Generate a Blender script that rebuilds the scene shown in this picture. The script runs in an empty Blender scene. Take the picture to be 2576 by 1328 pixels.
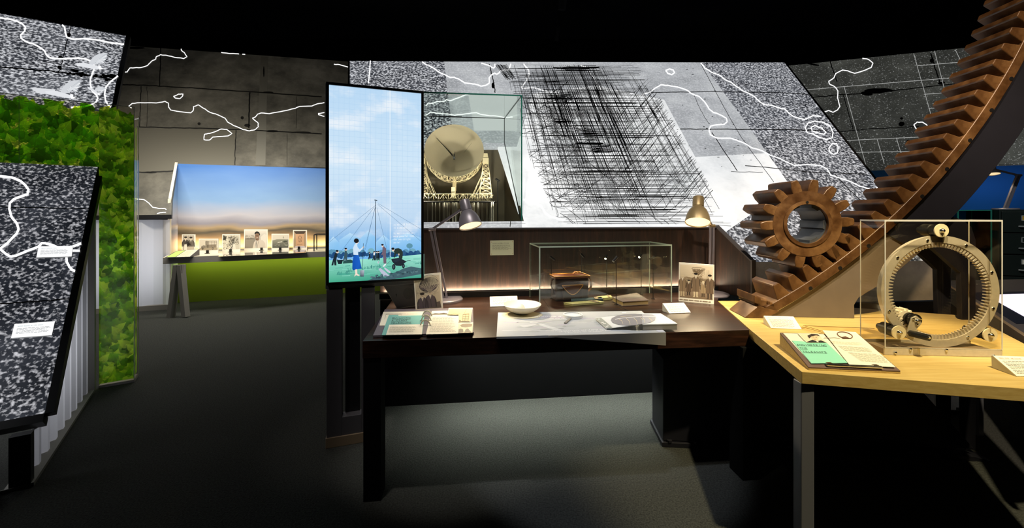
import bpy, bmesh, math, random
from mathutils import Vector as V, Matrix
random.seed(7)
SC = bpy.context.scene
COL = SC.collection
# ---------------------------------------------------------------- camera, world, big lights, exposure
FPX, CX, HY, EYE = 1000.0, 1288.0, 535.0, 1.4       # focal length and horizon of the 2576x1328 photograph, eye height
cd = bpy.data.cameras.new('camera'); cam = bpy.data.objects.new('camera', cd); COL.objects.link(cam)
cam.location = (0, 0, EYE); cam.rotation_euler = (math.pi/2, 0, 0)
cd.sensor_width = 36; cd.lens = 36*FPX/2576; cd.shift_y = -(664-HY)/2576; cd.clip_start = .05
SC.camera = cam
w = bpy.data.worlds.new('world'); SC.world = w; w.use_nodes = True
w.node_tree.nodes['Background'].inputs[0].default_value = (.5, .55, .7, 1)
w.node_tree.nodes['Background'].inputs[1].default_value = .0025
SC.cycles.transparent_max_bounces = 40
SC.view_settings.view_transform = 'Standard'; SC.view_settings.look = 'None'
SC.view_settings.exposure = 0.0; SC.view_settings.gamma = 1.0; SC.view_settings.use_curve_mapping = False

def light(name, kind, loc, target, power, color, size=.1, sizey=None, angle=60, blend=.4):
    d = bpy.data.lights.new(name, kind); o = bpy.data.objects.new(name, d); COL.objects.link(o)
    o.location = loc; d.energy = power; d.color = color
    if kind == 'AREA':
        d.size = size
        if sizey: d.shape = 'RECTANGLE'; d.size_y = sizey
    else: d.shadow_soft_size = size
    if kind == 'SPOT': d.spot_size = math.radians(angle); d.spot_blend = blend
    q = (V(target)-V(loc)).to_track_quat('-Z', 'Y'); o.rotation_euler = q.to_euler()
    return o
# ceiling track spots (out of frame), added fills, and the projector over the drawing board
light('track_spot_oak', 'SPOT', (1.95, .65, 3.7), (1.66, 1.8, .8), 600, (1, .84, .50), .04, angle=37, blend=.55)
light('track_spot_gear', 'SPOT', (1.0, .7, 3.9), (2.2, 2.4, 1.5), 580, (1, .82, .60), .05, angle=42, blend=.6)
light('track_spot_rack_top', 'SPOT', (2.2, .3, 4.2), (3.0, 2.3, 2.5), 460, (1, .78, .55), .05, angle=40, blend=.6)
light('projector', 'SPOT', (.5, 1.5, 3.8), (.5, 2.25, .8), 170, (.86, .9, 1), .03, angle=26, blend=.35)
light('track_spot_cards', 'SPOT', (-.8, 1.5, 3.9), (-.45, 2.3, .8), 135, (1, .93, .85), .04, angle=22, blend=.5)
light('track_spot_sky', 'SPOT', (-3.0, 2.9, 4.2), (-4.1, 6.5, 1.55), 85, (.92, .96, 1), .1, angle=42, blend=.7)
light('track_spot_back_wall', 'SPOT', (-5.6, 3.6, 4.4), (-4.4, 7.2, 2.6), 150, (1, .93, .8), .1, angle=75, blend=.8)
light('fill_desk', 'SPOT', (-.2, 1.15, 4.7), (.35, 3.0, 1.05), 330, (1, .93, .82), .06, angle=38, blend=.8)  # added fill for desk lamps and back panel, in place of room ambient
light('track_spot_photo', 'SPOT', (1.9, .2, 3.9), (1.35, 2.75, .88), 330, (1, .9, .72), .04, angle=13, blend=.6)
light('track_spot_pedestal', 'SPOT', (-1.7, .3, 3.9), (-.98, 2.4, .45), 70, (1, .93, .85), .05, angle=18, blend=.7)
light('fill_cabinet', 'SPOT', (4.2, 2.2, 4.2), (6.3, 5.0, 1.1), 260, (.95, 1, .95), .06, angle=34, blend=.7)  # added to bring the dark cabinet out, no fitting known there
# ---------------------------------------------------------------- maths helpers: a pixel's ray meets a real plane
EYEP = V((0, 0, EYE))
def RAY(u, v): return V(((u-CX)/FPX, 1, (HY-v)/FPX))
def P(u, v, Y): return EYEP + RAY(u, v)*Y
def Z(u, v, z): r = RAY(u, v); return EYEP + r*((z-EYE)/r.z)
def PL(u, v, p0, n): r = RAY(u, v); return EYEP + r*((V(p0)-EYEP).dot(n)/r.dot(n))
def lin(c):
    if isinstance(c, str):
        c = c.lstrip('#'); c = [int(c[i:i+2], 16)/255 for i in (0, 2, 4)]
    return tuple((x/12.92 if x <= .04045 else ((x+.055)/1.055)**2.4) for x in c[:3]) + (1,)
def lerp(a, b, t): return a+(b-a)*t
# ---------------------------------------------------------------- mesh builder
class MB:
    def __init__(s): s.v = []; s.f = []; s.c = []; s.m = []
    def add(s, vs, fs, m=0, col=None):
        o = len(s.v); s.v += [V(x) for x in vs]
        for f in fs:
            s.f.append([i+o for i in f]); s.m.append(m); s.c.append(col)
        return s
    def poly(s, pts, m=0, col=None): return s.add(pts, [list(range(len(pts)))], m, col)
    def prism(s, pts, vec, m=0):
        pts = [V(p) for p in pts]; n = len(pts); vec = V(vec)
        nrm = V((0, 0, 0))
        for i in range(n): nrm += pts[i].cross(pts[(i+1) % n])
        if nrm.dot(vec) < 0: pts = pts[::-1]
        vs = pts+[p+vec for p in pts]
        fs = [list(range(n))[::-1], list(range(n, 2*n))]+[[i, (i+1) % n, n+(i+1) % n, n+i] for i in range(n)]
        return s.add(vs, fs, m)
    def obox(s, o, a, b, c, m=0):
        o, a, b, c = V(o), V(a), V(b), V(c)
        return s.prism([o, o+a, o+a+b, o+b], c, m)
    def box(s, c, sx, sy, sz, rz=0, m=0):
        ca, sa = math.cos(rz), math.sin(rz); a = V((ca, sa, 0))*sx; b = V((-sa, ca, 0))*sy; k = V((0, 0, sz))
        return s.obox(V(c)-a/2-b/2-k/2, a, b, k, m)
    def lathe(s, prof, o, ax=(0, 0, 1), n=24, m=0, a0=0, a1=None):
        ax = V(ax).normalized(); o = V(o)
        t = V((1, 0, 0)) if abs(ax.x) < .9 else V((0, 1, 0))
        e1 = (t-ax*t.dot(ax)).normalized(); e2 = ax.cross(e1)
        vs = []; fs = []
        for (r, h) in prof:
            for k in range(n):
                a = 2*math.pi*k/n; vs.append(o+ax*h+(e1*math.cos(a)+e2*math.sin(a))*max(r, 1e-5))
        for i in range(len(prof)-1):
            for k in range(n):
                k2 = (k+1) % n; fs.append([i*n+k, i*n+k2, (i+1)*n+k2, (i+1)*n+k])
        if prof[0][0] > 1e-4 and prof[0] != prof[-1]: fs.append([k for k in range(n)][::-1])
        if prof[-1][0] > 1e-4 and prof[0] != prof[-1]: fs.append([(len(prof)-1)*n+k for k in range(n)])
        return s.add(vs, fs, m)
    def cyl(s, p0, p1, r, n=12, m=0, r1=None):
        p0, p1 = V(p0), V(p1); d = p1-p0; L = d.length
        if L < 1e-6: return s
        return s.lathe([(r, 0), (r if r1 is None else r1, L)], p0, d, n, m)
    def tube(s, pts, r, n=8, m=0):
        pts = [V(p) for p in pts]; vs = []; fs = []; N = len(pts); pe = None
        for i, p in enumerate(pts):
            d = (pts[min(i+1, N-1)]-pts[max(i-1, 0)]).normalized()
            if pe is None: t = V((0, 0, 1)) if abs(d.z) < .9 else V((1, 0, 0))
            else: t = pe
            e1 = (t-d*t.dot(d)).normalized(); e2 = d.cross(e1); pe = e1
            for k in range(n):
                a = 2*math.pi*k/n; vs.append(p+(e1*math.cos(a)+e2*math.sin(a))*r)
        for i in range(N-1):
            for k in range(n): fs.append([i*n+k, i*n+(k+1) % n, (i+1)*n+(k+1) % n, (i+1)*n+k])
        fs.append(list(range(n))[::-1]); fs.append([(N-1)*n+k for k in range(n)])
        return s.add(vs, fs, m)
    def strut(s, a, b, r, m=0):         # square bar, 12 triangles
        a, b = V(a), V(b); d = b-a
        if d.length < 1e-6: return s
        d.normalize(); t = V((0, 0, 1)) if abs(d.z) < .9 else V((1, 0, 0))
        e1 = (t-d*t.dot(d)).normalized()*r; e2 = d.cross(e1)
        return s.prism([a+e1+e2, a-e1+e2, a-e1-e2, a+e1-e2], b-a, m)
def wloc(o):
    l = V(o.location)
    while o.parent: o = o.parent; l = l+V(o.location)
    return l
def obj(name, mb, mat, parent=None, bevel=0, smooth=True, label=None, angle=35):
    vs = mb.v
    lo = V([min(p[i] for p in vs) for i in range(3)]); hi = V([max(p[i] for p in vs) for i in range(3)])
    c = (lo+hi)/2; c.z = lo.z
    me = bpy.data.meshes.new(name); me.from_pydata([p-c for p in vs], [], mb.f)
    mats = mat if isinstance(mat, (list, tuple)) else [mat]
    for m in mats: me.materials.append(M[m] if isinstance(m, str) else m)
    if len(mats) > 1: me.polygons.foreach_set('material_index', mb.m)
    if any(x is not None for x in mb.c):
        at = me.color_attributes.new('Col', 'FLOAT_COLOR', 'CORNER'); buf = []
        for f, cc in zip(mb.f, mb.c):
            if cc is None: cc = (.5, .5, .5, 1)
            if isinstance(cc, list):
                for k in range(len(f)): buf += list(cc[k])
            else: buf += list(cc)*len(f)
        at.data.foreach_set('color', buf)
    if smooth:
        me.polygons.foreach_set('use_smooth', [True]*len(me.polygons))
        try: me.set_sharp_from_angle(angle=math.radians(angle))
        except Exception: pass
    me.update()
    o = bpy.data.objects.new(name, me); COL.objects.link(o)
    o.location = c-(wloc(parent) if parent else V((0, 0, 0)))
    if parent: o.parent = parent
    if bevel:
        b = o.modifiers.new('bevel', 'BEVEL'); b.width = bevel; b.segments = 2; b.limit_method = 'ANGLE'
    if label: o['label'] = label
    return o
def tag(o, label, cat, group=None, kind=None):
    o['label'] = label
    if cat: o['category'] = cat
    if group: o['group'] = group
    if kind: o['kind'] = kind
    return o
def thing(name, label, cat, loc, group=None):
    o = bpy.data.objects.new(name, None); o.empty_display_size = .05; COL.objects.link(o); o.location = loc
    return tag(o, label, cat, group)
def struct(o): o['kind'] = 'structure'; return o
def dup(o, loc, parent):
    c = o.copy(); COL.objects.link(c); c.parent = parent; c.location = V(loc)-(wloc(parent) if parent else V((0, 0, 0))); return c
# ---------------------------------------------------------------- flat print on a real surface
GL = {}
def glyph(ch):
    if ch not in GL:
        cu = bpy.data.curves.new('glyph', 'FONT'); cu.body = ch; cu.resolution_u = 2
        o = bpy.data.objects.new('glyph', cu); COL.objects.link(o)
        me = bpy.data.meshes.new_from_object(o)
        vs = [(p.co.x, p.co.y) for p in me.vertices]; fs = [list(p.vertices) for p in me.polygons]
        x0 = min([p[0] for p in vs], default=0); x1 = max([p[0] for p in vs], default=0)
        GL[ch] = ([(p[0]-(x0+x1)/2, p[1]) for p in vs], fs, x1-x0)
        bpy.data.objects.remove(o); bpy.data.meshes.remove(me); bpy.data.curves.remove(cu)
    return GL[ch]
class PR(MB):
    """ink on a surface: mp maps drawing coordinates to 3D, nrm is the surface normal, each layer lies a hair higher"""
    def __init__(s, mp, nrm, eps=.0004):
        super().__init__(); s.mp = mp; s.n = V(nrm).normalized(); s.eps = eps; s.L = 1
    def pt(s, p, L=None): return s.mp(p[0], p[1])+s.n*(s.eps*(s.L if L is None else L))
    def face(s, pts, col):
        q = [s.pt(p) for p in pts]
        nn = V((0, 0, 0))
        for i in range(len(q)): nn += (q[i]-q[0]).cross(q[(i+1) % len(q)]-q[0])
        if nn.dot(s.n) < 0:
            q = q[::-1]
            if isinstance(col, list): col = col[::-1]
        s.poly(q, 0, col)
    def shape(s, pts, col):
        col = [lin(c) for c in col] if isinstance(col, list) else lin(col); s.face(pts, col)
    def rect(s, x0, y0, x1, y1, col): s.shape([(x0, y0), (x1, y0), (x1, y1), (x0, y1)], col)
    def line(s, pts, w, col, taper=False):
        col = lin(col); pts = [V((p[0], p[1], 0)) for p in pts]; N = len(pts); l = []; r = []
        for i, p in enumerate(pts):
            a = pts[max(i-1, 0)]; b = pts[min(i+1, N-1)]; d = (b-a)
            if d.length < 1e-9: d = V((1, 0, 0))
            d.normalize(); nn = V((-d.y, d.x, 0))*w/2
            l.append(p+nn); r.append(p-nn)
        for i in range(N-1): s.face([l[i], l[i+1], r[i+1], r[i]], col)
    def ell(s, cx, cy, rx, ry, col, n=16, rot=0, a0=0, a1=2*math.pi):
        c, q = math.cos(rot), math.sin(rot); pts = []
        full = abs(a1-a0-2*math.pi) < 1e-6
        for k in range(n if full else n+1):
            a = a0+(a1-a0)*k/n; x = rx*math.cos(a); y = ry*math.sin(a); pts.append((cx+x*c-y*q, cy+x*q+y*c))
        s.shape(pts, col)
    def ring(s, cx, cy, rx, ry, w, col, n=24, a0=0, a1=2*math.pi, rot=0):
        c, q = math.cos(rot), math.sin(rot)
        s.line([(cx+rx*math.cos(a0+(a1-a0)*k/n)*c-ry*math.sin(a0+(a1-a0)*k/n)*q, cy+rx*math.cos(a0+(a1-a0)*k/n)*q+ry*math.sin(a0+(a1-a0)*k/n)*c) for k in range(n+1)], w, col)
    def text(s, t, p, d, up, col, adv=.62, bold=0):
        col = lin(col)
        for i, ch in enumerate(t):
            if ch == ' ': continue
            vs, fs, w = glyph(ch); k = min(1, adv*.86/max(w, .01)) if w > adv*.86 else 1
            q = [s.pt((p[0]+d[0]*(adv*(i+.5)+x*k)+up[0]*y, p[1]+d[1]*(adv*(i+.5)+x*k)+up[1]*y)) for x, y in vs]
            for f in fs:
                a = [q[j] for j in f]
                if (a[1]-a[0]).cross(a[2]-a[0]).dot(s.n) < 0: a = a[::-1]
                s.poly(a, 0, col)
    def body(s, x0, y0, x1, y1, rows, col, lh=.45, rnd=None, ragged=.25):
        rnd = rnd or random; dy = (y1-y0)/rows
        for r in range(rows):
            x = x0; end = x1-(x1-x0)*rnd.random()*ragged
            while x < end-.02*(x1-x0):
                wd = (x1-x0)*rnd.uniform(.05, .16); e = min(x+wd, end)
                s.rect(x, y0+dy*r+dy*(1-lh)/2, e, y0+dy*r+dy*(1+lh)/2, col); x = e+(x1-x0)*.022
def quadmap(tl, tr, br, bl):
    tl, tr, br, bl = V(tl), V(tr), V(br), V(bl)
    return lambda x, y: (tl*(1-x)+tr*x)*(1-y)+(bl*(1-x)+br*x)*y
# ---------------------------------------------------------------- materials
M = {}
def mat(name):
    m = bpy.data.materials.new(name); m.use_nodes = True; M[name] = m
    nt = m.node_tree; return m, nt, nt.nodes['Principled BSDF']
def N(nt, t, **kw):
    n = nt.nodes.new(t)
    for k, x in kw.items(): setattr(n, k, x)
    return n
def plain(name, col, rough=.5, metal=0, spec=.5, bump=0, bscale=200, var=0, emis=0, ecol=None, coat=0):
    m, nt, b = mat(name); b.inputs['Base Color'].default_value = lin(col); b.inputs['Roughness'].default_value = rough
    b.inputs['Metallic'].default_value = metal; b.inputs['Specular IOR Level'].default_value = spec
    if coat: b.inputs['Coat Weight'].default_value = coat
    if emis: b.inputs['Emission Color'].default_value = lin(ecol or col); b.inputs['Emission Strength'].default_value = emis
    if var or bump:
        tc = N(nt, 'ShaderNodeTexCoord'); nz = N(nt, 'ShaderNodeTexNoise'); nz.inputs['Scale'].default_value = bscale; nz.inputs['Detail'].default_value = 4
        nt.links.new(tc.outputs['Object'], nz.inputs['Vector'])
        if var:
            mx = N(nt, 'ShaderNodeMixRGB', blend_type='MULTIPLY'); mx.inputs[0].default_value = var; mx.inputs[1].default_value = lin(col)
            nt.links.new(nz.outputs['Fac'], mx.inputs[2]); nt.links.new(mx.outputs[0], b.inputs['Base Color'])
        if bump:
            bp = N(nt, 'ShaderNodeBump'); bp.inputs['Strength'].default_value = bump; bp.inputs['Distance'].default_value = .01
            nt.links.new(nz.outputs['Fac'], bp.inputs['Height']); nt.links.new(bp.outputs[0], b.inputs['Normal'])
    return m
def ramp(nt, stops, interp='LINEAR'):
    r = N(nt, 'ShaderNodeValToRGB'); cr = r.color_ramp; cr.interpolation = interp
    while len(cr.elements) < len(stops): cr.elements.new(.5)
    for e, (p, c) in zip(cr.elements, stops): e.position = p; e.color = lin(c)
    return r
def wood(name, dark, mid, lightc, rough=.4, scale=(1, 14, 14), coat=0):
    m, nt, b = mat(name); tc = N(nt, 'ShaderNodeTexCoord'); mp = N(nt, 'ShaderNodeMapping'); mp.inputs['Scale'].default_value = scale
    nz = N(nt, 'ShaderNodeTexNoise'); nz.inputs['Scale'].default_value = 3; nz.inputs['Detail'].default_value = 6; nz.inputs['Roughness'].default_value = .65; nz.inputs['Distortion'].default_value = .35
    r = ramp(nt, [(.25, dark), (.5, mid), (.75, lightc)])
    nt.links.new(tc.outputs['Object'], mp.inputs[0]); nt.links.new(mp.outputs[0], nz.inputs['Vector']); nt.links.new(nz.outputs['Fac'], r.inputs[0])
    nt.links.new(r.outputs[0], b.inputs['Base Color']); b.inputs['Roughness'].default_value = rough
    if coat: b.inputs['Coat Weight'].default_value = coat
    return m
def concrete(name, a, bcol, c, emis, speck=0, speckscale=70, base=.25, spk='#ffffff', contrast=(.42, .58)):
    """printed concrete photograph on a back-lit panel: blotches, fine grain, optional granite speckle"""
    m, nt, b = mat(name); tc = N(nt, 'ShaderNodeTexCoord')
    n1 = N(nt, 'ShaderNodeTexNoise'); n1.inputs['Scale'].default_value = 2.2; n1.inputs['Detail'].default_value = 9; n1.inputs['Roughness'].default_value = .68
    nt.links.new(tc.outputs['Object'], n1.inputs['Vector'])
    r = ramp(nt, [(.32, a), (.5, bcol), (.66, c)]); nt.links.new(n1.outputs['Fac'], r.inputs[0]); out = r.outputs[0]
    if speck:
        n2 = N(nt, 'ShaderNodeTexNoise'); n2.inputs['Scale'].default_value = speckscale; n2.inputs['Detail'].default_value = 2.5
        nt.links.new(tc.outputs['Object'], n2.inputs['Vector'])
        r2 = ramp(nt, [(contrast[0], '#000000'), (contrast[1], '#ffffff')]); nt.links.new(n2.outputs['Fac'], r2.inputs[0])
        sc = N(nt, 'ShaderNodeMixRGB', blend_type='MIX'); nt.links.new(out, sc.inputs[1]); sc.inputs[2].default_value = lin(spk)
        ml = N(nt, 'ShaderNodeMath', operation='MULTIPLY'); ml.inputs[1].default_value = speck
        nt.links.new(r2.outputs[0], ml.inputs[0]); nt.links.new(ml.outputs[0], sc.inputs[0]); out = sc.outputs[0]
    b.inputs['Roughness'].default_value = .6
    mb_ = N(nt, 'ShaderNodeMixRGB', blend_type='MULTIPLY'); mb_.inputs[0].default_value = 1; mb_.inputs[2].default_value = (base, base, base, 1)
    nt.links.new(out, mb_.inputs[1]); nt.links.new(mb_.outputs[0], b.inputs['Base Color'])
    if emis:
        nt.links.new(out, b.inputs['Emission Color']); b.inputs['Emission Strength'].default_value = emis
    return m
def inkmat(name, emis=0, rough=.55, base=1.0):
    m, nt, b = mat(name); a = N(nt, 'ShaderNodeVertexColor', layer_name='Col'); b.inputs['Roughness'].default_value = rough
    if base > 0:
        mx = N(nt, 'ShaderNodeMixRGB', blend_type='MULTIPLY'); mx.inputs[0].default_value = 1; mx.inputs[2].default_value = (base, base, base, 1)
        nt.links.new(a.outputs[0], mx.inputs[1]); nt.links.new(mx.outputs[0], b.inputs['Base Color'])
    else: b.inputs['Base Color'].default_value = (.01, .01, .01, 1)
    if emis: nt.links.new(a.outputs[0], b.inputs['Emission Color']); b.inputs['Emission Strength'].default_value = emis
    return m
def glass(name, tint, refl=.08, rough=0.0, boost=.5):
    m, nt, b = mat(name); nt.nodes.remove(b); out = nt.nodes['Material Output']
    t = N(nt, 'ShaderNodeBsdfTransparent'); t.inputs[0].default_value = lin(tint)
    g = N(nt, 'ShaderNodeBsdfGlossy'); g.inputs['Roughness'].default_value = rough
    lw = N(nt, 'ShaderNodeLayerWeight'); lw.inputs[0].default_value = .5
    pw = N(nt, 'ShaderNodeMath', operation='POWER'); pw.inputs[1].default_value = 4.0
    ml = N(nt, 'ShaderNodeMath', operation='MULTIPLY_ADD'); ml.inputs[1].default_value = boost; ml.inputs[2].default_value = refl; ml.use_clamp = True
    mx = N(nt, 'ShaderNodeMixShader')
    nt.links.new(lw.outputs['Facing'], pw.inputs[0]); nt.links.new(pw.outputs[0], ml.inputs[0]); nt.links.new(ml.outputs[0], mx.inputs[0]); nt.links.new(t.outputs[0], mx.inputs[1]); nt.links.new(g.outputs[0], mx.inputs[2]); nt.links.new(mx.outputs[0], out.inputs[0])
    return m
plain('carpet', '#565854', .95, bump=.8, bscale=120, var=1.0, spec=.1)
plain('black_paint', '#0c0c0e', .8, spec=.15)
plain('black_satin', '#101013', .42)
plain('ceiling_black', '#34343c', .9, spec=.1, var=.5, bscale=.8)
plain('steel_spotlit', '#75685a', .5, .2, var=.3, bscale=9)  # stand steel again, lighter and warmer to carry the spot's light
plain('steel_dark', '#23232c', .5, .35, var=.25, bscale=14)
plain('graphite', '#57555a', .45, .3)
plain('bezel', '#0a0a0c', .3)
plain('lamp_metal', '#85808a', .4, .35)
plain('lamp_brass', '#a3906c', .38, .4)
plain('lamp_glow', '#ffe9b8', .4, emis=1.0, ecol='#ffe2ad')
plain('led_warm', '#ffdcae', .4, emis=5, ecol='#ffd9a6')
plain('spot_glow', '#fff2c8', .4, emis=22, ecol='#ffe9b0')
plain('chrome', '#d8d8d8', .16, 1)
plain('aluminium', '#d8d1c2', .42, .35, var=.25, bscale=60, bump=.05)
plain('cream_cap', '#e4dcc0', .4)
plain('white_plastic', '#f0ead8', .45)
plain('black_rubber', '#141414', .35)
plain('paper', '#efe9da', .7)
plain('paper_cool', '#dfe1e0', .65)
plain('board_grey', '#b4b8bb', .6)
plain('card_edge', '#cfcab8', .7)
plain('board_purple', '#6d6670', .6)
plain('board_brown', '#6a5550', .6)
plain('porcelain', '#f3e8d2', .35, coat=.3)
plain('leather', '#5d2f1d', .42, var=.45, bscale=30, bump=.1)
plain('leather_dark', '#33201a', .4, var=.4, bscale=30, bump=.1)
plain('strap_leather', '#8a5a2b', .5, var=.3, bscale=40)
plain('stitch', '#c58a3e', .6)
plain('book_cover', '#6f6056', .6, var=.2, bscale=60)
plain('book_pages', '#b79a63', .7)
plain('box_yellow', '#c6bd7e', .6, var=.3, bscale=50)
plain('box_teal', '#38494c', .55, var=.3, bscale=60)
plain('model_cream', '#e6d9b4', .5)
plain('model_dish', '#d8cdb0', .5, var=.06, bscale=5)
plain('recess_dark', '#6a6250', .7)
plain('acrylic_rod', '#e9e4cf', .25)
plain('shelf_black', '#151413', .5)
plain('cabinet_green', '#1d2624', .45, .2)
plain('label_yellow', '#c79b30', .6)
plain('screen_lilac', '#e6e4ff', .3, emis=.95, ecol='#e2e0ff')
plain('beige_metal', '#8c7a63', .5, .25)
plain('blue_paint', '#2a5a80', .75)
plain('trestle_grey', '#8a8780', .6)
plain('trestle_edge', '#d9cdb4', .6)
plain('green_paint', '#75880c', .8)
plain('led_green', '#d9f27a', .5, emis=2.5)
plain('glass_edge', '#2f8474', .15, spec=.8)
plain('glass_edge_pale', '#a9b8a8', .12, spec=.8)
plain('acrylic_edge', '#c9c8c2', .2, spec=.8)
plain('brushed', '#b4b6b6', .35, .3)
plain('plaque', '#c9cfb2', .6)
plain('panel_trim', '#17171a', .5)
glass('glass_clear', '#fafdfb', .025, boost=.35)
glass('glass_case', '#f9fcfb', .06, boost=.35)
glass('acrylic_clear', '#fefcf6', .025, boost=.35)
wood('walnut', '#160c08', '#2c1a12', '#472b1c', .33, (1.2, 16, 16), coat=.15)
wood('walnut_vertical', '#15100e', '#271a14', '#452a1c', .55, (16, 16, 1.2))
wood('oak', '#b99a58', '#c9ac68', '#d6bc7c', .5, (1.5, 26, 26))
inkmat('ink'); inkmat('ink_glow', 1.0, base=.05); inkmat('ink_contour', 1.5, base=.2); inkmat('ink_leaf', .62, base=.35); inkmat('ink_leaf_dim', .2, base=.6); inkmat('ink_dark', 0, base=.5)
inkmat('ink_contour_dim', 1.05, base=.3)
concrete('wall_granite_near', '#14161b', '#272a31', '#3b3e46', .9, .85, 52, base=.2, spk='#e6e6ec', contrast=(.50, .74))
concrete('wall_granite', '#26282e', '#41444b', '#5f6269', .85, .9, 46, base=.2, spk='#f2f4fa', contrast=(.45, .66))
concrete('wall_pale_granite', '#9fa2a6', '#b9bcc0', '#cdd0d2', .85, .5, 46, base=.25, spk='#f4f6fa', contrast=(.44, .74))
concrete('wall_white', '#d3d6d8', '#e9ebec', '#fbfcfc', .98, .2, 46, base=.3, spk='#ffffff')
concrete('wall_concrete_dim', '#3c3a34', '#57544b', '#6b675d', .085, .0, base=.9)
concrete('wall_concrete_dark', '#2b2c29', '#3d3e3a', '#4d4e49', .75, .55, 55, base=.5, spk='#c4c6c4', contrast=(.60, .72))
concrete('concrete_beige', '#6d6453', '#94897a', '#aca08b', .12, 0, base=.9)
def rust():
    m, nt, b = mat('rust'); tc = N(nt, 'ShaderNodeTexCoord')
    n1 = N(nt, 'ShaderNodeTexNoise'); n1.inputs['Scale'].default_value = 9; n1.inputs['Detail'].default_value = 8; n1.inputs['Roughness'].default_value = .65
    r = ramp(nt, [(.26, '#3a2413'), (.46, '#5a3d20'), (.6, '#6f4f2c'), (.76, '#86633c')])
    n2 = N(nt, 'ShaderNodeTexNoise'); n2.inputs['Scale'].default_value = 2.3; n2.inputs['Detail'].default_value = 5; r2 = ramp(nt, [(.34, '#b5a89e'), (.66, '#ffffff')])
    mm = N(nt, 'ShaderNodeMixRGB', blend_type='MULTIPLY'); mm.inputs[0].default_value = 1
    nt.links.new(tc.outputs['Object'], n2.inputs['Vector']); nt.links.new(n2.outputs['Fac'], r2.inputs[0])
    nt.links.new(tc.outputs['Object'], n1.inputs['Vector']); nt.links.new(n1.outputs['Fac'], r.inputs[0]); nt.links.new(r.outputs[0], mm.inputs[1]); nt.links.new(r2.outputs[0], mm.inputs[2]); nt.links.new(mm.outputs[0], b.inputs['Base Color'])
    r3 = ramp(nt, [(.35, '#989898'), (.65, '#c4c4c4')]); nt.links.new(n1.outputs['Fac'], r3.inputs[0]); nt.links.new(r3.outputs[0], b.inputs['Roughness'])
    b.inputs['Metallic'].default_value = .15
    bp = N(nt, 'ShaderNodeBump'); bp.inputs['Strength'].default_value = .15; bp.inputs['Distance'].default_value = .01; nt.links.new(n1.outputs['Fac'], bp.inputs['Height']); nt.links.new(bp.outputs[0], b.inputs['Normal'])
rust()
def corr_mat():
    m, nt, b = mat('polycarbonate'); nt.nodes.remove(b); out = nt.nodes['Material Output']
    d = N(nt, 'ShaderNodeBsdfDiffuse'); d.inputs[0].default_value = lin('#b9b9ba'); t = N(nt, 'ShaderNodeBsdfTranslucent'); t.inputs[0].default_value = lin('#dcdce2')
    mx = N(nt, 'ShaderNodeMixShader'); mx.inputs[0].default_value = .6
    nt.links.new(d.outputs[0], mx.inputs[1]); nt.links.new(t.outputs[0], mx.inputs[2]); nt.links.new(mx.outputs[0], out.inputs[0])
corr_mat()
def sky_screen():
    m, nt, b = mat('screen_sky'); tc = N(nt, 'ShaderNodeTexCoord'); sp = N(nt, 'ShaderNodeSeparateXYZ'); nt.links.new(tc.outputs['Object'], sp.inputs[0])
    mr = N(nt, 'ShaderNodeMapRange'); mr.inputs[1].default_value = 0; mr.inputs[2].default_value = 1.18; nt.links.new(sp.outputs['Z'], mr.inputs[0])
    r = ramp(nt, [(0, '#63a6dd'), (.18, '#6fb2ea'), (.32, '#c3ddf6'), (.6, '#d3eafc'), (1, '#bcdcf8')]); nt.links.new(mr.outputs[0], r.inputs[0])
    mp = N(nt, 'ShaderNodeMapping'); mp.inputs['Scale'].default_value = (3.2, 3.2, 5); nt.links.new(tc.outputs['Object'], mp.inputs[0])
    nz = N(nt, 'ShaderNodeTexNoise'); nz.inputs['Scale'].default_value = 1.6; nz.inputs['Detail'].default_value = 7; nt.links.new(mp.outputs[0], nz.inputs['Vector'])
    r2 = ramp(nt, [(.5, '#000000'), (.68, '#ffffff')]); nt.links.new(nz.outputs['Fac'], r2.inputs[0])
    ml = N(nt, 'ShaderNodeMath', operation='MULTIPLY'); ml.inputs[1].default_value = .7; nt.links.new(r2.outputs[0], ml.inputs[0])
    mx = N(nt, 'ShaderNodeMixRGB'); mx.inputs[2].default_value = lin('#f6fafe'); nt.links.new(ml.outputs[0], mx.inputs[0]); nt.links.new(r.outputs[0], mx.inputs[1])
    b.inputs['Base Color'].default_value = (.02, .02, .02, 1); b.inputs['Roughness'].default_value = .25
    nt.links.new(mx.outputs[0], b.inputs['Emission Color']); b.inputs['Emission Strength'].default_value = .97
sky_screen()
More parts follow.
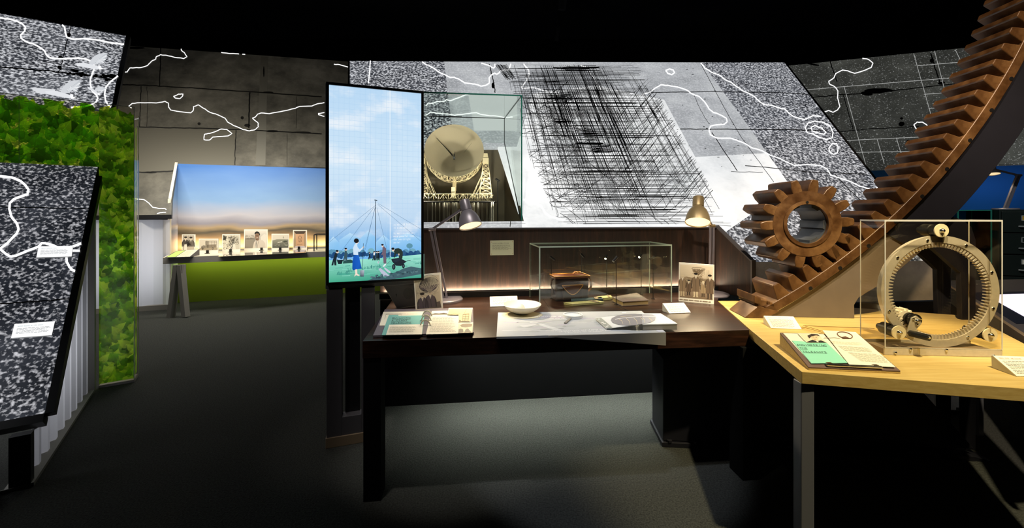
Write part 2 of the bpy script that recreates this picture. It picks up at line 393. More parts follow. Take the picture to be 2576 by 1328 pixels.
def sky_print():
    m, nt, b = mat('sky_backdrop'); tc = N(nt, 'ShaderNodeTexCoord'); sp = N(nt, 'ShaderNodeSeparateXYZ'); nt.links.new(tc.outputs['Object'], sp.inputs[0])
    nz = N(nt, 'ShaderNodeTexNoise'); nz.inputs['Scale'].default_value = 1.3; nz.inputs['Detail'].default_value = 3
    mp = N(nt, 'ShaderNodeMapping'); mp.inputs['Scale'].default_value = (1, 1, 3); nt.links.new(tc.outputs['Object'], mp.inputs[0]); nt.links.new(mp.outputs[0], nz.inputs['Vector'])
    ma = N(nt, 'ShaderNodeMath', operation='MULTIPLY_ADD'); ma.inputs[1].default_value = .22; nt.links.new(nz.outputs['Fac'], ma.inputs[0]); nt.links.new(sp.outputs['Z'], ma.inputs[2])
    mr = N(nt, 'ShaderNodeMapRange'); mr.inputs[1].default_value = .1; mr.inputs[2].default_value = 1.47; nt.links.new(ma.outputs[0], mr.inputs[0])
    r = ramp(nt, [(0, '#c9bd8c'), (.12, '#c7a676'), (.18, '#8a6f4e'), (.235, '#4a4438'), (.285, '#a08a6a'), (.33, '#85828c'), (.42, '#aca9b0'), (.62, '#7595ba'), (1, '#2f62a4')]); nt.links.new(mr.outputs[0], r.inputs[0])  # lowest stops painted paler for the strip light's glow
    nt.links.new(r.outputs[0], b.inputs['Base Color']); b.inputs['Roughness'].default_value = .6
sky_print()

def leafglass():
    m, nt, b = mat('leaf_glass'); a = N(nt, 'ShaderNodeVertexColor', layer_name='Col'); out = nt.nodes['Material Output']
    nt.links.new(a.outputs[0], b.inputs['Base Color']); nt.links.new(a.outputs[0], b.inputs['Emission Color']); b.inputs['Emission Strength'].default_value = .42; b.inputs['Roughness'].default_value = .4  # leaf colours also emit, standing in for light coming through the glass
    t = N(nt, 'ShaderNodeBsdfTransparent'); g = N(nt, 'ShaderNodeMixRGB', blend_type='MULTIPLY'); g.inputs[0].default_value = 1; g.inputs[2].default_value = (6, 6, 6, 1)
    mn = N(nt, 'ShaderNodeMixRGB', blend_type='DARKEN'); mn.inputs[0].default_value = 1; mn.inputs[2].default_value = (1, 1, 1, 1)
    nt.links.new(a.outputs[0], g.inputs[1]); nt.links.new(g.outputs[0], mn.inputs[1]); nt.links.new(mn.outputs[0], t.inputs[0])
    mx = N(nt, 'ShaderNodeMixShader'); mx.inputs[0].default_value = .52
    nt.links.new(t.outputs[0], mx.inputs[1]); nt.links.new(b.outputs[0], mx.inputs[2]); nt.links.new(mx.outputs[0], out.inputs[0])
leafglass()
# ================================================================ room shell
def slab(name, x0, y0, z0, x1, y1, z1, m):
    mb = MB().obox((x0, y0, z0), (x1-x0, 0, 0), (0, y1-y0, 0), (0, 0, z1-z0)); return struct(obj(name, mb, m, smooth=False))
slab('floor', -9, -3, -.1, 9.5, 10.5, 0, 'carpet')
slab('ceiling', -9, -3, 6.0, 9.5, 10.5, 6.1, 'ceiling_black')
slab('wall_back', -9, 10.5, 0, 9.5, 10.6, 6, 'black_paint')
slab('wall_left', -9.1, -3, 0, -9, 10.5, 6, 'black_paint')
slab('wall_right', 9.5, -3, 0, 9.6, 10.5, 6, 'black_paint')
slab('wall_front', -9, -3.1, 0, 9.5, -3, 6, 'black_paint')
X3 = V((1, 0, 0)); UP = V((0, 0, 1))
def zpts(o, s, pts): return [(o[0]+a/s, o[1]+b/s) for a, b in pts]
def wob(pts, amp, rnd, sub=3):
    out = []
    for (a, b), (c, d) in zip(pts, pts[1:]):
        for k in range(sub):
            t = k/sub; out.append((lerp(a, c, t)+rnd.uniform(-amp, amp), lerp(b, d, t)+rnd.uniform(-amp, amp)))
    return out+[pts[-1]]
def contours(lists, p0, n, width, parent, matn, amp=.6, col='#ffffff'):
    rnd = random.Random(3); n = V(n).normalized()
    for pts in lists:
        pr = PR(lambda u, v: PL(u, v, p0, n), n, .0015); pr.L = 3
        pr.line(wob(pts, amp, rnd), width, col)
        obj('contour_line', pr, matn, parent, smooth=False)
def corr(name, p0, d, length, z0, ztop, amp, period, nrm, matn, parent, label=None):
    d = V(d).normalized(); nrm = V(nrm).normalized(); p0 = V(p0); mb = MB(); n = int(length/period*8); vs = []; fs = []
    for i in range(n+1):
        t = length*i/n; ph = (t/period) % 1
        a = amp*(1 if ph < .32 else (1-(ph-.32)/.18*2 if ph < .5 else (-1 if ph < .82 else -1+(ph-.82)/.18*2)))
        b = p0+d*t+nrm*a
        vs += [V((b.x, b.y, z0)), V((b.x, b.y, max(z0+.002, ztop(t))))]
    for i in range(n): fs.append([2*i, 2*i+2, 2*i+3, 2*i+1])
    mb.add(vs, fs); o = obj(name, mb, matn, parent, smooth=False, label=label); return o
# ================================================================ left slanted wall with leaf band
E0 = V((-2.557, 2.18, .30)); E1 = V((-4.2, 4.33, 3.33)); HL = V((-.837, -.547, 0)).normalized()
es = (E1-E0).normalized(); nL = es.cross(HL).normalized()
if nL.dot(EYEP-E0) < 0: nL = -nL
T = thing('leaning_display', 'leaning backlit granite picture wall at far left with flying birds and leaf band', 'display wall', (E0.x, E0.y, 0))
pl = lambda u, v: PL(u, v, E0, nL)
tl, tr, br = pl(-260, -10), pl(317, 90), pl(112, 1040); bl = br+HL*1.75
tl = tr+HL*2.2
mb = MB().prism([tl, tr, br, bl], -nL*.03); obj('picture_panel', mb, 'wall_granite_near', T, smooth=False)
# frame bars
fb = MB()
fb.obox(br, tr-br, (tr-br).cross(nL).normalized()*.035, -nL*.05); fb.obox(br+nL*.004, bl-br, -es*.045, -nL*.07); fb.obox(tr, tl-tr, es*.03, -nL*.05)
obj('frame', fb, 'panel_trim', T, smooth=False)
# lighter upper half of the picture: paler concrete print above the leaves
mb = MB(); mb.poly([p+nL*.0008 for p in (pl(314, 91)+HL*2.15, pl(314, 91), pl(281, 268), pl(281, 268)+HL*2.0)]); obj('pale_print', mb, 'wall_granite', T, smooth=False)
pr = PR(pl, nL, .0012); pr.L = 1.5
for a, w in (([(178, 66), (172, 92), (160, 140), (152, 172), (146, 186)], 2.2), ([(0, 168), (60, 174), (130, 180), (200, 187), (292, 202)], 3), ([(0, 520), (110, 523), (235, 527)], 2.2), ([(0, 763), (80, 760), (175, 752)], 3)): pr.line(wob(a, 1.2, random.Random(5), 6), w, '#15120e')
rr = random.Random(11)
for k in range(26):
    x = rr.uniform(146, 290); y = 178+(x-146)*.13+rr.uniform(-7, 7); pr.ell(x, y, rr.uniform(3, 11), rr.uniform(1, 4), rr.choice(['#2c2215', '#40321f', '#1c170f']), 7, rr.uniform(-.3, .3))
for x, y in ((173, 88), (152, 145), (150, 170)): pr.ell(x, y, 6, 5, '#2a2219', 9, .4)
obj('crack_print', pr, 'ink_dark', T, smooth=False)
def bird(pr, x, y, s, rot, k):
    c, q = math.cos(rot), math.sin(rot)
    def tp(pts): return [(x+(a*c-b*q)*s, y+(a*q+b*c)*s) for a, b in pts]
    pr.L = 4; pr.shape(tp([(-60, -4), (-30, -10), (0, -6), (22, -2), (30, 4), (22, 9), (0, 8), (-25, 6), (-50, 4)]), '#e4e6ea')
    pr.shape(tp([(-10, -4), (-8, -20), (4, -36), (20, -46), (40, -52), (50, -50), (36, -38), (30, -24), (18, -8)]), '#d3d6db')
    pr.L = 5
    for j in range(7): pr.shape(tp([(8+j*2, -14-j*3), (46-j*1, -52+j*7), (50-j, -48+j*7), (14+j, -10-j*2)]), '#eef0f2' if j % 2 else '#c3c7cd')
    pr.shape(tp([(24, -1), (42, 6), (26, 10)]), '#ffffff'); pr.shape(tp([(22, -6), (32, -4), (30, 4), (20, 5)]), '#f5f6f8')
pr = PR(pl, nL, .0015)
for a_ in ((232, 168, .72, .1, 0), (160, 240, .8, .12, 1), (240, 232, .4, .5, 2)):
    pr = PR(pl, nL, .0015); bird(pr, *a_); o = obj('bird_print', pr, 'ink_glow', T, smooth=False); o['kind'] = 'stuff'
pr = PR(pl, nL, .0015); pr.L = 4; pr.shape([(76, 222), (110, 224), (138, 226), (140, 233), (118, 238), (95, 236)], '#dcdee2'); obj('wing_print', pr, 'ink_glow', T, smooth=False)
S1 = 2.0116
contours([zpts((0, 0), S1, [(-30, 90), (0, 92), (40, 98), (75, 105), (110, 120), (130, 140), (125, 160), (105, 180), (108, 195), (130, 212), (170, 225), (200, 240), (225, 258), (235, 280), (255, 295), (300, 300), (350, 298), (400, 295), (440, 302), (470, 318), (480, 340), (470, 370), (458, 400), (458, 430), (465, 460), (490, 485), (495, 500), (485, 520), (460, 533), (420, 542), (360, 545)]),
          zpts((0, 0), S1, [(315, 128), (328, 140), (332, 170), (340, 192), (370, 200), (430, 197), (500, 205), (560, 218), (628, 226)]),
          zpts((0, 0), S1, [(598, 385), (560, 415), (535, 445), (530, 480), (535, 510), (545, 530), (560, 545)])], E0, nL, 3.7, T, 'ink_contour', .3)
contours([zpts((0, 0), S1, [(-30, 890), (0, 893), (60, 900), (100, 915), (125, 935), (145, 960), (140, 985), (110, 995), (70, 1010), (50, 1030), (48, 1060), (60, 1100), (85, 1130), (95, 1160), (85, 1185), (60, 1210)])+zpts((0, 600), 4.427, [(80, 60), (20, 105), (10, 115), (15, 130), (60, 170), (120, 205), (180, 195), (300, 145), (430, 95), (470, 55), (500, 57), (580, 75), (640, 100), (720, 108), (810, 95), (905, 57)]),
          zpts((0, 600), 4.427, [(890, 137), (800, 140), (750, 180), (740, 210), (745, 260), (775, 320), (810, 355), (838, 365)])], E0, nL, 6, T, 'ink_contour', .35)
# leaf band printed across the wall
def leafprint(pr, inside, n, box, size, pal, rnd, clamp=None):
    x0, y0, x1, y1 = box
    for k in range(n):
        x = rnd.uniform(x0, x1); y = rnd.uniform(y0, y1)
        if not inside(x, y): continue
        a = rnd.uniform(.6, 2.5); s = size*rnd.uniform(.6, 1.25); c, q = math.cos(a), math.sin(a); pr.L = 2+k*.004
        col = rnd.choice(pal)
        sh = [(-.1, 0), (-.3, -.28), (-.12, -.46), (.25, -.42), (.62, -.2), (1.0, 0), (.62, .2), (.25, .42), (-.12, .46), (-.3, .28)]
        cs = [max(0, min(1, rnd.uniform(.92, 1.08))) for _ in sh]
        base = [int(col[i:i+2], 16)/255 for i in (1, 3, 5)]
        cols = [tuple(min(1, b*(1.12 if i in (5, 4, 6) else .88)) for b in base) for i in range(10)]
        pts = [(x+(px_*c-py_*q)*s, y+(px_*q+py_*c)*s) for px_, py_ in sh]
        if clamp: pts = [(min(max(a_, clamp[0]), clamp[2]), min(max(b_, clamp[1]), clamp[3])) for a_, b_ in pts]
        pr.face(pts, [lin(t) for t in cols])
        vn = [(x-.1*c*s, y-.1*q*s), (x+.95*c*s, y+.95*q*s)]
        if clamp: vn = [(min(max(a_, clamp[0]), clamp[2]), min(max(b_, clamp[1]), clamp[3])) for a_, b_ in vn]
        pr.L += .002; pr.line(vn, size*.03, tuple(b*1.15 if b < .8 else b for b in base))
GP = ['#3c6410', '#48780f', '#568a12', '#6a9c1a', '#33580e', '#7cac24', '#2b4c0a', '#5a8a18', '#40700f']
GQ = ['#4a6a14', '#5a7a16', '#688a1c', '#3e5c10', '#7a9a28', '#50721a', '#8aa634', '#34500e']
# under structure: corner post, floor rail, corrugated sheets
F0, F1 = Z(85, 1222, 0), Z(238, 985, 0); eh = (F1-F0); LE = eh.length; eh.normalize()
def edgez(t): return max(.02, E0.z+(t-.176)*(E1.z-E0.z)/(math.hypot(E1.x-E0.x, E1.y-E0.y)))
nE = V((eh.y, -eh.x, 0))
corr('corrugated_sheet', F0-nE*.05+eh*.05, eh, LE-.05, .02, lambda t: edgez(t+.05)-.09, .022, .15, nE, 'polycarbonate', T, 'translucent corrugated plastic side sheet')
corr('corrugated_sheet', F0-nE*.02+HL*.12, HL, 1.5, .02, lambda t: .24, .022, .15, nE, 'polycarbonate', T)
mb = MB(); mb.obox(F0-nE*.01, HL*.075, eh*.05, (0, 0, .27)); obj('corner_post', mb, 'black_satin', T, smooth=False)
mb = MB(); mb.obox(F0, eh*LE, -nE*.1, (0, 0, .018)); mb.obox(F0, HL*1.7, -nE*.05, (0, 0, .018)); obj('floor_rail', mb, 'trestle_grey', T, smooth=False)
mb = MB(); mb.obox(F1, eh*.05, -nE*.08, (0, 0, edgez(LE)-.06)); obj('rear_post', mb, 'trestle_grey', T, smooth=False)
light('wedge_tube', 'AREA', V((F0+F1)/2)-nE*.55+V((0, 0, .55)), V((F0+F1)/2)+nE+V((0, 0, .5)), 5.5, (.95, .97, 1), 1.1, .4)
# two white caption plates on the leaning wall
for i, (q, lab) in enumerate(([((438, 101), (820, 95), (805, 212), (412, 226)), 'upper of two small white caption plates on the left leaning wall'], [((172, 965), (620, 932), (585, 1088), (133, 1120)), 'lower of two small white caption plates on the left leaning wall'])):
    a, b, c, d = [pl(*p)+nL*.014 for p in zpts((0, 600), 4.427, q)]
    t = thing('caption_plate', lab, 'sign', d)
    mb = MB().prism([a, b, c, d], -nL*.012); obj('plate', mb, 'paper_cool', t, smooth=False)
    pr = PR(quadmap(a, b, c, d), nL, .0006); pr.rect(0, 0, 1, 1, '#ffffff'); pr.L = 2
    pr.text(('MOBILE TELESCOPE FIELD', 'FREEDOM TRANSPORT MK1 STEEL BUCKETS')[i], (.09, .24), ((.032, 0), (.029, 0))[i], (0, -.11), '#7aa0a8')
    pr.body(.09, .32, .93, .76, 5, '#8d9296', .3, random.Random(i), .12); obj('caption_print', pr, 'ink_glow', t, smooth=False)
# ================================================================ standing leaf panel
A0, A1 = Z(240, 986, 0), Z(335, 970, 0); dd = -HL; nb = V((-dd.y, dd.x, 0))
if nb.y < 0: nb = -nb
A0 = A0+nb*.08; A1 = A0+dd*.21; HP = 2.27; ZI = 1.755      # ZI: height where the upright glass comes out of the leaning wall
t = thing('leaf_panel', 'upright translucent glass panel printed with green beech leaves, cutting through the leaning wall', 'display panel', A0)
LF = 1.5                                                        # length of the part that stands in front of the leaning wall
mb = MB().obox(A0+nb*.0, dd*.21, nb*.15, (0, 0, .02)); obj('base_plate', mb, 'trestle_grey', t, smooth=False)
mb = MB().obox(A0+V((0, 0, .02)), dd*.21, nb*.008, (0, 0, HP-.02)); obj('front_pane', mb, 'acrylic_clear', t, smooth=False)
mb = MB().obox(A0-dd*LF+V((0, 0, ZI+.01)), dd*(LF-.002), nb*.008, (0, 0, HP-ZI-.01)); obj('upper_pane', mb, 'acrylic_clear', t, smooth=False)
mb = MB().obox(A1+V((0, 0, .02))-dd*.008+nb*.01, dd*.008, nb*.14, (0, 0, HP-.06)); obj('side_pane', mb, 'acrylic_clear', t, smooth=False)
mpl = lambda x, y: A0+dd*x+V((0, 0, y))+nb*.009
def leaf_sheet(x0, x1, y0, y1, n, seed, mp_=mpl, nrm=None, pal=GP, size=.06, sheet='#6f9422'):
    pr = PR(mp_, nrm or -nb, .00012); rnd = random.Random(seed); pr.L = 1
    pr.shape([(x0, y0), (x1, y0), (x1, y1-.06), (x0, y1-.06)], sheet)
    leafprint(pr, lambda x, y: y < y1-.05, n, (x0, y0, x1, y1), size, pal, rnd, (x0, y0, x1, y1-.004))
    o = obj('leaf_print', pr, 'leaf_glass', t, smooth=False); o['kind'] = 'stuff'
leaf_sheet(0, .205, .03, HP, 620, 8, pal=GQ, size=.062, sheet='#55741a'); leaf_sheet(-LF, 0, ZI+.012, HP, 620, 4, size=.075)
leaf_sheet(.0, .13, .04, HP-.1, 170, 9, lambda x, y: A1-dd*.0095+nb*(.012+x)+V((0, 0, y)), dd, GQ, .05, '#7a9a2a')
mb = MB(); mb.obox(A1-dd*.004+V((0, 0, .02))-nb*.0015, dd*.004, nb*.0095, (0, 0, HP-.02)); mb.obox(A1+nb*.152-dd*.004+V((0, 0, .02)), dd*.004, nb*.006, (0, 0, HP-.06)); mb.obox(A0-dd*LF+V((0, 0, HP)), dd*(LF+.21), nb*.008, (0, 0, .004)); mb.obox(A0-dd*.42+V((0, 0, ZI))-nb*.001, dd*.002, nb*.001, (0, 0, HP-ZI))
obj('pane_edge', mb, 'glass_edge_pale', t, smooth=False)
# ================================================================ back-left wall with picture table
dB = V((.951, .309, 0)); pB = V((-.309, .951, 0)); W0 = P(345, 540, 5.62); sB = (pB*math.cos(math.radians(57))+UP*math.sin(math.radians(57))); nB = dB.cross(sB).normalized()
if nB.dot(EYEP-W0) < 0: nB = -nB
plB = lambda u, v: PL(u, v, W0, nB)
T = thing('leaning_display', 'leaning dark concrete picture wall behind the landscape backdrop, white coastline', 'display wall', (W0.x, W0.y, 0))
q = [(230, 109), (317, 115), (880, 155), (1010, 165), (1010, 424), (810, 421), (446, 415), (432, 501), (431, 540), (345, 541), (230, 542)]
mb = MB().prism([plB(*p) for p in q], -nB*.04); obj('picture_panel', mb, 'wall_concrete_dim', T, smooth=False)
O3, S3 = (300, 80), 2.887
pr = PR(plB, nB, .003); pr.L = 1; rw = random.Random(2)
for pts, wd in (([(0, 385), (150, 388), (290, 395), (600, 412), (1000, 440), (1470, 472)], 2.6), ([(300, 110), (300, 250), (292, 395)], 2.4), ([(160, 395), (152, 560), (148, 690)], 2), ([(130, 692), (400, 697), (700, 705), (900, 712), (1470, 742)], 2.6), ([(948, 440), (945, 560), (940, 700)], 3.4), ([(848, 712), (842, 830), (840, 968)], 2), ([(200, 398), (208, 500), (200, 690)], 1), ([(1288, 470), (1288, 560), (1285, 700)], .8), ([(1220, 740), (1218, 970)], .8), ([(130, 1022), (280, 1018), (410, 1010)], 3)):
    pr.line(wob(zpts(O3, S3, pts), .7, rw, 8), wd, '#14120d')
for x, y, a, b in ((580, 668, 4, 3.5), (893, 625, 4, 4), (930, 680, 8, 4), (1110, 722, 16, 3), (1050, 290, 2, 14), (120, 118, 24, 3), (1320, 730, 26, 2), (230, 1022, 16, 2), (1080, 440, 14, 2.2)): pr.ell(O3[0]+x/S3, O3[1]+y/S3, a, b, '#1a1813', 9)
for k in range(60): pr.ell(rw.uniform(350, 800), rw.uniform(130, 410), rw.uniform(.4, 1), rw.uniform(.4, .9), '#8d8b84', 5)
obj('joint_print', pr, 'ink_dark', T, smooth=False)
pr = PR(plB, nB, .002); pr.L = 1
pr.shape(zpts(O3, S3, [(1030, 180), (1080, 182), (1062, 970), (990, 968)]), '#8b887d'); obj('smooth_strip_print', pr, 'ink_dark', T, smooth=False)
pr = PR(plB, nB, .002); pr.L = 1; pr.shape(zpts(O3, S3, [(130, 700), (845, 715), (838, 968), (430, 965), (405, 1008), (130, 1018)]), '#7b776a')
obj('smooth_patch_print', pr, 'ink_dark', T, smooth=False)
contours([zpts(O3, S3, a) for a in (
    [(18, 300), (60, 292), (75, 265), (110, 262), (160, 262), (205, 245), (235, 215), (265, 200), (270, 180), (300, 168), (340, 172), (400, 185), (470, 195), (492, 183), (475, 155), (455, 140), (450, 125)],
    [(90, 555), (70, 540), (95, 522), (150, 516), (270, 518), (335, 507), (358, 520), (360, 550), (375, 570), (440, 582), (520, 590), (540, 570), (540, 545), (575, 532), (610, 555), (660, 585), (720, 605), (770, 630), (785, 655), (830, 680), (900, 710), (945, 720), (985, 712), (1010, 690), (1010, 665), (980, 640), (968, 628), (990, 620), (1005, 600), (1030, 590), (1090, 595), (1200, 575), (1280, 555), (1310, 542), (1400, 540), (1440, 525), (1490, 515)],
    [(395, 470), (430, 455), (465, 453), (460, 470), (440, 487), (405, 482), (395, 470)], [(620, 745), (660, 738), (710, 722), (740, 706), (780, 710), (820, 740), (790, 757), (680, 765), (655, 788), (615, 785), (620, 745)],
    [(740, 150), (780, 157), (850, 160), (870, 162)], [(895, 164), (915, 166)], [(1560, 236), (1600, 240), (1640, 250), (1690, 264)], [(1490, 588), (1445, 595), (1450, 605), (1490, 615)],
    [(100, 1212), (130, 1215), (180, 1220), (215, 1245), (245, 1275), (290, 1285), (330, 1283), (343, 1293)], [(275, 1322), (310, 1313), (340, 1312)])], W0, nB, 2.2, T, 'ink_contour_dim', .5)
mb = MB(); a, b = plB(230, 541), plB(431, 540); mb.obox(a, b-a, -pB*-.03, (0, 0, -.06)); obj('bottom_rail', mb, 'panel_trim', T, smooth=False)
a = V((a.x, a.y, 0)); b = V((b.x, b.y, 0)); L_ = (b-a).length
corr('corrugated_sheet', a+pB*.06, dB, L_-.03, .07, lambda t: 1.3, .03, .42, -pB, 'polycarbonate', T)
mb = MB(); mb.obox(a+pB*.02, dB*L_, pB*.08, (0, 0, .07)); obj('floor_rail', mb, 'trestle_grey', T, smooth=False)
light('back_wedge_tube', 'AREA', (a+b)/2+pB*.5+V((0, 0, .7)), (a+b)/2+V((0, 0, .7)), 7, (.93, .95, 1), 1.0, 1.0)
# landscape backdrop niche: sky panel, side wing
tlB, trB = plB(447, 415), plB(820, 421); zt = (tlB.z+trB.z)/2; nk = V((tlB.x, tlB.y, 0)); nr = V((trB.x, trB.y, 0)); dk = (nr-nk).normalized(); pk = V((-dk.y, dk.x, 0)); nr = nk+dk*3.4
fw = plB(431, 501); fw0 = V((fw.x, fw.y, 0)); zf = fw.z; TZ = .79
t = thing('landscape_backdrop', 'blue sky and blurred moorland backdrop above a green base, behind the picture table', 'backdrop', nk)
mb = MB().obox(nk+V((0, 0, TZ)), nr-nk, pk*.03, (0, 0, zt-TZ)); obj('sky_panel', mb, 'sky_backdrop', t, smooth=False)
mb = MB().obox(nk, nr-nk, pk*.03, (0, 0, TZ-.005)); obj('green_panel', mb, 'green_paint', t, smooth=False)
wd_ = (nk-fw0); wl = V((wd_.y, -wd_.x, 0)).normalized()*-.03
mb = MB().prism([fw0+V((0, 0, TZ)), fw0+V((0, 0, zf)), nk+V((0, 0, zt)), nk+V((0, 0, TZ))], wl); obj('side_wing', mb, 'sky_backdrop', t, smooth=False)
mb = MB().prism([fw0, fw0+V((0, 0, TZ-.005)), nk+V((0, 0, TZ-.005)), nk], wl); obj('green_wing', mb, 'green_paint', t, smooth=False)
mb = MB().obox(fw0, wl*1.1, -wd_.normalized()*.035, (0, 0, zf)); mb.obox(fw0+V((0, 0, zf)), wl*1.1, (nk-fw0)+V((0, 0, zt-zf)), (0, 0, .02)); obj('wing_edge', mb, 'trestle_edge', t, smooth=False)
# ================================================================ main slanted wall
A = V((-.476, 2.93, 1.288)); B = V((1.62, 3.17, 1.288)); dM = (B-A).normalized(); pM = V((-dM.y, dM.x, 0)); sM = (pM+UP).normalized(); nM = (UP-pM).normalized()
plM = lambda u, v: PL(u, v, A, nM)
T = thing('leaning_display', 'large leaning backlit concrete wall with black scaffold drawing above the walnut desk', 'display wall', (A.x, A.y, 0))
# opening for the telescope case: pixels (right edge 1253,369 to 1313,560)
hr0, hr1 = plM(1313, 556), plM(1253, 369); hl = plM(1000, 369)
zones = {'wall_granite': [[(880, 153), (1117, 155), (1127, 235), (1143, 369), (1000, 369), (900, 369), (880, 300), (880, 153)][:-1], [(1765, 157), (1973, 157), (2097, 318), (2215, 470), (2300, 570), (2365, 655), (2100, 658), (1888, 658), (1830, 580), (1990, 470), (1885, 320)]],
         'wall_pale_granite': [[(1117, 155), (1765, 157), (1885, 320), (1930, 385), (1749, 395), (1671, 251), (1500, 215), (1340, 235), (1300, 369), (1143, 369), (1127, 235)]],
         'wall_white': [[(1340, 235), (1500, 215), (1671, 251), (1749, 395), (1930, 385), (1990, 470), (1830, 580), (1800, 567), (1313, 573), (1313, 556), (1253, 369), (1300, 369)]]}
zi = list(zones); mb = MB()
for i, k in enumerate(zi):
    for q in zones[k]: mb.prism([plM(*p) for p in q], -nM*.035, i)
# left strip beyond the case and the strip below it
mb.prism([plM(900, 369), plM(1000, 369), plM(1000, 576), plM(900, 578)], -nM*.035, 0)
mb.prism([plM(1000, 560), plM(1313, 556), plM(1313, 573), plM(1000, 576)], -nM*.035, 1)
obj('picture_panel', mb, zi, T, smooth=False)
mb = MB()
e0, e1, e2 = plM(1973, 157), plM(2215, 470), plM(2366, 656); mb.obox(e0, e1-e0, dM*.03, -nM*.05); mb.obox(e1, e2-e1, dM*.03, -nM*.05)
e3, e4 = plM(880, 153), plM(1973, 157); mb.obox(e3, e4-e3, sM*.02, -nM*.05); e5 = plM(820, 579); mb.obox(e3, plM(880, 300)-e3, -dM*.02, -nM*.05)
obj('frame', mb, 'panel_trim', T, smooth=False)
O7, S7 = (1250, 140), 2.887; O8, S8 = (1700, 120), 2.29; O6, S6 = (870, 130), 5.481
Z7 = lambda pts: zpts(O7, S7, pts); Z8 = lambda pts: zpts(O8, S8, pts); Z6 = lambda pts: zpts(O6, S6, pts)
pr = PR(plM, nM, .0012); rs = random.Random(21); pr.L = 2
# patches of the print: pale squares, bright lower zone

pr.shape(Z6([(1690, 590), (2360, 610), (2360, 1090), (1770, 1090)]), '#d4d6d6')
obj('tone_patch_print', pr, 'ink_glow', T, smooth=False)
pr = PR(plM, nM, .0012); pr.L = 3
for pts, wd, am in ((Z7([(1080, 270), (1300, 268), (1590, 262), (2160, 275), (2340, 290)]), 1.8, .6), (Z7([(1330, 535), (1590, 535), (2160, 540), (2400, 545)]), 2.2, .6), (Z8([(400, 680), (800, 720), (1100, 730)]), 1.8, .8), (Z7([(1430, 290), (1480, 400), (1540, 500)]), 1.0, .5), (Z7([(1560, 560), (1640, 680), (1745, 840)]), 1.9, .5), (Z8([(915, 730), (980, 800), (1065, 885)]), 1.8, .6), (Z7([(1700, 845), (1930, 848)]), 1.2, 1), (Z6([(1980, 175), (2010, 320), (2040, 430), (2058, 570)]), 2.2, .8), (Z6([(1100, 890), (1600, 900)]), 1.5, .7), (Z6([(1185, 890), (1195, 1040)]), 2, .6), (Z7([(1480, 60), (1650, 380), (1770, 590), (2010, 920)]), 1.2, .4), (Z7([(1180, 1190), (1700, 1240)]), 1, 1), (Z7([(100, 1200), (95, 1245)]), 2, .2)):
    pr.line(wob(pts, am, rs, 7), wd, '#15130f')
for x, y, a, b in Z6([(2030, 470)]) and [(O6[0]+2030/S6, O6[1]+470/S6, 4, 8)]: pr.ell(x, y, a, b, '#3a2b25', 9)
pr.L = 3.3
for k in range(40): pr.ell(rs.uniform(1700, 1900), rs.uniform(160, 420), rs.uniform(1, 4), rs.uniform(.5, 1.2), '#8f9299', 6)
obj('joint_print', pr, 'ink_dark', T, smooth=False)
# scaffold drawing
pr = PR(plM, nM, .0010); pr.L = 5
def Lx(y): return lerp(60, 170, (y-70)/480) if y < 550 else lerp(170, 470, (y-550)/680)
def Rx(y): return lerp(1050, 1700, (y-80)/1150)
def cl(x0, y0, x1, y1):                         # clip a stroke to the drawing's outline
    n = 14; run = []; runs = []
    for i in range(n+1):
        t = i/n; x, y = lerp(x0, x1, t), lerp(y0, y1, t)
        ok = 66 < y < 1232 and Lx(y)-20 < x < Rx(y)+10 and not (x < 165 and y > 285)
        if ok: run.append((x, y))
        elif run:
            runs.append(run); run = []
    if run: runs.append(run)
    for r in runs:
        if len(r) > 1: pr.line(Z7([r[0], r[-1]]), rs.uniform(.5, 1.15), rs.choice(['#141418', '#26262b', '#3a3a40', '#4a4b52']))
for k in range(300):                            # ledgers
    y = 70+1160*(rs.random()**.9); a, b = Lx(y), Rx(y); c = lerp(a, b, rs.uniform(.28, .6)); h = (b-a)*rs.uniform(.12, .5)
    cl(c-h, y+rs.uniform(-4, 4), c+h, y+rs.uniform(-4, 4))
for k in range(270):                            # standards leaning right on the slanted board
    dense = rs.random() < .5; x0 = rs.choice([rs.gauss(340, 80), rs.gauss(620, 95)]) if dense else rs.uniform(60, 1060)
    y0 = rs.uniform(60, 420); ln = rs.uniform(250, 900); sl = rs.uniform(.36, .44)+((x0-520)/2600); x0 += (y0-65)*sl
    cl(x0, y0, x0+ln*sl, y0+ln)
for k in range(170):                            # braces on the right
    x0 = rs.uniform(800, 1500); y0 = rs.uniform(350, 1150); ln = rs.uniform(120, 420); cl(x0, y0, x0+ln*.75, y0-ln*rs.uniform(.55, 1.1))
for k in range(130):                             # braces on the left
    x0 = rs.uniform(120, 520); y0 = rs.uniform(260, 1150); ln = rs.uniform(100, 380)
    cl(x0, y0, x0+ln*.8, y0+ln*rs.uniform(-.8, .75))
for k in range(60): x0 = rs.uniform(400, 1300); y0 = rs.uniform(700, 1200); ln = rs.uniform(80, 240); cl(x0, y0, x0+ln, y0+rs.choice((-1, 1))*ln*.8)
for (x0, y0, x1, y1, n) in ((410, 75, 770, 132, 26), (560, 530, 800, 660, 44), (680, 650, 850, 712, 22), (400, 455, 560, 490, 14), (470, 1020, 1560, 1042, 7), (470, 1120, 1640, 1140, 6), (340, 260, 560, 330, 20), (600, 820, 900, 850, 8)):
    for k in range(n*2//3):
        y = rs.uniform(y0, y1); a = rs.uniform(x0, lerp(x0, x1, .35)); b = rs.uniform(lerp(x0, x1, .6), x1); pr.line(Z7([(a, y), (b, y+rs.uniform(-4, 4))]), rs.uniform(.7, 1.6), '#1a1a20')
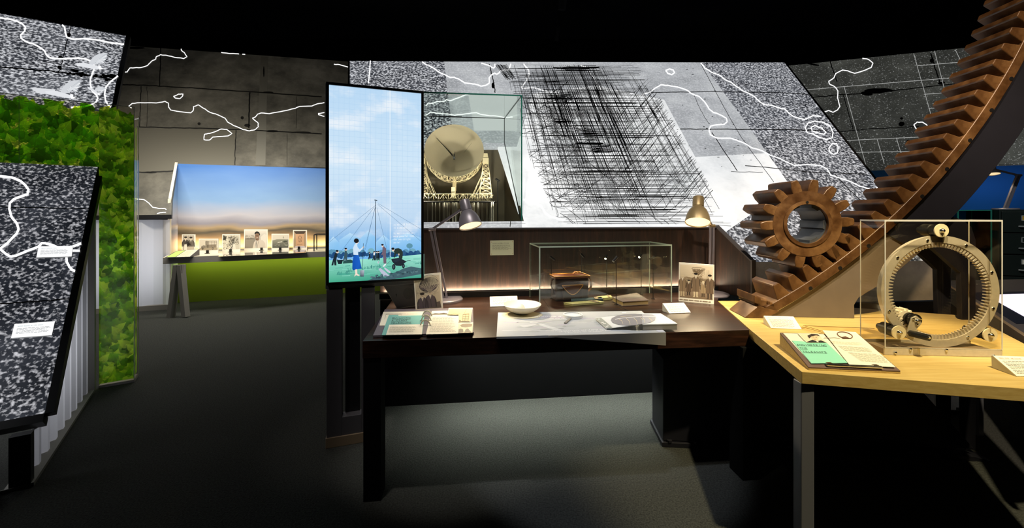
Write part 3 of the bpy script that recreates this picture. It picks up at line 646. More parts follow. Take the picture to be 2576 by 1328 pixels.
for a in (0, 1, 2, 3, 4, 5):                    # the two heavy rails running down the middle
    for x0, x1 in ((335, 740), (590, 1000), (455, 880)): pr.line(Z7([(x0+a*14, 70), (x1+a*16, 1180)]), 1.0, '#17171b')
for k in range(22): pr.line(Z6([(2065+k*7, 175+rs.uniform(0, 20)), (2205+k*6.5, 370+rs.uniform(-10, 30))]), .9, '#3a3a42')
obj('scaffold_drawing', pr, 'ink_dark', T, smooth=False)
contours([Z7([(1480, 55), (1510, 90), (1560, 125), (1610, 140), (1660, 180), (1700, 195), (1760, 240), (1790, 262), (1830, 275), (1870, 300), (1910, 340), (1940, 357), (1990, 362), (2040, 380), (2090, 390), (2120, 420), (2165, 450)])+Z8([(740, 415), (790, 393), (835, 398)]),
          Z7([(1065, 400), (1090, 375), (1105, 340), (1080, 310), (1055, 285), (1070, 278), (1110, 270), (1145, 240), (1190, 215), (1240, 218), (1310, 230), (1370, 248), (1420, 280), (1470, 300), (1510, 340), (1540, 390), (1570, 412), (1620, 430), (1665, 455), (1672, 480), (1650, 500), (1590, 505), (1550, 515), (1540, 540), (1550, 575), (1590, 600), (1640, 602), (1690, 600), (1740, 615), (1800, 640), (1850, 670), (1920, 690), (1990, 730), (2050, 745), (2100, 775), (2160, 800)])+Z8([(680, 680), (760, 675), (830, 680), (870, 700), (890, 735), (950, 755), (1010, 775), (1060, 800), (1110, 815), (1145, 820), (1160, 805), (1165, 785)]),
          Z7([(1225, 110), (1250, 98), (1280, 105), (1290, 125), (1270, 140), (1240, 130), (1225, 110)]), Z7([(195, 60), (230, 110), (235, 140), (210, 190), (175, 235), (200, 240), (260, 232), (320, 250), (380, 265), (420, 270), (460, 300), (490, 325)]),
          Z7([(600, 75), (640, 80), (665, 110), (690, 150), (715, 185), (730, 215), (752, 230), (755, 280), (780, 320), (800, 345)]), Z6([(340, 125), (330, 220), (325, 300), (310, 440)]),
          Z6([(1055, 145), (1110, 185), (1140, 190), (1220, 240), (1300, 300), (1360, 320), (1440, 360), (1500, 360), (1560, 385), (1640, 435), (1720, 445), (1800, 455), (1860, 480), (1920, 470), (1975, 440), (1980, 360), (2010, 320), (2050, 300), (2080, 315), (2110, 300), (2130, 270), (2180, 255), (2230, 262), (2260, 225), (2275, 170)]),
          Z6([(1870, 160), (1950, 185), (1990, 205), (2040, 230), (2055, 205), (2055, 170)]), Z6([(1100, 755), (1135, 715), (1200, 718), (1250, 695), (1350, 690), (1390, 665), (1430, 680), (1500, 660), (1590, 625), (1650, 600), (1720, 590)]),
          Z6([(1100, 880), (1160, 845), (1200, 840), (1260, 855), (1400, 865), (1500, 880), (1600, 870), (1700, 855), (1800, 845), (1850, 865), (1950, 885), (2080, 890), (2200, 915), (2300, 905)]),
          Z7([(190, 1045), (250, 1060), (320, 1090), (350, 1140), (390, 1170), (440, 1185), (490, 1195)]), Z7([(1540, 1150), (1640, 1140), (1700, 1145), (1740, 1170), (1730, 1200), (1690, 1225)]),
          Z8([(745, 465), (760, 435), (800, 425), (850, 432), (885, 450), (905, 490), (900, 520), (870, 530), (830, 520), (790, 500), (755, 490), (745, 465)]), Z8([(778, 460), (800, 450), (840, 465), (865, 490), (850, 500), (810, 490), (785, 480), (778, 460)]), Z8([(880, 580), (900, 555), (925, 555), (935, 580), (930, 605), (905, 617), (885, 600), (880, 580)])], A, nM, 2.5, T, 'ink_contour', .5)
# lower right: concrete skirt below the wall and black plinth behind the desk
s0, s1 = plM(1886, 657), plM(2365, 655); g0 = V((s0.x, s0.y, .72)); g1 = V((s1.x, s1.y, .72))
mb = MB().prism([s0, s1, g1, g0], pM*.03); obj('concrete_skirt', mb, 'concrete_beige', T, smooth=False)
mb = MB().prism([V((s0.x, s0.y, .0)), V((s1.x, s1.y, 0)), V((s1.x, s1.y, .71)), V((s0.x, s0.y, .71))], pM*.03); obj('plinth', mb, 'black_satin', T, smooth=False)
# ================================================================ right dark wall, blue wall
r0 = Z(2195, 425, 2.0); r1 = Z(2521, 412.6, 2.0); dR = (r1-r0).normalized(); pR = V((-dR.y, dR.x, 0)); sR = (pR*.5+UP*.866); nR = dR.cross(sR).normalized()
if nR.dot(EYEP-r0) < 0: nR = -nR
plR = lambda u, v: PL(u, v, r0, nR)
T = thing('leaning_display', 'leaning dark speckled concrete wall with thin white grid behind the toothed rack', 'display wall', (r0.x, r0.y, 0))
mb = MB().prism([plR(1900, 173), plR(1985, 165), plR(2480, 115), plR(2700, 92), r1+dR*1.3, r1, r0, plR(2050, 431), plR(1900, 437)], -nR*.04); obj('picture_panel', mb, 'wall_concrete_dark', T, smooth=False)
pr = PR(plR, nR, .003)
for pts, wd in (([(740, 290), (960, 270), (1130, 262), (1330, 240), (1640, 205), (1900, 190)], 2.2), ([(890, 80), (905, 130), (930, 200)], 2.4), ([(965, 270), (990, 360), (1020, 470)], 2), ([(940, 485), (1100, 470), (1400, 455)], 1.8), ([(1470, 30), (1490, 110), (1520, 200)], 3)): pr.line(wob(Z8(pts), 1.0, rs, 7), wd, '#0c0c0a')
for x, y, a, b in ((1150, 250, 38, 9), (1100, 265, 20, 7), (1210, 245, 24, 6), (1300, 440, 10, 8), (1340, 540, 7, 5), (1475, 75, 7, 8), (1600, 185, 14, 4), (1530, 205, 12, 5), (790, 97, 22, 3), (1300, 408, 5, 4)): pr.ell(O8[0]+x/S8, O8[1]+y/S8, a/1.3, b/1.3, '#0d0c09', 11, rs.uniform(-.2, .2))
obj('joint_print', pr, 'ink_dark', T, smooth=False)
contours([Z8([(1075, 62), (1110, 68), (1135, 90), (1125, 115), (1080, 135), (1030, 148), (990, 135), (960, 130), (920, 150), (910, 175), (880, 195), (885, 210), (915, 225), (933, 250), (932, 290), (945, 340), (930, 360), (905, 373), (880, 362), (850, 375), (838, 390)]), Z8([(1370, 445), (1390, 430), (1420, 430), (1445, 445), (1450, 460), (1415, 480), (1385, 470), (1370, 445)])], r0, nR, 2.5, T, 'ink_contour_dim', .4)
pr = PR(plR, nR, .003); pr.L = 1.5
for a, b in (((735, 245), (1640, 170)), ((968, 222), (1098, 690)), ((1370, 35), (1470, 390)), ((1490, 20), (1560, 290)), ((1610, 15), (1645, 85)), ((1395, 105), (1690, 80)), ((1430, 270), (1540, 262)), ((1460, 350), (1520, 347)), ((950, 537), (1420, 515)), ((1010, 605), (1400, 597)), ((1160, 530), (1200, 670)), ((1270, 520), (1300, 620))): pr.line(wob(Z8([a, b]), .25, rs, 8), 1.3, '#a9aaa8')
obj('grid_print', pr, 'ink_glow', T, smooth=False)
b0 = r0-dR*3.2+pR*1.5; b1 = r1+dR*2.6+pR*1.5
mb = MB().prism([V((b0.x, b0.y, 0)), V((b1.x, b1.y, 0)), V((b1.x, b1.y, 2.25)), V((b0.x, b0.y, 2.25))], pR*.1); struct(obj('wall_alcove', mb, 'blue_paint', smooth=False))
# ================================================================ walnut desk with back panel and wing
DZ = .78
FL, FR = Z(912, 858, DZ), Z(1885, 830, DZ); MID = Z(1805, 757, DZ); OC = Z(2017, 935, DZ)
A2 = V((A.x, A.y, 0)); BL = V((-.86, 2.885, DZ)); BR = V((1.66, 3.16, DZ))
t = thing('walnut_desk', 'long dark walnut exhibition desk with square black legs in the centre', 'desk', (FL.x, FL.y, 0))
top = [FL, FR, MID, BR, BL]
mb = MB().prism([p-V((0, 0, .085)) for p in top], (0, 0, .085)); obj('desktop', mb, 'walnut', t, bevel=.002, smooth=False)
fx = (FR-FL).normalized(); fy = V((-fx.y, fx.x, 0))
mb = MB().obox(V((FL.x, FL.y, 0))+fx*.002+fy*.003, fx*.083, fy*.10, (0, 0, DZ-.086)); obj('leg', mb, 'black_paint', t, bevel=.002, smooth=False)
lr = Z(1898, 1205, 0); lr = V((1.205, 2.075, 0)); mb = MB().obox(lr, fx*.1, fy*.11, (0, 0, DZ-.086)); obj('leg', mb, 'black_paint', t, bevel=.002, smooth=False)
# thin seams where glass case floor is let into the top
sm = PR(lambda u, v: Z(u, v, DZ), UP, .0004); sm.L = 1
for a, b in (((1300, 786), (1690, 779)), ((1366, 752), (1384, 778)), ((1552, 767), (1590, 788)), ((1395, 783), (1560, 776))): sm.line([a, b], 1.4, '#0c0806')
obj('seam_lines', sm, 'ink', t, smooth=False)
t2 = thing('desk_back_panel', 'tall walnut back panel with a warm light strip behind the desk, under the scaffold picture', 'panel', (A.x, A.y, 0))
PH = A.z
bk0 = V((-.95, A.y-.475*dM.y/dM.x-.01, 0)); bk1 = V((B.x, B.y, 0)); Lp = (bk1-bk0).length; fpan = lambda x, z: bk0+dM*x+V((0, 0, z))-pM*.012
mb = MB().obox(bk0+V((0, 0, .825)), dM*Lp, pM*.03, (0, 0, PH-.835)); obj('walnut_panel', mb, 'walnut_vertical', t2, smooth=False)
mb = MB().obox(bk0+V((0, 0, PH-.01))-pM*.012, dM*Lp, pM*.04, (0, 0, .01)); obj('top_trim', mb, 'graphite', t2, smooth=False)
mb = MB().obox(bk0-pM*.03+V((0, 0, DZ)), dM*Lp, pM*.012, (0, 0, .04)); obj('upstand', mb, 'black_satin', t2, smooth=False)
mb = MB().obox(bk0-pM*.016+V((0, 0, DZ+.022)), dM*(Lp-.01), pM*.012, (0, 0, .008)); obj('light_strip', mb, 'led_warm', t2, smooth=False)
light('back_strip_glow', 'AREA', bk0+dM*Lp*.5-pM*.016+V((0, 0, .826)), bk0+dM*Lp*.5+V((0, 0, .92)), 14, (1, .78, .55), Lp*.98, .008)
mb = MB().obox(bk0+V((0, 0, 0)), dM*Lp, pM*.04, (0, 0, DZ-.01)); obj('modesty_panel', mb, 'black_paint', t2, smooth=False)
wf = Z(1888, 755, DZ); wing = [V((B.x, B.y, DZ)), V((wf.x, wf.y, DZ)), V((wf.x, wf.y, 1.053)), V((B.x, B.y, PH))]; wn = (wing[1]-wing[0]).cross(UP).normalized()
if wn.x < 0: wn = -wn
mb = MB().prism(wing, wn*.03); obj('side_wing', mb, 'walnut_vertical', t2, smooth=False)
mb = MB().prism([wing[2], wing[3], wing[3]+V((0, 0, .012)), wing[2]+V((0, 0, .012))], wn*.034); mb.obox(wing[1], wn*.034, (wing[1]-wing[0]).normalized()*.012, (0, 0, wing[2].z-DZ+.012)); obj('wing_edge', mb, 'graphite', t2, smooth=False)
# added strip light under the desk, none seen there, brightens the floor
t = thing('added_desk_strip', 'added unseen strip light brightening the floor under the walnut desk', 'light', V((.3, 2.84, DZ-.11)))
mb = MB().obox(bk0+dM*.35-pM*.09+V((0, 0, DZ-.105)), dM*1.9, pM*.03, (0, 0, .018)); obj('housing', mb, 'graphite', t, smooth=False)
ul = light('under_desk_fill', 'AREA', bk0+dM*1.4-pM*.10+V((0, 0, DZ-.115)), bk0+dM*1.4-pM*.22, 15, (.95, 1, .9), 1.9, .05); ul.data.spread = math.radians(95)
# ================================================================ telescope model in its glass case, let into the leaning wall
c0 = plM(1311, 556); cy0 = c0.y; W_in = -1.08
cz0, cz1, cdep = c0.z, 2.29, .72
FRc = V((c0.x, c0.y, 0)); FLc = FRc-dM*1.16; BRc = FRc+pM*cdep-dM*.06; BLc = FLc+pM*cdep
t = thing('telescope_case', 'tall glass case let into the leaning wall around the white telescope model', 'display case', (FRc.x-.5, FRc.y, cz0))
zf_ = cz0-.02
mb = MB().prism([V((p.x, p.y, zf_)) for p in (FLc, FRc, BRc, BLc)], (0, 0, -.03)); obj('floor_board', mb, 'recess_dark', t, smooth=False)
hb = lambda p, z: V((p.x, p.y, z))
mb = MB().prism([hb(BLc, zf_), hb(BRc, zf_), hb(BRc, cz0+cdep-.01), hb(BLc, cz0+cdep-.01)], pM*.02); obj('back_board', mb, 'recess_dark', t, smooth=False)
mb = MB().prism([hb(FRc, zf_), hb(BRc, zf_), hb(BRc, cz0+cdep-.01), hb(FRc, cz0+.002)], dM*.02); obj('cheek_board', mb, 'recess_dark', t, smooth=False); mb = MB().prism([hb(FLc, zf_), hb(BLc, zf_), hb(BLc, cz0+cdep-.01), hb(FLc, cz0+.002)], -dM*.02); obj('cheek_board', mb, 'recess_dark', t, smooth=False)
mb = MB().prism([hb(FLc, zf_-.03)-pM*.02, hb(FRc, zf_-.03)-pM*.02+dM*.03, hb(FRc, zf_-.03)+dM*.03, hb(FLc, zf_-.03)], (0, 0, .032)); obj('front_sill', mb, 'shelf_black', t, smooth=False)
mb = MB(); g = .008
mb.obox(hb(FLc, cz0), FRc-FLc, pM*g, (0, 0, cz1-cz0)); obj('front_pane', mb, 'glass_clear', t, smooth=False)
mb = MB().prism([hb(FRc, cz0), hb(BRc, cz0+cdep), hb(BRc, cz1), hb(FRc, cz1)], -dM*g); obj('side_pane', mb, 'glass_clear', t, smooth=False)
mb = MB().prism([hb(FLc, cz0), hb(BLc, cz0+cdep), hb(BLc, cz1), hb(FLc, cz1)], dM*g); obj('side_pane', mb, 'glass_clear', t, smooth=False)
mb = MB().prism([hb(FLc, cz1), hb(FRc, cz1), hb(BRc, cz1), hb(BLc, cz1)], (0, 0, g)); obj('top_pane', mb, 'glass_clear', t, smooth=False)
mb = MB().obox(hb(BLc, cz0+cdep), BRc-BLc, -pM*g, (0, 0, cz1-cz0-cdep)); obj('back_pane', mb, 'glass_clear', t, smooth=False)
mb = MB(); mb.obox(hb(FRc, cz0), dM*.009, pM*g, (0, 0, cz1-cz0+.008)); mb.obox(hb(FLc, cz1), FRc-FLc, -pM*.004, (0, 0, .01)); obj('green_edge', mb, 'glass_edge', t, smooth=False)
mb = MB(); mb.strut(hb(FRc, cz1), hb(BRc, cz1), .0035); mb.strut(hb(BRc, cz0+cdep), hb(BRc, cz1), .0035); mb.strut(hb(BLc, cz1), hb(BRc, cz1), .003); mb.strut(hb(FRc, cz0), hb(BRc, cz0+cdep), .004); obj('dark_edge', mb, 'panel_trim', t, smooth=False)
# inner stand spot (black) on the right
sp = P(1252, 548, 3.3)
tt = thing('case_spotlight', 'thin black stand spotlight inside the telescope case', 'spotlight', hb(sp, zf_)); p1 = P(1252, 452, 3.3)
mb = MB().cyl(hb(sp, zf_), p1, .004, 8); obj('stem', mb, 'black_rubber', tt); mb = MB().cyl(p1+V((-.018, -.01, .008)), p1+V((.012, .004, -.01)), .009, 10); obj('head', mb, 'black_rubber', tt)
light('case_top_fill', 'SPOT', P(1165, 252, 3.12), P(1140, 400, 3.4), 1.2, (1, .9, .72), .012, angle=130, blend=.6)  # small added fill from the case top, no lamp there
light('case_stand_spot', 'SPOT', p1+V((-.03, -.02, 0)), P(1130, 470, 3.5), 3, (1, .85, .6), .01, angle=120, blend=.6)
for xl_ in (-.08, -.80): light('case_low_spot', 'SPOT', (xl_, 3.04, 1.44), (-.46, 3.5, 1.95), 13, (1, .9, .74), .008, angle=85, blend=.4)
# telescope model
DC = P(1143, 377, 3.38); axd = V((.12, -math.cos(math.radians(20)), math.sin(math.radians(20)))).normalized(); RD = .25
dk_z = P(1143, 507, 3.38).z
t = thing('telescope_model', 'white scale model of a dish radio telescope on lattice towers and many clear piles', 'model', hb(DC, zf_))
prof = [(RD*k/14, -.13+.13*(k/14)**2) for k in range(15)]; back = [(r, h-.004) for r, h in prof[::-1]]
mb = MB().lathe(prof+back, DC, axd, 64); obj('dish', mb, 'model_dish', t, angle=60)
e1 = axd.cross(UP).normalized(); e2 = e1.cross(axd).normalized()
if e2.z < 0: e2 = -e2
def dp(r, a, off=0): return DC+axd*(-.13+.13*(r/RD)**2-off)+(e1*math.cos(a)+e2*math.sin(a))*r
mb = MB(); NR = 28
rings = [(RD, .004), (RD*1.0, .10), (RD*.9, .165), (RD*.68, .2), (RD*.38, .19)]
for k in range(NR):
    a = 2*math.pi*k/NR; b = 2*math.pi*(k+1)/NR; c = 2*math.pi*(k+.5)/NR
    for (r0_, o0), (r1_, o1) in zip(rings, rings[1:]):
        mb.strut(dp(r0_, a, o0), dp(r1_, a, o1), .002); mb.strut(dp(r1_, a, o1), dp(r1_, b, o1), .002)
        mb.strut(dp(r1_, a, o1), dp(r1_, c, .006), .0011); mb.strut(dp(r1_, b, o1), dp(r1_, c, .006), .0011)
        mb.strut(dp(r0_, a, o0), dp(r1_, b, o1), .0011)
obj('dish_truss', mb, 'model_cream', t, smooth=False)
# aerial at the focus
mb = MB(); sg = -1 if e1.x > 0 else 1; ex_ = e1*sg      # ex_ points to the left of the picture
bot = DC-e2*.075+axd*.01; top_ = DC+ex_*.15+e2*.10+axd*.02
mb.strut(DC-axd*.10, bot, .0025); mb.prism([bot+ex_*.008, bot-ex_*.008, bot-ex_*.008-e2*.022, bot+ex_*.008-e2*.022], axd*.012)
mb.strut(bot, bot+e2*.05+axd*.005-ex_*.006, .0016); mb.strut(bot+ex_*.004, bot+e2*.03, .0012)
for k in range(10):
    u = bot.lerp(top_, k/10*.62); v_ = bot.lerp(top_, (k+1)/10*.62); wgt = .010*(1-k/11)
    mb.strut(u+e2*wgt, v_-e2*wgt, .0012); mb.strut(u-e2*wgt, v_+e2*wgt, .0012); mb.strut(u+e1*wgt, v_-e1*wgt, .0012); mb.strut(u-e1*wgt, v_+e1*wgt, .0012)
mb.strut(bot.lerp(top_, .55), top_, .0018); mb.strut(DC-ex_*.08+e2*.01-axd*.07, DC-ex_*.15+e2*.09-axd*.03, .0006)
obj('aerial', mb, 'black_rubber', t, smooth=False)
def lattice(mb, p, zlo, zhi, w0, w1, n, r=.0018):
    cs = lambda z, w: [V((p.x+sx*w, p.y+sy*w, z)) for sx, sy in ((-1, -1), (1, -1), (1, 1), (-1, 1))]
    for k in range(n):
        za, zb = lerp(zlo, zhi, k/n), lerp(zlo, zhi, (k+1)/n); a = cs(za, lerp(w0, w1, k/n)); b = cs(zb, lerp(w0, w1, (k+1)/n))
        for i in range(4):
            j = (i+1) % 4; mb.strut(a[i], b[i], r); mb.strut(b[i], b[j], r*.8); mb.strut(a[i], b[j], r*.7); mb.strut(a[j], b[i], r*.7)
for s, u in ((1, 1222), (-1, 1064)):
    p = P(u, 505, 3.4); mb = MB(); zt_ = P(u, 412, 3.4).z; lattice(mb, p, dk_z+.03, zt_, .055, .022, 7, .0014)
    q = p-V((s*.12, 0, 0)); 
    for dy in (-.04, .04): mb.strut(V((q.x, q.y+dy, dk_z+.03)), V((p.x-s*.02, p.y+dy*.4, lerp(dk_z, zt_, .8))), .002); mb.strut(V((q.x+s*.02, q.y+dy, dk_z+.03)), V((p.x-s*.01, p.y+dy*.4, lerp(dk_z, zt_, .62))), .0016)
    obj('lattice_tower', mb, 'model_cream', t, smooth=False)
    mb = MB(); zz = P(u, 386, 3.4).z; mb.prism([V((p.x-.026, p.y-.026, zt_)), V((p.x+.026, p.y-.026, zt_)), V((p.x+.026, p.y+.026, zt_)), V((p.x-.026, p.y+.026, zt_))], (0, 0, (zz-zt_)*.55)); mb.prism([V((p.x-.022, p.y-.02, lerp(zt_, zz, .55))), V((p.x+.022, p.y-.02, lerp(zt_, zz, .55))), V((p.x+.016, p.y-.02, zz)), V((p.x-.016, p.y-.02, zz))], (0, .04, 0)); obj('tower_cabin', mb, 'model_cream', t, bevel=.002, smooth=False)
mb = MB(); xl, xr = P(1050, 500, 3.38).x, P(1240, 500, 3.38).x; yb = 3.36
for dy in (-.09, .09):
    for k in range(16):
        a = lerp(xl, xr, k/16); b = lerp(xl, xr, (k+1)/16); zl, zh = dk_z+.004, dk_z+.06
        mb.strut((a, yb+dy, zl), (b, yb+dy, zl), .002); mb.strut((a, yb+dy, zh), (b, yb+dy, zh), .002); mb.strut((a, yb+dy, zl), (a, yb+dy, zh), .0016); mb.strut((a, yb+dy, zl if k % 2 else zh), (b, yb+dy, zh if k % 2 else zl), .0015); mb.strut((a, yb-.09, zh), (b, yb+.09, zh), .0012); mb.strut((a, yb-.09, zl), (b, yb+.09, zl), .0012)
obj('base_girder', mb, 'model_cream', t, smooth=False)
mb = MB(); mb.box((DC.x, yb-.03, dk_z+.07), .03, .05, .1); mb.strut((DC.x, yb, dk_z+.1), dp(.1, -math.pi/2, .1), .012); mb.strut((DC.x, yb+.02, dk_z+.1), dp(.06, -math.pi/2, .09), .016); obj('centre_pivot', mb, 'model_cream', t, bevel=.003, smooth=False)
mb = MB().box(((xl+xr)/2, yb+.02, dk_z-.004), xr-xl+.05, .36, .006); obj('deck', mb, 'shelf_black', t, smooth=False)
rp = random.Random(6)
for k in range(54):
    x = lerp(xl, xr+.01, rp.random()); y = yb+rp.uniform(-.14, .18); mb = MB().cyl((x, y, zf_), (x, y, dk_z-.008), rp.choice((.0022, .003, .0042)), 6); obj('pile', mb, 'acrylic_rod', t)
# wall plaque
pw = bk0-pM*.002; nW = -pM; plW = lambda u, v: PL(u, v, pw, nW)
q = [plW(*p) for p in ((1233, 605), (1292, 604), (1292, 641), (1233, 642))]
t = thing('wall_plaque', 'small pale green text plaque on the walnut back panel', 'plaque', q[3])
mb = MB().prism(q, nW*.006); obj('plate', mb, 'plaque', t, smooth=False)
q = [p+nW*.006 for p in q]; pr = PR(quadmap(*q), nW, .0004); pr.text('TELESCOPE SCALE MODEL WITH PILING', (.09, .22), (.034, 0), (0, -.09), '#3c4038'); pr.body(.09, .3, .9, .66, 5, '#7e8470', .3, random.Random(3), .2); pr.line([(.09, .24), (.78, .24)], .008, '#3c4038')
for x, y in ((.05, .1), (.95, .1), (.05, .92), (.95, .92)): pr.rect(x-.01, y-.03, x+.01, y+.03, '#b07a50')
obj('plaque_print', pr, 'ink', t, smooth=False)
# ================================================================ portrait screen on pedestal
S0 = Z(820, 1132, 0); SD = V((.947, .321, 0)); SN = V((SD.y, -SD.x, 0)); SW = .567
plS = lambda u, v: PL(u, v, S0, SN)
t = thing('portrait_screen', 'tall portrait screen on a grey pedestal showing people digging under a mast', 'screen', S0)
z0s, z1s = plS(822, 718).z, plS(820, 205).z
bz = lambda x, z, d=0: S0+SD*x+V((0, 0, z))-SN*d
mb = MB()
for a in ((0, .016), (SW-.016, SW)): mb.obox(bz(a[0], z0s), SD*(a[1]-a[0]), -SN*.06, (0, 0, z1s-z0s))
mb.obox(bz(.016, z0s), SD*(SW-.032), -SN*.06, (0, 0, .016)); mb.obox(bz(.016, z1s-.016), SD*(SW-.032), -SN*.06, (0, 0, .016)); obj('bezel', mb, 'bezel', t, bevel=.002, smooth=False)
mb = MB().obox(bz(-.008, z0s-.03, .045), SD*(SW+.012), -SN*.045, (0, 0, z1s-z0s+.035)); obj('housing', mb, 'graphite', t, bevel=.003, smooth=False)
mb = MB().obox(bz(.016, z0s+.016, .008), SD*(SW-.032), -SN*.004, (0, 0, z1s-z0s-.032)); obj('display', mb, 'screen_sky', t, smooth=False)
Sp = bz(0, 0, .008); plD = lambda u, v: PL(u, v, Sp, SN)
pr = PR(plD, SN, .0005); rq = random.Random(14); OS, SS = (810, 560), 7.811
Q = lambda pts: zpts(OS, SS, pts)
pr.L = 1
for k in range(18): x = 826+k*13.3; pr.line([(x, 212+k*1.4), (x, 700)], .45, '#a9cdec')
for k in range(34): y0 = 214+k*14; pr.line([(826, y0), (1063, y0+(26-36*(k*14/490)))], .45, '#a9cdec')
pr.L = 1.6      # brushy blue sky near the ground
for x0, x1, y0, c in ((100, 340, 330, '#7fbcec'), (340, 760, 260, '#6db3ee'), (760, 1050, 220, '#74b7f0'), (1060, 1350, 300, '#62abea'), (1350, 2000, 260, '#66aeea')):
    pr.shape(Q([(x0, 720), (x0, y0+80), ((x0+x1)/2, y0-60), (x1, y0+60), (x1, 690)]), [c, '#9ccdf3', '#bfe0f8', '#8ec6f2', c])
pr.L = 2.4
for k in range(16): x = min(1900, max(190, 100+k*120+rq.uniform(-30, 30))); pr.ell(*Q([(x, 590+rq.uniform(-20, 20))])[0], rq.uniform(6, 11), rq.uniform(5, 10), rq.choice(['#6da6bd', '#5a93b4', '#79b0c0']), 12)
pr.L = 2.8
for k in range(40): x = 152+k*45.5; pr.ell(*Q([(x, 650-k*.9+rq.uniform(-25, 20))])[0], rq.uniform(4, 7), rq.uniform(4, 7), rq.choice(['#1f4a7c', '#24507f', '#2d5d88', '#17406f']), 10)
pr.ell(*Q([(1720, 455)])[0], 8, 6.5, '#5b92a8', 12); pr.line(Q([(1728, 480), (1728, 555)]), 1, '#3a6a86')
pr.L = 3.2
pr.shape(Q([(95, 740), (700, 720), (1300, 690), (1350, 680), (2005, 615), (2005, 1082), (1350, 1125), (100, 1228)]), ['#8fdcc8', '#9fe6d2', '#7fd6c0', '#86d8c4', '#a5e8d8', '#3f9f8a', '#2f9a80', '#3aa884'])
pr.L = 3.6
for k in range(60): x = rq.uniform(110, 1980); y = rq.uniform(790, 1080)-(x-100)*.06; L_ = rq.uniform(40, 260); pr.line(Q([(x, y), (min(x+L_, 1990), y-L_*.05)]), rq.uniform(.4, 1.4), rq.choice(['#4fae98', '#6fc6b0', '#8fdcc8', '#3d9c8a']))
for cx_, cy_ in ((330, 1000), (500, 985), (1000, 870), (1110, 855), (1310, 690), (1950, 790), (560, 935), (880, 885)):
    for k in range(9): x = cx_+rq.uniform(-50, 50); pr.line(Q([(x, cy_+30), (x+rq.uniform(-25, 30), cy_-rq.uniform(10, 45))]), .7, '#2f7f78')
pr.shape(Q([(850, 1160), (1000, 1090), (1120, 1060), (1250, 1080), (1345, 1010), (1480, 960), (1600, 900), (1750, 860), (1850, 880), (1990, 900), (2000, 1000), (1350, 1122)]), '#41606a')
pr.L = 4
for k in range(34): x = rq.uniform(950, 1980); y = 1120-(x-850)*.17+rq.uniform(-50, 30); pr.ell(*Q([(x, min(y, 1075))])[0], rq.uniform(2, 5), rq.uniform(1.5, 3), rq.choice(['#4d6b76', '#35525d', '#5a7a80', '#2d4650']), 9)
pr.shape(Q([(1105, 905), (1150, 890), (1330, 1040), (1215, 1060)]), '#b9bfd4'); pr.shape(Q([(1215, 890), (1240, 880), (1345, 960), (1345, 1000), (1280, 965)]), '#c3c6d8')
pr.shape(Q([(420, 760), (470, 735), (560, 725), (610, 745), (600, 790), (480, 800), (410, 805)]), '#28504e')
# mast and stays
pr.L = 4.4; pr.line([(945, 506), (944.6, 634)], 1.6, '#0d1d28'); pr.line([(942, 503), (949, 504)], 2, '#0d1d28')
for a, b in (((945, 516), (822, 614)), ((942, 520), (853, 640)), ((944, 522), (915, 634)), ((943, 522), (919, 628)), ((948, 522), (974, 630)), ((950, 514), (1065, 612)), ((952, 512), (1065, 580))): pr.line([a, b], .55, '#31608a')
pr.L = 3; pr.line([(981, 222), (981.5, 703)], 1.3, '#eef6fc'); pr.line([(981.4, 560), (981.6, 703)], 1.3, '#ffffff')
# text on the screen
pr.L = 5
for i, s_ in enumerate(('it was 218 feet', 'in diameter', '', 'It was considerably', 'more powerful than', 'the searchlight', 'aerial')):
    y = 567.5+i*7.6-(0 if i < 3 else 1); 
    if s_: pr.text(s_, (989.5, y), (4.7, -.12), (0, -7.2), '#ffffff')
# figures
def sh(pts, c): pr.shape(Q(pts), c)
pr.L = 5
sh([(625, 640), (720, 635), (745, 740), (782, 900), (700, 915), (612, 935), (595, 900), (600, 760)], ['#1557b8', '#1e6ad0', '#1b62c8', '#134b9c', '#175cc0', '#0f4394', '#1250a8', '#1a60c4'])
sh([(648, 920), (690, 910), (695, 1000), (742, 1035), (715, 1045), (670, 1030), (640, 1058), (635, 1050), (655, 1000)], '#eedccb')
pr.L = 5.3
sh([(640, 430), (665, 405), (690, 420), (700, 480), (740, 525), (800, 480), (815, 495), (740, 575), (705, 570), (715, 635), (618, 628), (610, 500)], '#cfe4f6')
sh([(795, 480), (815, 460), (830, 470), (822, 498), (805, 500)], '#f3dfd2'); sh([(665, 405), (672, 385), (715, 345), (725, 385), (700, 410), (690, 425)], '#f7e2d6')
pr.L = 5.6; pr.ell(*Q([(676, 355)])[0], 6.3, 6, '#17181c', 14); pr.line(Q([(815, 405), (795, 925)]), 1, '#31424a'); pr.L = 5.8; sh([(750, 935), (832, 930), (822, 1060), (752, 1060)], ['#8d99a8', '#bcc6d2', '#4a5768', '#2d3a4a'])
# man in brown suit
pr.L = 5.2; sh([(1190, 470), (1215, 460), (1262, 510), (1255, 620), (1262, 700), (1265, 800), (1210, 805), (1200, 650), (1185, 630)], '#6f6070'); sh([(1190, 480), (1200, 560), (1165, 625), (1175, 635), (1210, 580)], '#7c6c78'); pr.ell(*Q([(1192, 462)])[0], 2.6, 3.2, '#f0d9cb', 10); pr.L = 5.5; pr.ell(*Q([(1187, 434)])[0], 3.3, 2.2, '#14151a', 10); pr.line(Q([(1165, 625), (1105, 790)]), .9, '#54606a'); sh([(1095, 760), (1130, 760), (1110, 805), (1092, 800)], '#cdd6de')
sh([(1230, 812), (1268, 800), (1240, 850), (1200, 872), (1195, 850)], '#dfe4ea'); pr.line(Q([(1265, 815), (1345, 755)]), .8, '#3a4a52')
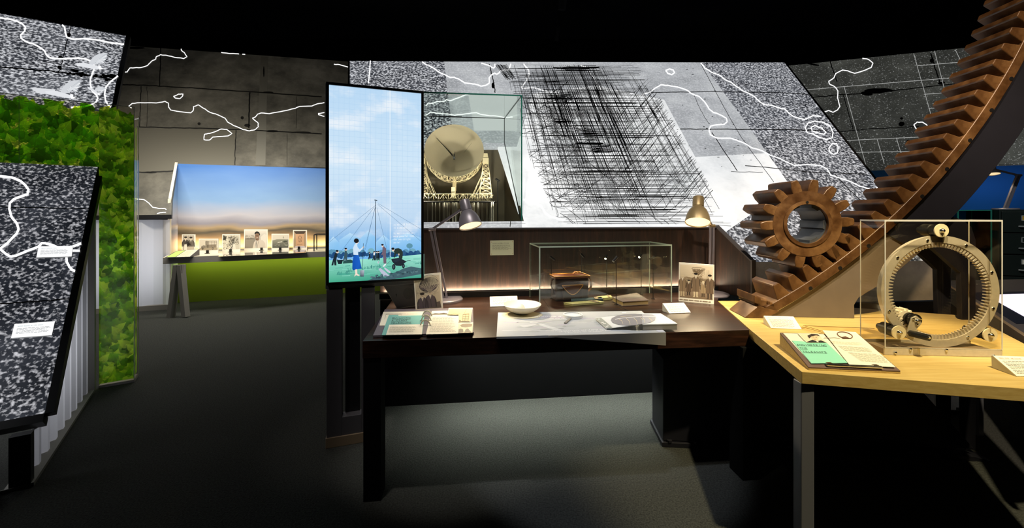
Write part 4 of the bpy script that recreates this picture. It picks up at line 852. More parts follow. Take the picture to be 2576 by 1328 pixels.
# man with the barrow
pr.L = 5.2; sh([(1440, 510), (1500, 500), (1560, 525), (1588, 580), (1580, 700), (1560, 715), (1510, 690), (1505, 620), (1455, 610), (1435, 680), (1410, 690), (1425, 600), (1410, 560)], '#26342f'); pr.ell(*Q([(1398, 535)])[0], 3.6, 4, '#ead2c2', 10); pr.L = 5.5; pr.ell(*Q([(1394, 510)])[0], 4, 3, '#15171a', 10); sh([(1500, 605), (1525, 610), (1520, 640), (1500, 640)], '#e4cbbb')
pr.L = 5.7; sh([(1360, 710), (1520, 690), (1660, 760), (1600, 810), (1560, 850), (1450, 845), (1375, 760)], '#1c2530'); sh([(1360, 710), (1520, 690), (1530, 740), (1440, 780)], '#2f3c4a'); pr.line(Q([(1600, 800), (1690, 740), (1740, 745)]), 1.1, '#1c2530')
for x, y, r in ((1410, 868, 5.4), (1600, 850, 4.4)): pr.L = 5.9; pr.ell(*Q([(x, y)])[0], r*.8, r*1.35, '#12181f', 14); pr.L = 6; pr.ell(*Q([(x, y)])[0], r*.4, r*.8, '#3f5560', 12)
# far labourers
def lab(x, y, s, c, bend):
    pr.L = 5; sh([(x-20*s, y), (x+10*s, y-110*s), (x+(40 if bend else 20)*s, y-200*s), (x+(80 if bend else 50)*s, y-190*s), (x+60*s, y-100*s), (x+60*s, y), (x+30*s, y), (x+20*s, y-60*s), (x+10*s, y)], c)
    pr.L = 5.2; pr.ell(*Q([(x+(75 if bend else 38)*s, y-215*s)])[0], 3*s, 3.2*s, '#e8cfc0', 9); pr.L = 5.3; pr.ell(*Q([(x+(70 if bend else 34)*s, y-228*s)])[0], 3*s, 2*s, '#15171a', 9)
lab(210, 840, 1.25, '#1d2a33', True); lab(430, 760, 1.1, '#3b5660', False); lab(915, 720, .6, '#1c2a30', False); lab(1000, 740, .75, '#20303a', False); lab(1050, 740, .75, '#2b3a42', False); lab(1085, 735, .75, '#16222a', False)
pr.L = 5.4; sh([(1010, 600), (1040, 590), (1035, 640), (1012, 640)], '#eef2f4')
sh([(290, 735), (415, 730), (390, 810), (320, 812)], '#1a2830'); pr.line(Q([(255, 690), (330, 740)]), 1, '#1a2830')
obj('screen_picture', pr, 'ink_glow', t, smooth=False)
# pedestal: open frame down to the floor plus foot
pd = .272
mb = MB()
zz = z0s-.03
mb.obox(bz(0, .0, .02), SD*.085, -SN*.07, (0, 0, zz)); mb.obox(bz(.195, .0, .02), SD*(pd-.195), -SN*.07, (0, 0, zz)); mb.obox(bz(.085, .0, .02), SD*.11, -SN*.07, (0, 0, .17)); obj('pedestal_frame', mb, 'graphite', t, bevel=.002, smooth=False)
mb = MB().obox(bz(-.004, 0, .012), SD*(pd+.01), -SN*.09, (0, 0, .06)); obj('foot', mb, 'beige_metal', t, bevel=.002, smooth=False)
mb = MB().obox(bz(.1, .17, .075), SD*.085, -SN*.012, (0, 0, zz-.17)); obj('rear_cover', mb, 'black_satin', t, smooth=False)
# speaker unit standing on the desk under the screen
g0 = Z(998, 777, DZ); nsp = V((.33, -.94, 0)).normalized(); pls = lambda u, v: PL(u, v, g0, nsp)
t = thing('speaker_unit', 'dark angular speaker box with round perforated grille under the screen', 'speaker', g0)
q = [pls(*p) for p in ((964, 716), (999, 777), (1064, 767), (1064, 716))]
for p in q[1:3]: p.z = max(p.z, DZ+.001)
q[2].z = q[1].z = DZ+.001
mb = MB().prism(q, -nsp*.07); obj('body', mb, 'graphite', t, bevel=.002, smooth=False)
pr = PR(pls, nsp, .0006)
for r in range(1, 8):
    for k in range(r*6): a = 2*math.pi*k/(r*6); pr.ell(1027+1.75*r*math.cos(a), 738+1.95*r*math.sin(a), .55, .62, '#0a0a0a', 6)
pr.ell(997, 741, 1.6, 2.2, '#0a0a0a', 8); pr.rect(996.4, 742, 997.8, 746, '#0a0a0a'); obj('grille_holes', pr, 'ink', t, smooth=False)
pr = PR(pls, nsp, .0008); pr.line([(964.5, 717), (999.3, 776), (1063, 766)], 1.2, '#a39c90'); obj('edge_trim', pr, 'ink', t, smooth=False)
# ================================================================ desk lamps
def bezier(a, b, n): return [a.lerp(b, k/n) for k in range(n+1)]
def desk_lamp(label, base, joint, neck_top, neck_bot, open_c, shade_r, metal, power, r_base=.125, poles=((-.012, 0), (.012, 0)), group=None, spot=True, sc=1.0):
    t = thing('desk_lamp', label, 'lamp', base)
    mb = MB().lathe([(0, 0), (r_base, 0), (r_base, .009*sc), (r_base-.006*sc, .014*sc), (0, .014*sc)], base, UP, 40); obj('base', mb, 'lamp_metal', t)
    for dx, dy in poles:
        mb = MB(); a = base+V((dx*sc, dy*sc, .012)); b = joint+V((dx*sc, dy*sc, 0)); d = (b-a).normalized(); s = V((1, 0, 0)); s = (s-d*s.dot(d)).normalized()*.007*sc; k = d.cross(s)
        mb.prism([a+s+k, a-s+k, a-s-k, a+s-k], b-a); obj('pole', mb, 'lamp_metal', t, bevel=.0015, smooth=False)
    mb = MB().cyl(joint+V((-.022*sc, 0, 0)), joint+V((.022*sc, 0, 0)), .012*sc, 14); obj('joint', mb, metal, t)
    ax = (open_c-neck_top).normalized(); mid = neck_top.lerp(neck_bot, .55)
    mb = MB(); d = (mid-joint).normalized(); s = d.cross(UP).normalized()*.006*sc; k = d.cross(s).normalized()*.008*sc; mb.prism([joint+s+k, joint-s+k, joint-s-k, joint+s-k], mid-joint); obj('arm', mb, metal, t, smooth=False)
    Ln = (neck_bot-neck_top).length; Lt = (open_c-neck_top).length; rn = shade_r*.46
    mb = MB().lathe([(0, 0), (rn*.95, 0), (rn, .004*sc), (rn, Ln), (rn*.92, Ln+.002)], neck_top, ax, 28); hd = obj('lamp_neck', mb, metal, t)
    Hs = Lt-Ln
    pf = [(rn*.92, Ln), (rn*1.05, Ln+Hs*.05), (shade_r*.72, Ln+Hs*.25), (shade_r*.9, Ln+Hs*.55), (shade_r*.985, Ln+Hs*.85), (shade_r, Lt)]
    mb = MB().lathe(pf+[(r-.002, h) for r, h in pf[::-1]], neck_top, ax, 40); obj('shade', mb, metal, t, angle=50)
    mb = MB().lathe([(0, 0), (shade_r-.004, 0), (shade_r-.004, .002), (0, .002)], neck_top+ax*(Lt-.008), ax, 32); obj('diffuser', mb, 'lamp_glow', t)
    if spot: light('lamp_light', 'SPOT', neck_top+ax*(Lt+.005), neck_top+ax*(Lt+1), power, (1, .80, .50), .05, angle=125, blend=.6)
    return t
lb = Z(1120, 754, DZ)
desk_lamp('grey desk lamp leaning left beside the portrait screen', lb, P(1087, 577, lb.y-.05), P(1168, 505, 2.72), P(1177, 530, 2.70), P(1184, 569, 2.66), .077, 'lamp_metal', 38)
lb2 = Z(1789, 741, DZ)
desk_lamp('brass-toned desk lamp behind the family photo at the desk end', lb2, P(1791, 568, lb2.y), P(1757, 497, 2.88), P(1757, 522, 2.86), P(1755, 560, 2.80), .083, 'lamp_brass', 42)
# ================================================================ glass case on the desk
f0, f1 = Z(1356, 772, DZ), Z(1690, 759, DZ); gd = (f1-f0).normalized(); gp = V((-gd.y, gd.x, 0)); GW = (f1-f0).length; GD = .30; GH = .39
t = thing('glass_case', 'low rectangular glass display case on the walnut desk holding the leather bag', 'display case', f0)
k = .008; u3 = V((0, 0, .001))
for nm, o, a, b, hh, mm in (('front_pane', f0, gd*GW, gp*k, GH, 'glass_case'), ('back_pane', f0+gp*(GD-k), gd*GW, gp*k, GH, 'glass_case'), ('side_pane', f0+gp*k, gd*k, gp*(GD-2*k), GH, 'glass_clear'), ('side_pane', f0+gp*k+gd*(GW-k), gd*k, gp*(GD-2*k), GH, 'glass_clear')):
    mb = MB().obox(o+u3, a, b, (0, 0, hh)); obj(nm, mb, mm, t, smooth=False)
mb = MB().obox(f0+V((0, 0, GH+.001)), gd*GW, gp*GD, (0, 0, k)); obj('top_pane', mb, 'glass_clear', t, smooth=False)
mb = MB(); e = .004
for o in (f0, f0+gd*(GW-.008)): mb.obox(o-gp*.001+u3, gd*.008, -gp*.001, (0, 0, GH)); mb.obox(o+gp*GD+u3, gd*.005, gp*.001, (0, 0, GH))
mb.obox(f0-gp*.001+V((0, 0, GH)), gd*GW, -gp*.001, (0, 0, .009)); mb.obox(f0+gp*GD+V((0, 0, GH)), gd*GW, gp*.001, (0, 0, .009))
for x in (-.001, GW): mb.obox(f0+gd*x+V((0, 0, GH)), gd*.001, gp*GD, (0, 0, .009))
obj('pane_edge', mb, 'glass_edge_pale', t, smooth=False)
# stand spotlights in the case
for i, (ub, vb, vt, hx, hz, lit, lab_) in enumerate(((1387, 750, 648, .026, -.02, 0, 'leftmost stand spotlight in the desk case, beside the bag'), (1463, 746.5, 641, .018, -.02, 0, 'stand spotlight rising behind the leather bag'), (1526, 744, 646, -.012, -.016, 1, 'lit stand spotlight in the middle of the desk case'), (1550, 766, 650, -.022, -.024, 0, 'front stand spotlight before the brown book in the desk case'), (1613, 740, 643, -.02, -.014, 1, 'lit stand spotlight behind the brown book'), (1643, 752, 649, -.026, -.012, 0, 'rightmost stand spotlight in the desk case'))):
    b = Z(ub, vb, DZ); tp = P(ub, vt, b.y); t = thing('stand_spotlight', lab_, 'spotlight', b, 'stand spotlights in the desk case')
    mb = MB().lathe([(0, 0), (.013, 0), (.013, .004), (0, .004)], b, UP, 14); obj('foot', mb, 'black_rubber', t)
    mb = MB().cyl(b+V((0, 0, .003)), tp, .0028, 8); obj('stem', mb, 'black_rubber', t)
    hv = V((hx, -.016 if lit else -.004, hz)); mb = MB().cyl(tp-hv*.35+V((0, 0, .004)), tp+hv+V((0, 0, .004)), .0085, 14); obj('head', mb, 'black_rubber', t)
    if i < 2: light('bag_spot', 'SPOT', tp+hv*1.15+V((0, 0, .004)), tp+hv*1.15+V((.05-.05*i, -.06, -.12)), 3.0, (1, .82, .55), .006, angle=100, blend=.5)
    if lit:
        q = tp+hv*1.02+V((0, 0, .004)); mb = MB().lathe([(0, 0), (.007, 0), (.007, .001), (0, .001)], q, hv, 12); obj('lens', mb, 'spot_glow', t)
        light('stand_spot', 'SPOT', q+hv*.15, q+hv+V((0, 0, -.1)), 6, (1, .85, .55), .006, angle=90, blend=.5)
# leather bag
b0_ = Z(1398, 759, DZ); b1_ = Z(1482, 755, DZ); bd = (b1_-b0_).normalized(); bp = V((-bd.y, bd.x, 0)); BW = (b1_-b0_).length; BH = .165; BD = .12
t = thing('leather_bag', 'brown leather camera bag with stitched flap and shoulder strap in the glass case', 'bag', b0_)
bo = b0_+V((0, 0, .002))
mb = MB().obox(bo, bd*BW, bp*BD, (0, 0, BH)); obj('body', mb, 'leather_dark', t, bevel=.012)
mb = MB().obox(bo+V((0, 0, BH-.012))-bd*.006-bp*.006, bd*(BW+.012), bp*(BD+.012), (0, 0, .018)); obj('lid', mb, 'leather', t, bevel=.006)
mb = MB(); cz = BH+.007
for a, b in ((0, 1), (1, 2), (2, 3), (3, 0)):
    cs = [bo-bd*.005-bp*.005, bo+bd*(BW+.005)-bp*.005, bo+bd*(BW+.005)+bp*(BD+.005), bo-bd*.005+bp*(BD+.005)]; mb.tube([cs[a]+V((0, 0, cz)), cs[b]+V((0, 0, cz))], .0028, 6)
obj('stitched_rim', mb, 'stitch', t)
pk_ = [(BW*.17+BW*.63*k/12) for k in range(13)]; mb = MB(); pts = [bo+bd*x-bp*.014+V((0, 0, BH*.68)) for x in pk_]+[bo+bd*pk_[12-k]-bp*.014+V((0, 0, BH*.68-BH*.42*math.sin(math.pi*k/12))) for k in range(1, 12)]
mb.prism(pts, bp*.016); obj('pocket_flap', mb, 'leather', t, bevel=.002)
mb = MB().tube([bo+bd*pk_[k]-bp*.0155+V((0, 0, BH*.68-BH*.40*math.sin(math.pi*k/12))) for k in range(13)], .0022, 6); mb.tube([bo+bd*pk_[0]-bp*.0155+V((0, 0, BH*.68)), bo+bd*pk_[12]-bp*.0155+V((0, 0, BH*.68))], .002, 6); obj('flap_stitching', mb, 'stitch', t)
mb = MB().obox(bo+bd*BW*.2-bp*.01+V((0, 0, .01)), bd*BW*.58, bp*.012, (0, 0, BH*.62)); obj('pocket', mb, 'leather_dark', t, bevel=.004)
sp_ = [(BW*.60, BD*.5, BH+.012), (BW*.66, BD*.42, BH+.028), (BW*.76, BD*.35, BH+.022), (BW*.86, BD*.25, BH+.016), (BW*.97, BD*.2, BH+.006), (BW*1.06, BD*.2, BH-.03), (BW*1.10, BD*.25, BH-.07), (BW*1.08, BD*.3, BH-.1), (BW*1.03, BD*.4, BH-.12)]
def strap(name, pts, wv, th, m, t):
    mb = MB(); q = [bo+bd*a+bp*b+V((0, 0, c)) for a, b, c in pts]
    for a, b in zip(q, q[1:]): mb.obox(a-wv/2, b-a, wv, V((0, 0, th)) if abs((b-a).normalized().z) < .8 else bd*th)
    return obj(name, mb, m, t, smooth=False)
st = strap('shoulder_strap', sp_, bp*.03, .005, 'strap_leather', t)
mb = MB(); qb = bo+bd*BW*.74+bp*BD*.3+V((0, 0, BH+.03)); s_ = .014
for a, b in (((-1, -1), (1, -1)), ((1, -1), (1, 1)), ((1, 1), (-1, 1)), ((-1, 1), (-1, -1))): mb.tube([qb+bd*a[0]*s_+bp*a[1]*s_, qb+bd*b[0]*s_+bp*b[1]*s_], .002, 6)
obj('buckle', mb, 'stitch', st)
strap('side_strap', [(0, BD*.3, BH-.01), (-.02, BD*.3, BH-.03), (-.026, BD*.3, BH-.06), (-.012, BD*.3, BH-.085), (-.006, BD*.3, BH-.12)], bp*.022, .004, 'leather_dark', t)
# books and small boxes in the case
def slab_px(name, label, cat, quad, z, h, m_top, m_body, z0=DZ):
    q = [Z(u, v, z) for u, v in quad]; t = thing(name, label, cat, hb(q[0], z0)); return t, q
q = [Z(*p, DZ+.03) for p in ((1540, 748), (1602, 737), (1632, 756), (1566, 760))]; q = [hb(p, DZ) for p in q]
t = thing('closed_book', 'brown cloth hardback lying closed at the right of the glass case', 'book', q[3])
mb = MB().prism([p+V((0, 0, .029)) for p in q], (0, 0, .004)); mb.prism([p+V((0, 0, .001)) for p in q], (0, 0, .004)); obj('cover', mb, 'book_cover', t, bevel=.001, smooth=False)
cc = sum(q, V())/4; mb = MB().prism([cc+(p-cc)*.97+V((0, 0, .005)) for p in q], (0, 0, .024)); obj('pages', mb, 'book_pages', t, smooth=False)
pr = PR(quadmap(*[p+V((0, 0, .033)) for p in q]), UP, .0004); pr.text('JOURNAL', (.3, .62), (.07, 0), (0, -.1), '#a99a88'); obj('cover_title', pr, 'ink', t, smooth=False)
for nm, lab_, pq, h, m_ in (('specimen_box', 'long narrow cream slide box at the front of the glass case', ((1418, 766), (1500, 760.5), (1519, 764.5), (1440, 770)), .014, 'box_yellow'), ('specimen_box', 'long dark teal slide box behind the cream one in the glass case', ((1437, 757.5), (1512, 753.5), (1517, 758.5), (1438, 764)), .018, 'box_teal'), ('specimen_box', 'short pale yellow box behind the teal one in the glass case', ((1500, 752.5), (1536, 748.5), (1540, 754), (1504, 757)), .018, 'box_yellow')):
    q = [Z(*p, DZ) for p in pq]; t = thing(nm, lab_, 'box', q[3], 'slide boxes in the glass case'); q = [p+V((0, 0, .001)) for p in q]
    mb = MB().prism(q, (0, 0, h*.7)); obj('tray', mb, m_, t, bevel=.001, smooth=False)
    c_ = sum(q, V())/4; mb = MB().prism([c_+(p-c_)*1.02+V((0, 0, h*.7)) for p in q], (0, 0, h*.3)); obj('lid', mb, m_, t, bevel=.001, smooth=False)
    mb = MB().prism([q[0].lerp(q[1], .74)+V((0, 0, h)), q[0].lerp(q[1], .86)+V((0, 0, h)), q[3].lerp(q[2], .86)+V((0, 0, h)), q[3].lerp(q[2], .74)+V((0, 0, h))], (0, 0, .003)); obj('label_tab', mb, 'beige_metal', t, smooth=False)
# ================================================================ standing photographs
def person(pr, x, y, h, coat, leg, skin='#d9cbb0', hair='#2a241e', wide=1.0, longcoat=False, legs=True):
    w = h*.13*wide; L0 = pr.L
    if legs:
        for s in (-1, 1): pr.shape([(x+s*w*.1, y-h*.48), (x+s*w*.9, y-h*.48), (x+s*w*.75, y-h*.04), (x+s*w*1.1, y), (x+s*w*.25, y)], leg)
    pr.L = L0+.3
    b = .22 if longcoat else .46
    pr.shape([(x-w*.5, y-h*.84), (x+w*.5, y-h*.84), (x+w*1.25, y-h*.78), (x+w*1.3, y-h*.5), (x+w*1.35, y-h*b), (x-w*1.35, y-h*b), (x-w*1.2, y-h*.5), (x-w*1.25, y-h*.78)], coat)
    pr.L = L0+.5; dk_ = '#'+''.join('%02x' % max(0, int(int(coat[i:i+2], 16)*.7)) for i in (1, 3, 5))
    for s in (-1, 1): pr.shape([(x+s*w*1.2, y-h*.8), (x+s*w*1.7, y-h*.66), (x+s*w*1.75, y-h*.46), (x+s*w*1.4, y-h*.44), (x+s*w*1.25, y-h*.6)], dk_)
    pr.line([(x, y-h*.82), (x+w*.1, y-h*b)], w*.18, dk_); pr.shape([(x-w*.35, y-h*.84), (x+w*.35, y-h*.84), (x, y-h*.7)], '#efe6d2')
    pr.L = L0+.7; pr.ell(x, y-h*.91, w*.62, h*.075, skin, 12); pr.L = L0+.9; pr.ell(x, y-h*.962, w*.7, h*.045, hair, 12)
    for s in (-1, 1): pr.ell(x+s*w*.22, y-h*.915, w*.1, h*.007, '#3a3028', 6)
    pr.line([(x-w*.18, y-h*.872), (x+w*.18, y-h*.872)], h*.006, '#6a5040'); pr.L = L0
def lattice_print(pr, x0, y0, x1, y1, n, c, w, rnd):
    for k in range(n): pr.line([(rnd.uniform(x0, x1), rnd.uniform(y0, y1)), (rnd.uniform(x0, x1), rnd.uniform(y0, y1))], w*rnd.uniform(.6, 1.4), c)
def photo_board(name, label, quad, art, lean=.12, thick=.008, cap=None, group=None, stand=True, line=None):
    """quad: pixel corners tl,tr,br,bl; bottom edge stands on the desk, the board leans back"""
    if line: bl_, br_ = [(lambda p: V((p.x, p.y, quad[4])))(PL(q_[0], q_[1], *line)) for q_ in (quad[3], quad[2])]
    else: bl_, br_ = Z(*quad[3], quad[4]), Z(*quad[2], quad[4])
    d = (br_-bl_).normalized(); n = V((d.y, -d.x, 0))
    if n.dot(EYEP-bl_) < 0: n = -n
    n2 = (n+UP*lean).normalized(); up = (UP-n2*UP.dot(n2)).normalized()
    tl_, tr_ = PL(*quad[0], bl_, n2), PL(*quad[1], bl_, n2)
    t = thing(name, label, 'photograph', bl_, group)
    mb = MB().prism([tl_, tr_, br_, bl_], -n2*thick); obj('board', mb, 'paper', t, smooth=False)
    pr = PR(quadmap(tl_, tr_, br_, bl_), n2, .0004); pr.L = 1; art(pr); obj('photo_print', pr, 'ink', t, smooth=False)
    if stand:
        m_ = tl_.lerp(br_, .5)-n2*thick; f_ = V((m_.x, m_.y, quad[4]+.001))-n*.09; dn = d*.03
        mb = MB().prism([m_-dn, m_+dn, f_+dn, f_-dn], -n*.004); obj('easel_strut', mb, 'card_edge', t, smooth=False)
    return t
def art_two_men(pr):
    r = random.Random(5); pr.rect(.04, .06, .94, .93, ['#cfc3aa', '#d8ccb4', '#bdb094', '#c4b698']); pr.L = 2
    pr.ell(.52, .32, .38, .26, '#cdc2aa', 28, -.12); pr.ell(.53, .30, .355, .20, '#4a4042', 28, -.12); pr.L = 2.4; pr.shape([(.17, .36), (.9, .3), (.78, .42), (.56, .52), (.34, .44)], '#5b5052')
    pr.L = 3
    for k in range(9): a = .2+k*.085; pr.line([(a, .2+abs(a-.52)*.25), (.55, .5)], .007, '#d8cdb8'); pr.line([(a, .2+abs(a-.52)*.25), (a+.08, .38)], .006, '#cfc4ae'); pr.line([(a+.085, .2+abs(a-.44)*.25), (a, .38)], .006, '#cfc4ae')
    for k in range(6): pr.ring(.52, .42+k*.012, .34-k*.05, .1-k*.01, .004, '#867a70', 20, 0, math.pi)
    pr.ring(.52, .31, .39, .27, .006, '#6a5f58', 40, rot=-.12)
    pr.ring(.5, .5, .34, .08, .004, '#8a7e70', 20, 0, math.pi); pr.line([(.05, .5), (.45, .5)], .008, '#5c524a')
    for k in range(16): pr.line([(r.uniform(.04, .14), r.uniform(.3, .8)), (r.uniform(.04, .2), r.uniform(.3, .8))], .004, '#8c8070')
    for k in range(10): pr.line([(.72+k*.02, .5), (.66+k*.025, .78)], .004, '#8c8070')
    pr.L = 3.6; pr.shape([(.06, .93), (.06, .86), (.3, .82), (.9, .76), (.94, .93)], '#5a5048')
    person(pr, .27, 1.3, .8, '#4b4148', '#4b4148', skin='#c9b79c', wide=1.15, legs=False); person(pr, .56, 1.28, .84, '#4f454a', '#4f454a', skin='#c9b79c', hair='#8d8474', wide=1.15, legs=False)
    pr.L = 6; pr.rect(0, .93, 1, 1, '#e6dcc4'); pr.rect(.04, .93, .94, .935, '#e6dcc4'); pr.body(.55, .945, .93, .965, 1, '#6e665a', .6, r, 0)
photo_board('standing_photo', 'tall standing photo of two suited men beneath a dish, by the ring binder', [(1040, 692), (1109, 685), (1115, 780), (1046, 784), DZ], art_two_men, .16)
def art_family(pr):
    r = random.Random(9); pr.rect(.03, .05, .96, .9, ['#e8d9bc', '#ecdfc4', '#8f7a62', '#8a765e']); pr.L = 2; pr.shape([(.03, .6), (.96, .58), (.96, .9), (.03, .9)], ['#b39c7e', '#a9927a', '#7b6750', '#7d6a54'])
    pr.L = 2.4; lattice_print(pr, .38, .12, .74, .3, 40, '#8d7658', .005, r)
    for k in range(12): pr.line([(.38+.032*k, .14), (.56, .3)], .006, '#7d6950')
    pr.ring(.56, .13, .19, .03, .008, '#6b5844', 24); lattice_print(pr, .5, .28, .72, .5, 26, '#8d7658', .005, r); lattice_print(pr, .04, .35, .96, .52, 60, '#a08c6e', .004, r)
    for k in range(3): pr.line([(.8+k*.03, .15), (.79+k*.03, .5)], .005, '#8d7a60')
    for k in range(70): pr.ell(r.uniform(.05, .95), r.uniform(.45, .52), r.uniform(.008, .02), r.uniform(.006, .014), r.choice(['#9b8565', '#84704f', '#b39d7c']), 6)
    pr.L = 3.4; person(pr, .11, .86, .54, '#8d775c', '#c3b08e', hair='#d7c7a6', wide=1.0, longcoat=True); person(pr, .29, .83, .4, '#66523f', '#3a2f26', wide=1.05, longcoat=True); person(pr, .49, .86, .62, '#7a6650', '#d5c4a2', wide=.95, longcoat=True, hair='#1e1914')
    person(pr, .70, .84, .4, '#a28c6c', '#4a3d30', wide=1.0, longcoat=True, hair='#e0d2b2'); person(pr, .88, .88, .62, '#6d5a47', '#4a3d32', wide=1.0, longcoat=True, hair='#2a2119')
    pr.L = 3.3; pr.line([(.36, .64), (.44, .6)], .02, '#5f4e3d'); pr.line([(.55, .62), (.63, .62)], .02, '#7a6650'); pr.line([(.76, .64), (.82, .66)], .018, '#a28c6c')
    pr.L = 6; pr.body(.03, .935, .93, .965, 1, '#8d7c68', .6, r, .05)
photo_board('standing_photo', 'standing photo of a family of five in coats, at the right end of the desk', [(1708, 660), (1797, 666), (1796, 765), (1707, 757), DZ], art_family, .05)
# ================================================================ tent cards with captions
def tent_card(label, quad, z, title, tcol, txt, bodycol='#8d8778', mats='paper', lowback=True):
    """quad: pixel tl,tr,br,bl of the sloping face; front edge rests on the desk, rear edge is propped up"""
    bl_, br_ = Z(*quad[3], z+.003), Z(*quad[2], z+.003); hgt = txt
    tl_, tr_ = Z(*quad[0], z+hgt), Z(*quad[1], z+hgt); nn = (br_-bl_).cross(tl_-bl_).normalized(); nn = nn if nn.z > 0 else -nn
    tr_ = PL(*quad[1], bl_, nn)
    t = thing('caption_card', label, 'sign', hb(bl_, z))
    mb = MB().prism([tl_, tr_, br_, bl_], -nn*.003); obj('card_face', mb, mats, t, smooth=False)
    mb = MB().prism([tl_-nn*.003, hb(tl_, z+.001), hb(tr_, z+.001), tr_-nn*.003], (br_-bl_).cross(UP).normalized()*-.003); obj('back_flap', mb, 'card_edge', t, smooth=False)
    mb = MB().prism([tl_-nn*.003, hb(tl_, z+.001), bl_-nn*.003], (br_-bl_).normalized()*.003); obj('side_gusset', mb, 'card_edge', t, smooth=False)
    pr = PR(quadmap(tl_, tr_, br_, bl_), nn, .0004)
    if title: pr.text(title, (.1, .16), (.7/len(title)/.62, 0), (0, -.09), tcol); pr.line([(.1, .18), (.8, .18)], .006, tcol)
    pr.body(.1, .25 if title else .14, .9, .9, 9 if title else 7, bodycol, .32, random.Random(len(label)), .3); obj('caption_print', pr, 'ink', t, smooth=False)
tent_card('small cream caption card lying behind the white bowl', ((1232, 746), (1301, 744), (1303, 769), (1233, 771)), DZ, None, '#888888', .045)
tent_card('yellow-lit caption card at the right front of the glass case', ((1667, 763), (1720, 761), (1738, 786), (1684, 788)), DZ, None, '#888888', .05)
# ================================================================ ring binder panel
q = [Z(*p, DZ) for p in ((968, 783), (1190, 779), (1192, 842), (938, 850))]
t = thing('binder_panel', 'open ring binder display titled building a giant telescope, on the desk corner', 'book', q[3])
hB = .012; mb = MB().prism([p+V((0, 0, .001)) for p in q], (0, 0, hB)); obj('backing_board', mb, 'board_purple', t, bevel=.001, smooth=False)
ZB = DZ+hB+.001; OB, SB = (900, 560), 3.906; QB = lambda pts: zpts(OB, SB, pts); plb = lambda u, v: Z(u, v, ZB+.003)
def sheet(nm, pts, m, lift, th=.003): mb = MB().prism([Z(*p, ZB+lift) for p in QB(pts)], (0, 0, th)); return obj(nm, mb, m, t, smooth=False)
sheet('drawing_sheet', [(252, 880), (650, 876), (640, 1010), (213, 1016)], 'paper', 0)
plain('teal_card', '#79b8b4', .65); sheet('teal_sheet', [(305, 912), (398, 910), (400, 919), (655, 914), (645, 998), (632, 1104), (235, 1110)], 'teal_card', .004)
sheet('text_sheet', [(310, 1008), (640, 1003), (630, 1102), (277, 1108)], 'paper', .0075); sheet('text_sheet', [(716, 910), (992, 906), (985, 1094), (670, 1102)], 'paper', .004)
sheet('photo_sheet', [(895, 842), (1128, 840), (1106, 982), (990, 984), (990, 906), (880, 906)], 'paper', .0075); sheet('photo_sheet', [(988, 988), (1133, 984), (1127, 1086), (985, 1090)], 'paper', .008); sheet('photo_sheet', [(727, 872), (885, 868), (880, 908), (722, 910)], 'paper', 0)
pr = PR(lambda u, v: Z(u, v, ZB+.0076), UP, .0004); dT = (6.4, -.22)
for i, s_ in enumerate(('BUILDING', 'A GIANT', 'TELESCOPE')):
    x, y = QB([(337-7*i, 945+23.5*i)])[0]; pr.text(s_, (x, y), (9.4, -.15), (.9, -5.2), '#23343a'); pr.line([(x, y+.9), (x+len(s_)*5.85, y+.75)], .5, '#23343a')
obj('title_print', pr, 'ink', t, smooth=False)
pr = PR(lambda x, y: (lambda a: Z(*a, ZB+.0112))(((1-y)*lerp(978, 1063, x)+y*lerp(970, 1062, x), lerp(818, 841, y)-x*.7)), UP, .0004); pr.body(.06, .14, .82, .8, 6, '#a9a394', .3, random.Random(1), .15); obj('body_print', pr, 'ink', t, smooth=False)
pr = PR(lambda x, y: (lambda a: Z(*a, ZB+.0076))(((1-y)*lerp(1085, 1154, x)+y*lerp(1072, 1152, x), lerp(792, 841, y)-x*.7)), UP, .0004); pr.body(.08, .12, .95, .9, 14, '#aba595', .3, random.Random(2), .2); obj('body_print', pr, 'ink', t, smooth=False)
pr = PR(lambda u, v: Z(u, v, ZB+.0035), UP, .0004)
pr.body(*QB([(275, 890)])[0], *QB([(620, 905)])[0], 2, '#c9c0b0', .2, random.Random(3), .4); pr.line(QB([(300, 900), (430, 898), (430, 912)]), .8, '#a79e92'); pr.line(QB([(265, 950), (275, 905), (300, 900)]), .8, '#a79e92')
pr.shape(QB([(727, 898), (760, 890), (800, 893), (845, 886), (882, 893), (880, 907), (724, 909)]), '#5d5144'); obj('sketch_print', pr, 'ink', t, smooth=False)
pr = PR(lambda u, v: Z(u, v, ZB+.0116), UP, .0004)
pr.shape(QB([(900, 846), (1124, 844), (1103, 978), (992, 980), (992, 906), (884, 904)]), '#d8c496'); pr.L = 2
for k in range(5): y = 905+k*18; pr.line(QB([(1032-k*1.5, y), (1095-k*1.5, y-2)]), 1.2, '#5b4a34')
for x in (1035, 1060, 1092): pr.line(QB([(x, 900), (x-9, 975)]), .8, '#5b4a34')
pr.line(QB([(1045, 895), (1070, 850)]), .6, '#6b5a44'); pr.line(QB([(1040, 900), (1095, 893)]), .8, '#5b4a34'); pr.shape(QB([(992, 975), (1000, 955), (1020, 968), (1100, 965), (1098, 978)]), '#5a4a34'); pr.line(QB([(920, 905), (950, 890), (980, 900), (1010, 892)]), .5, '#85704e')
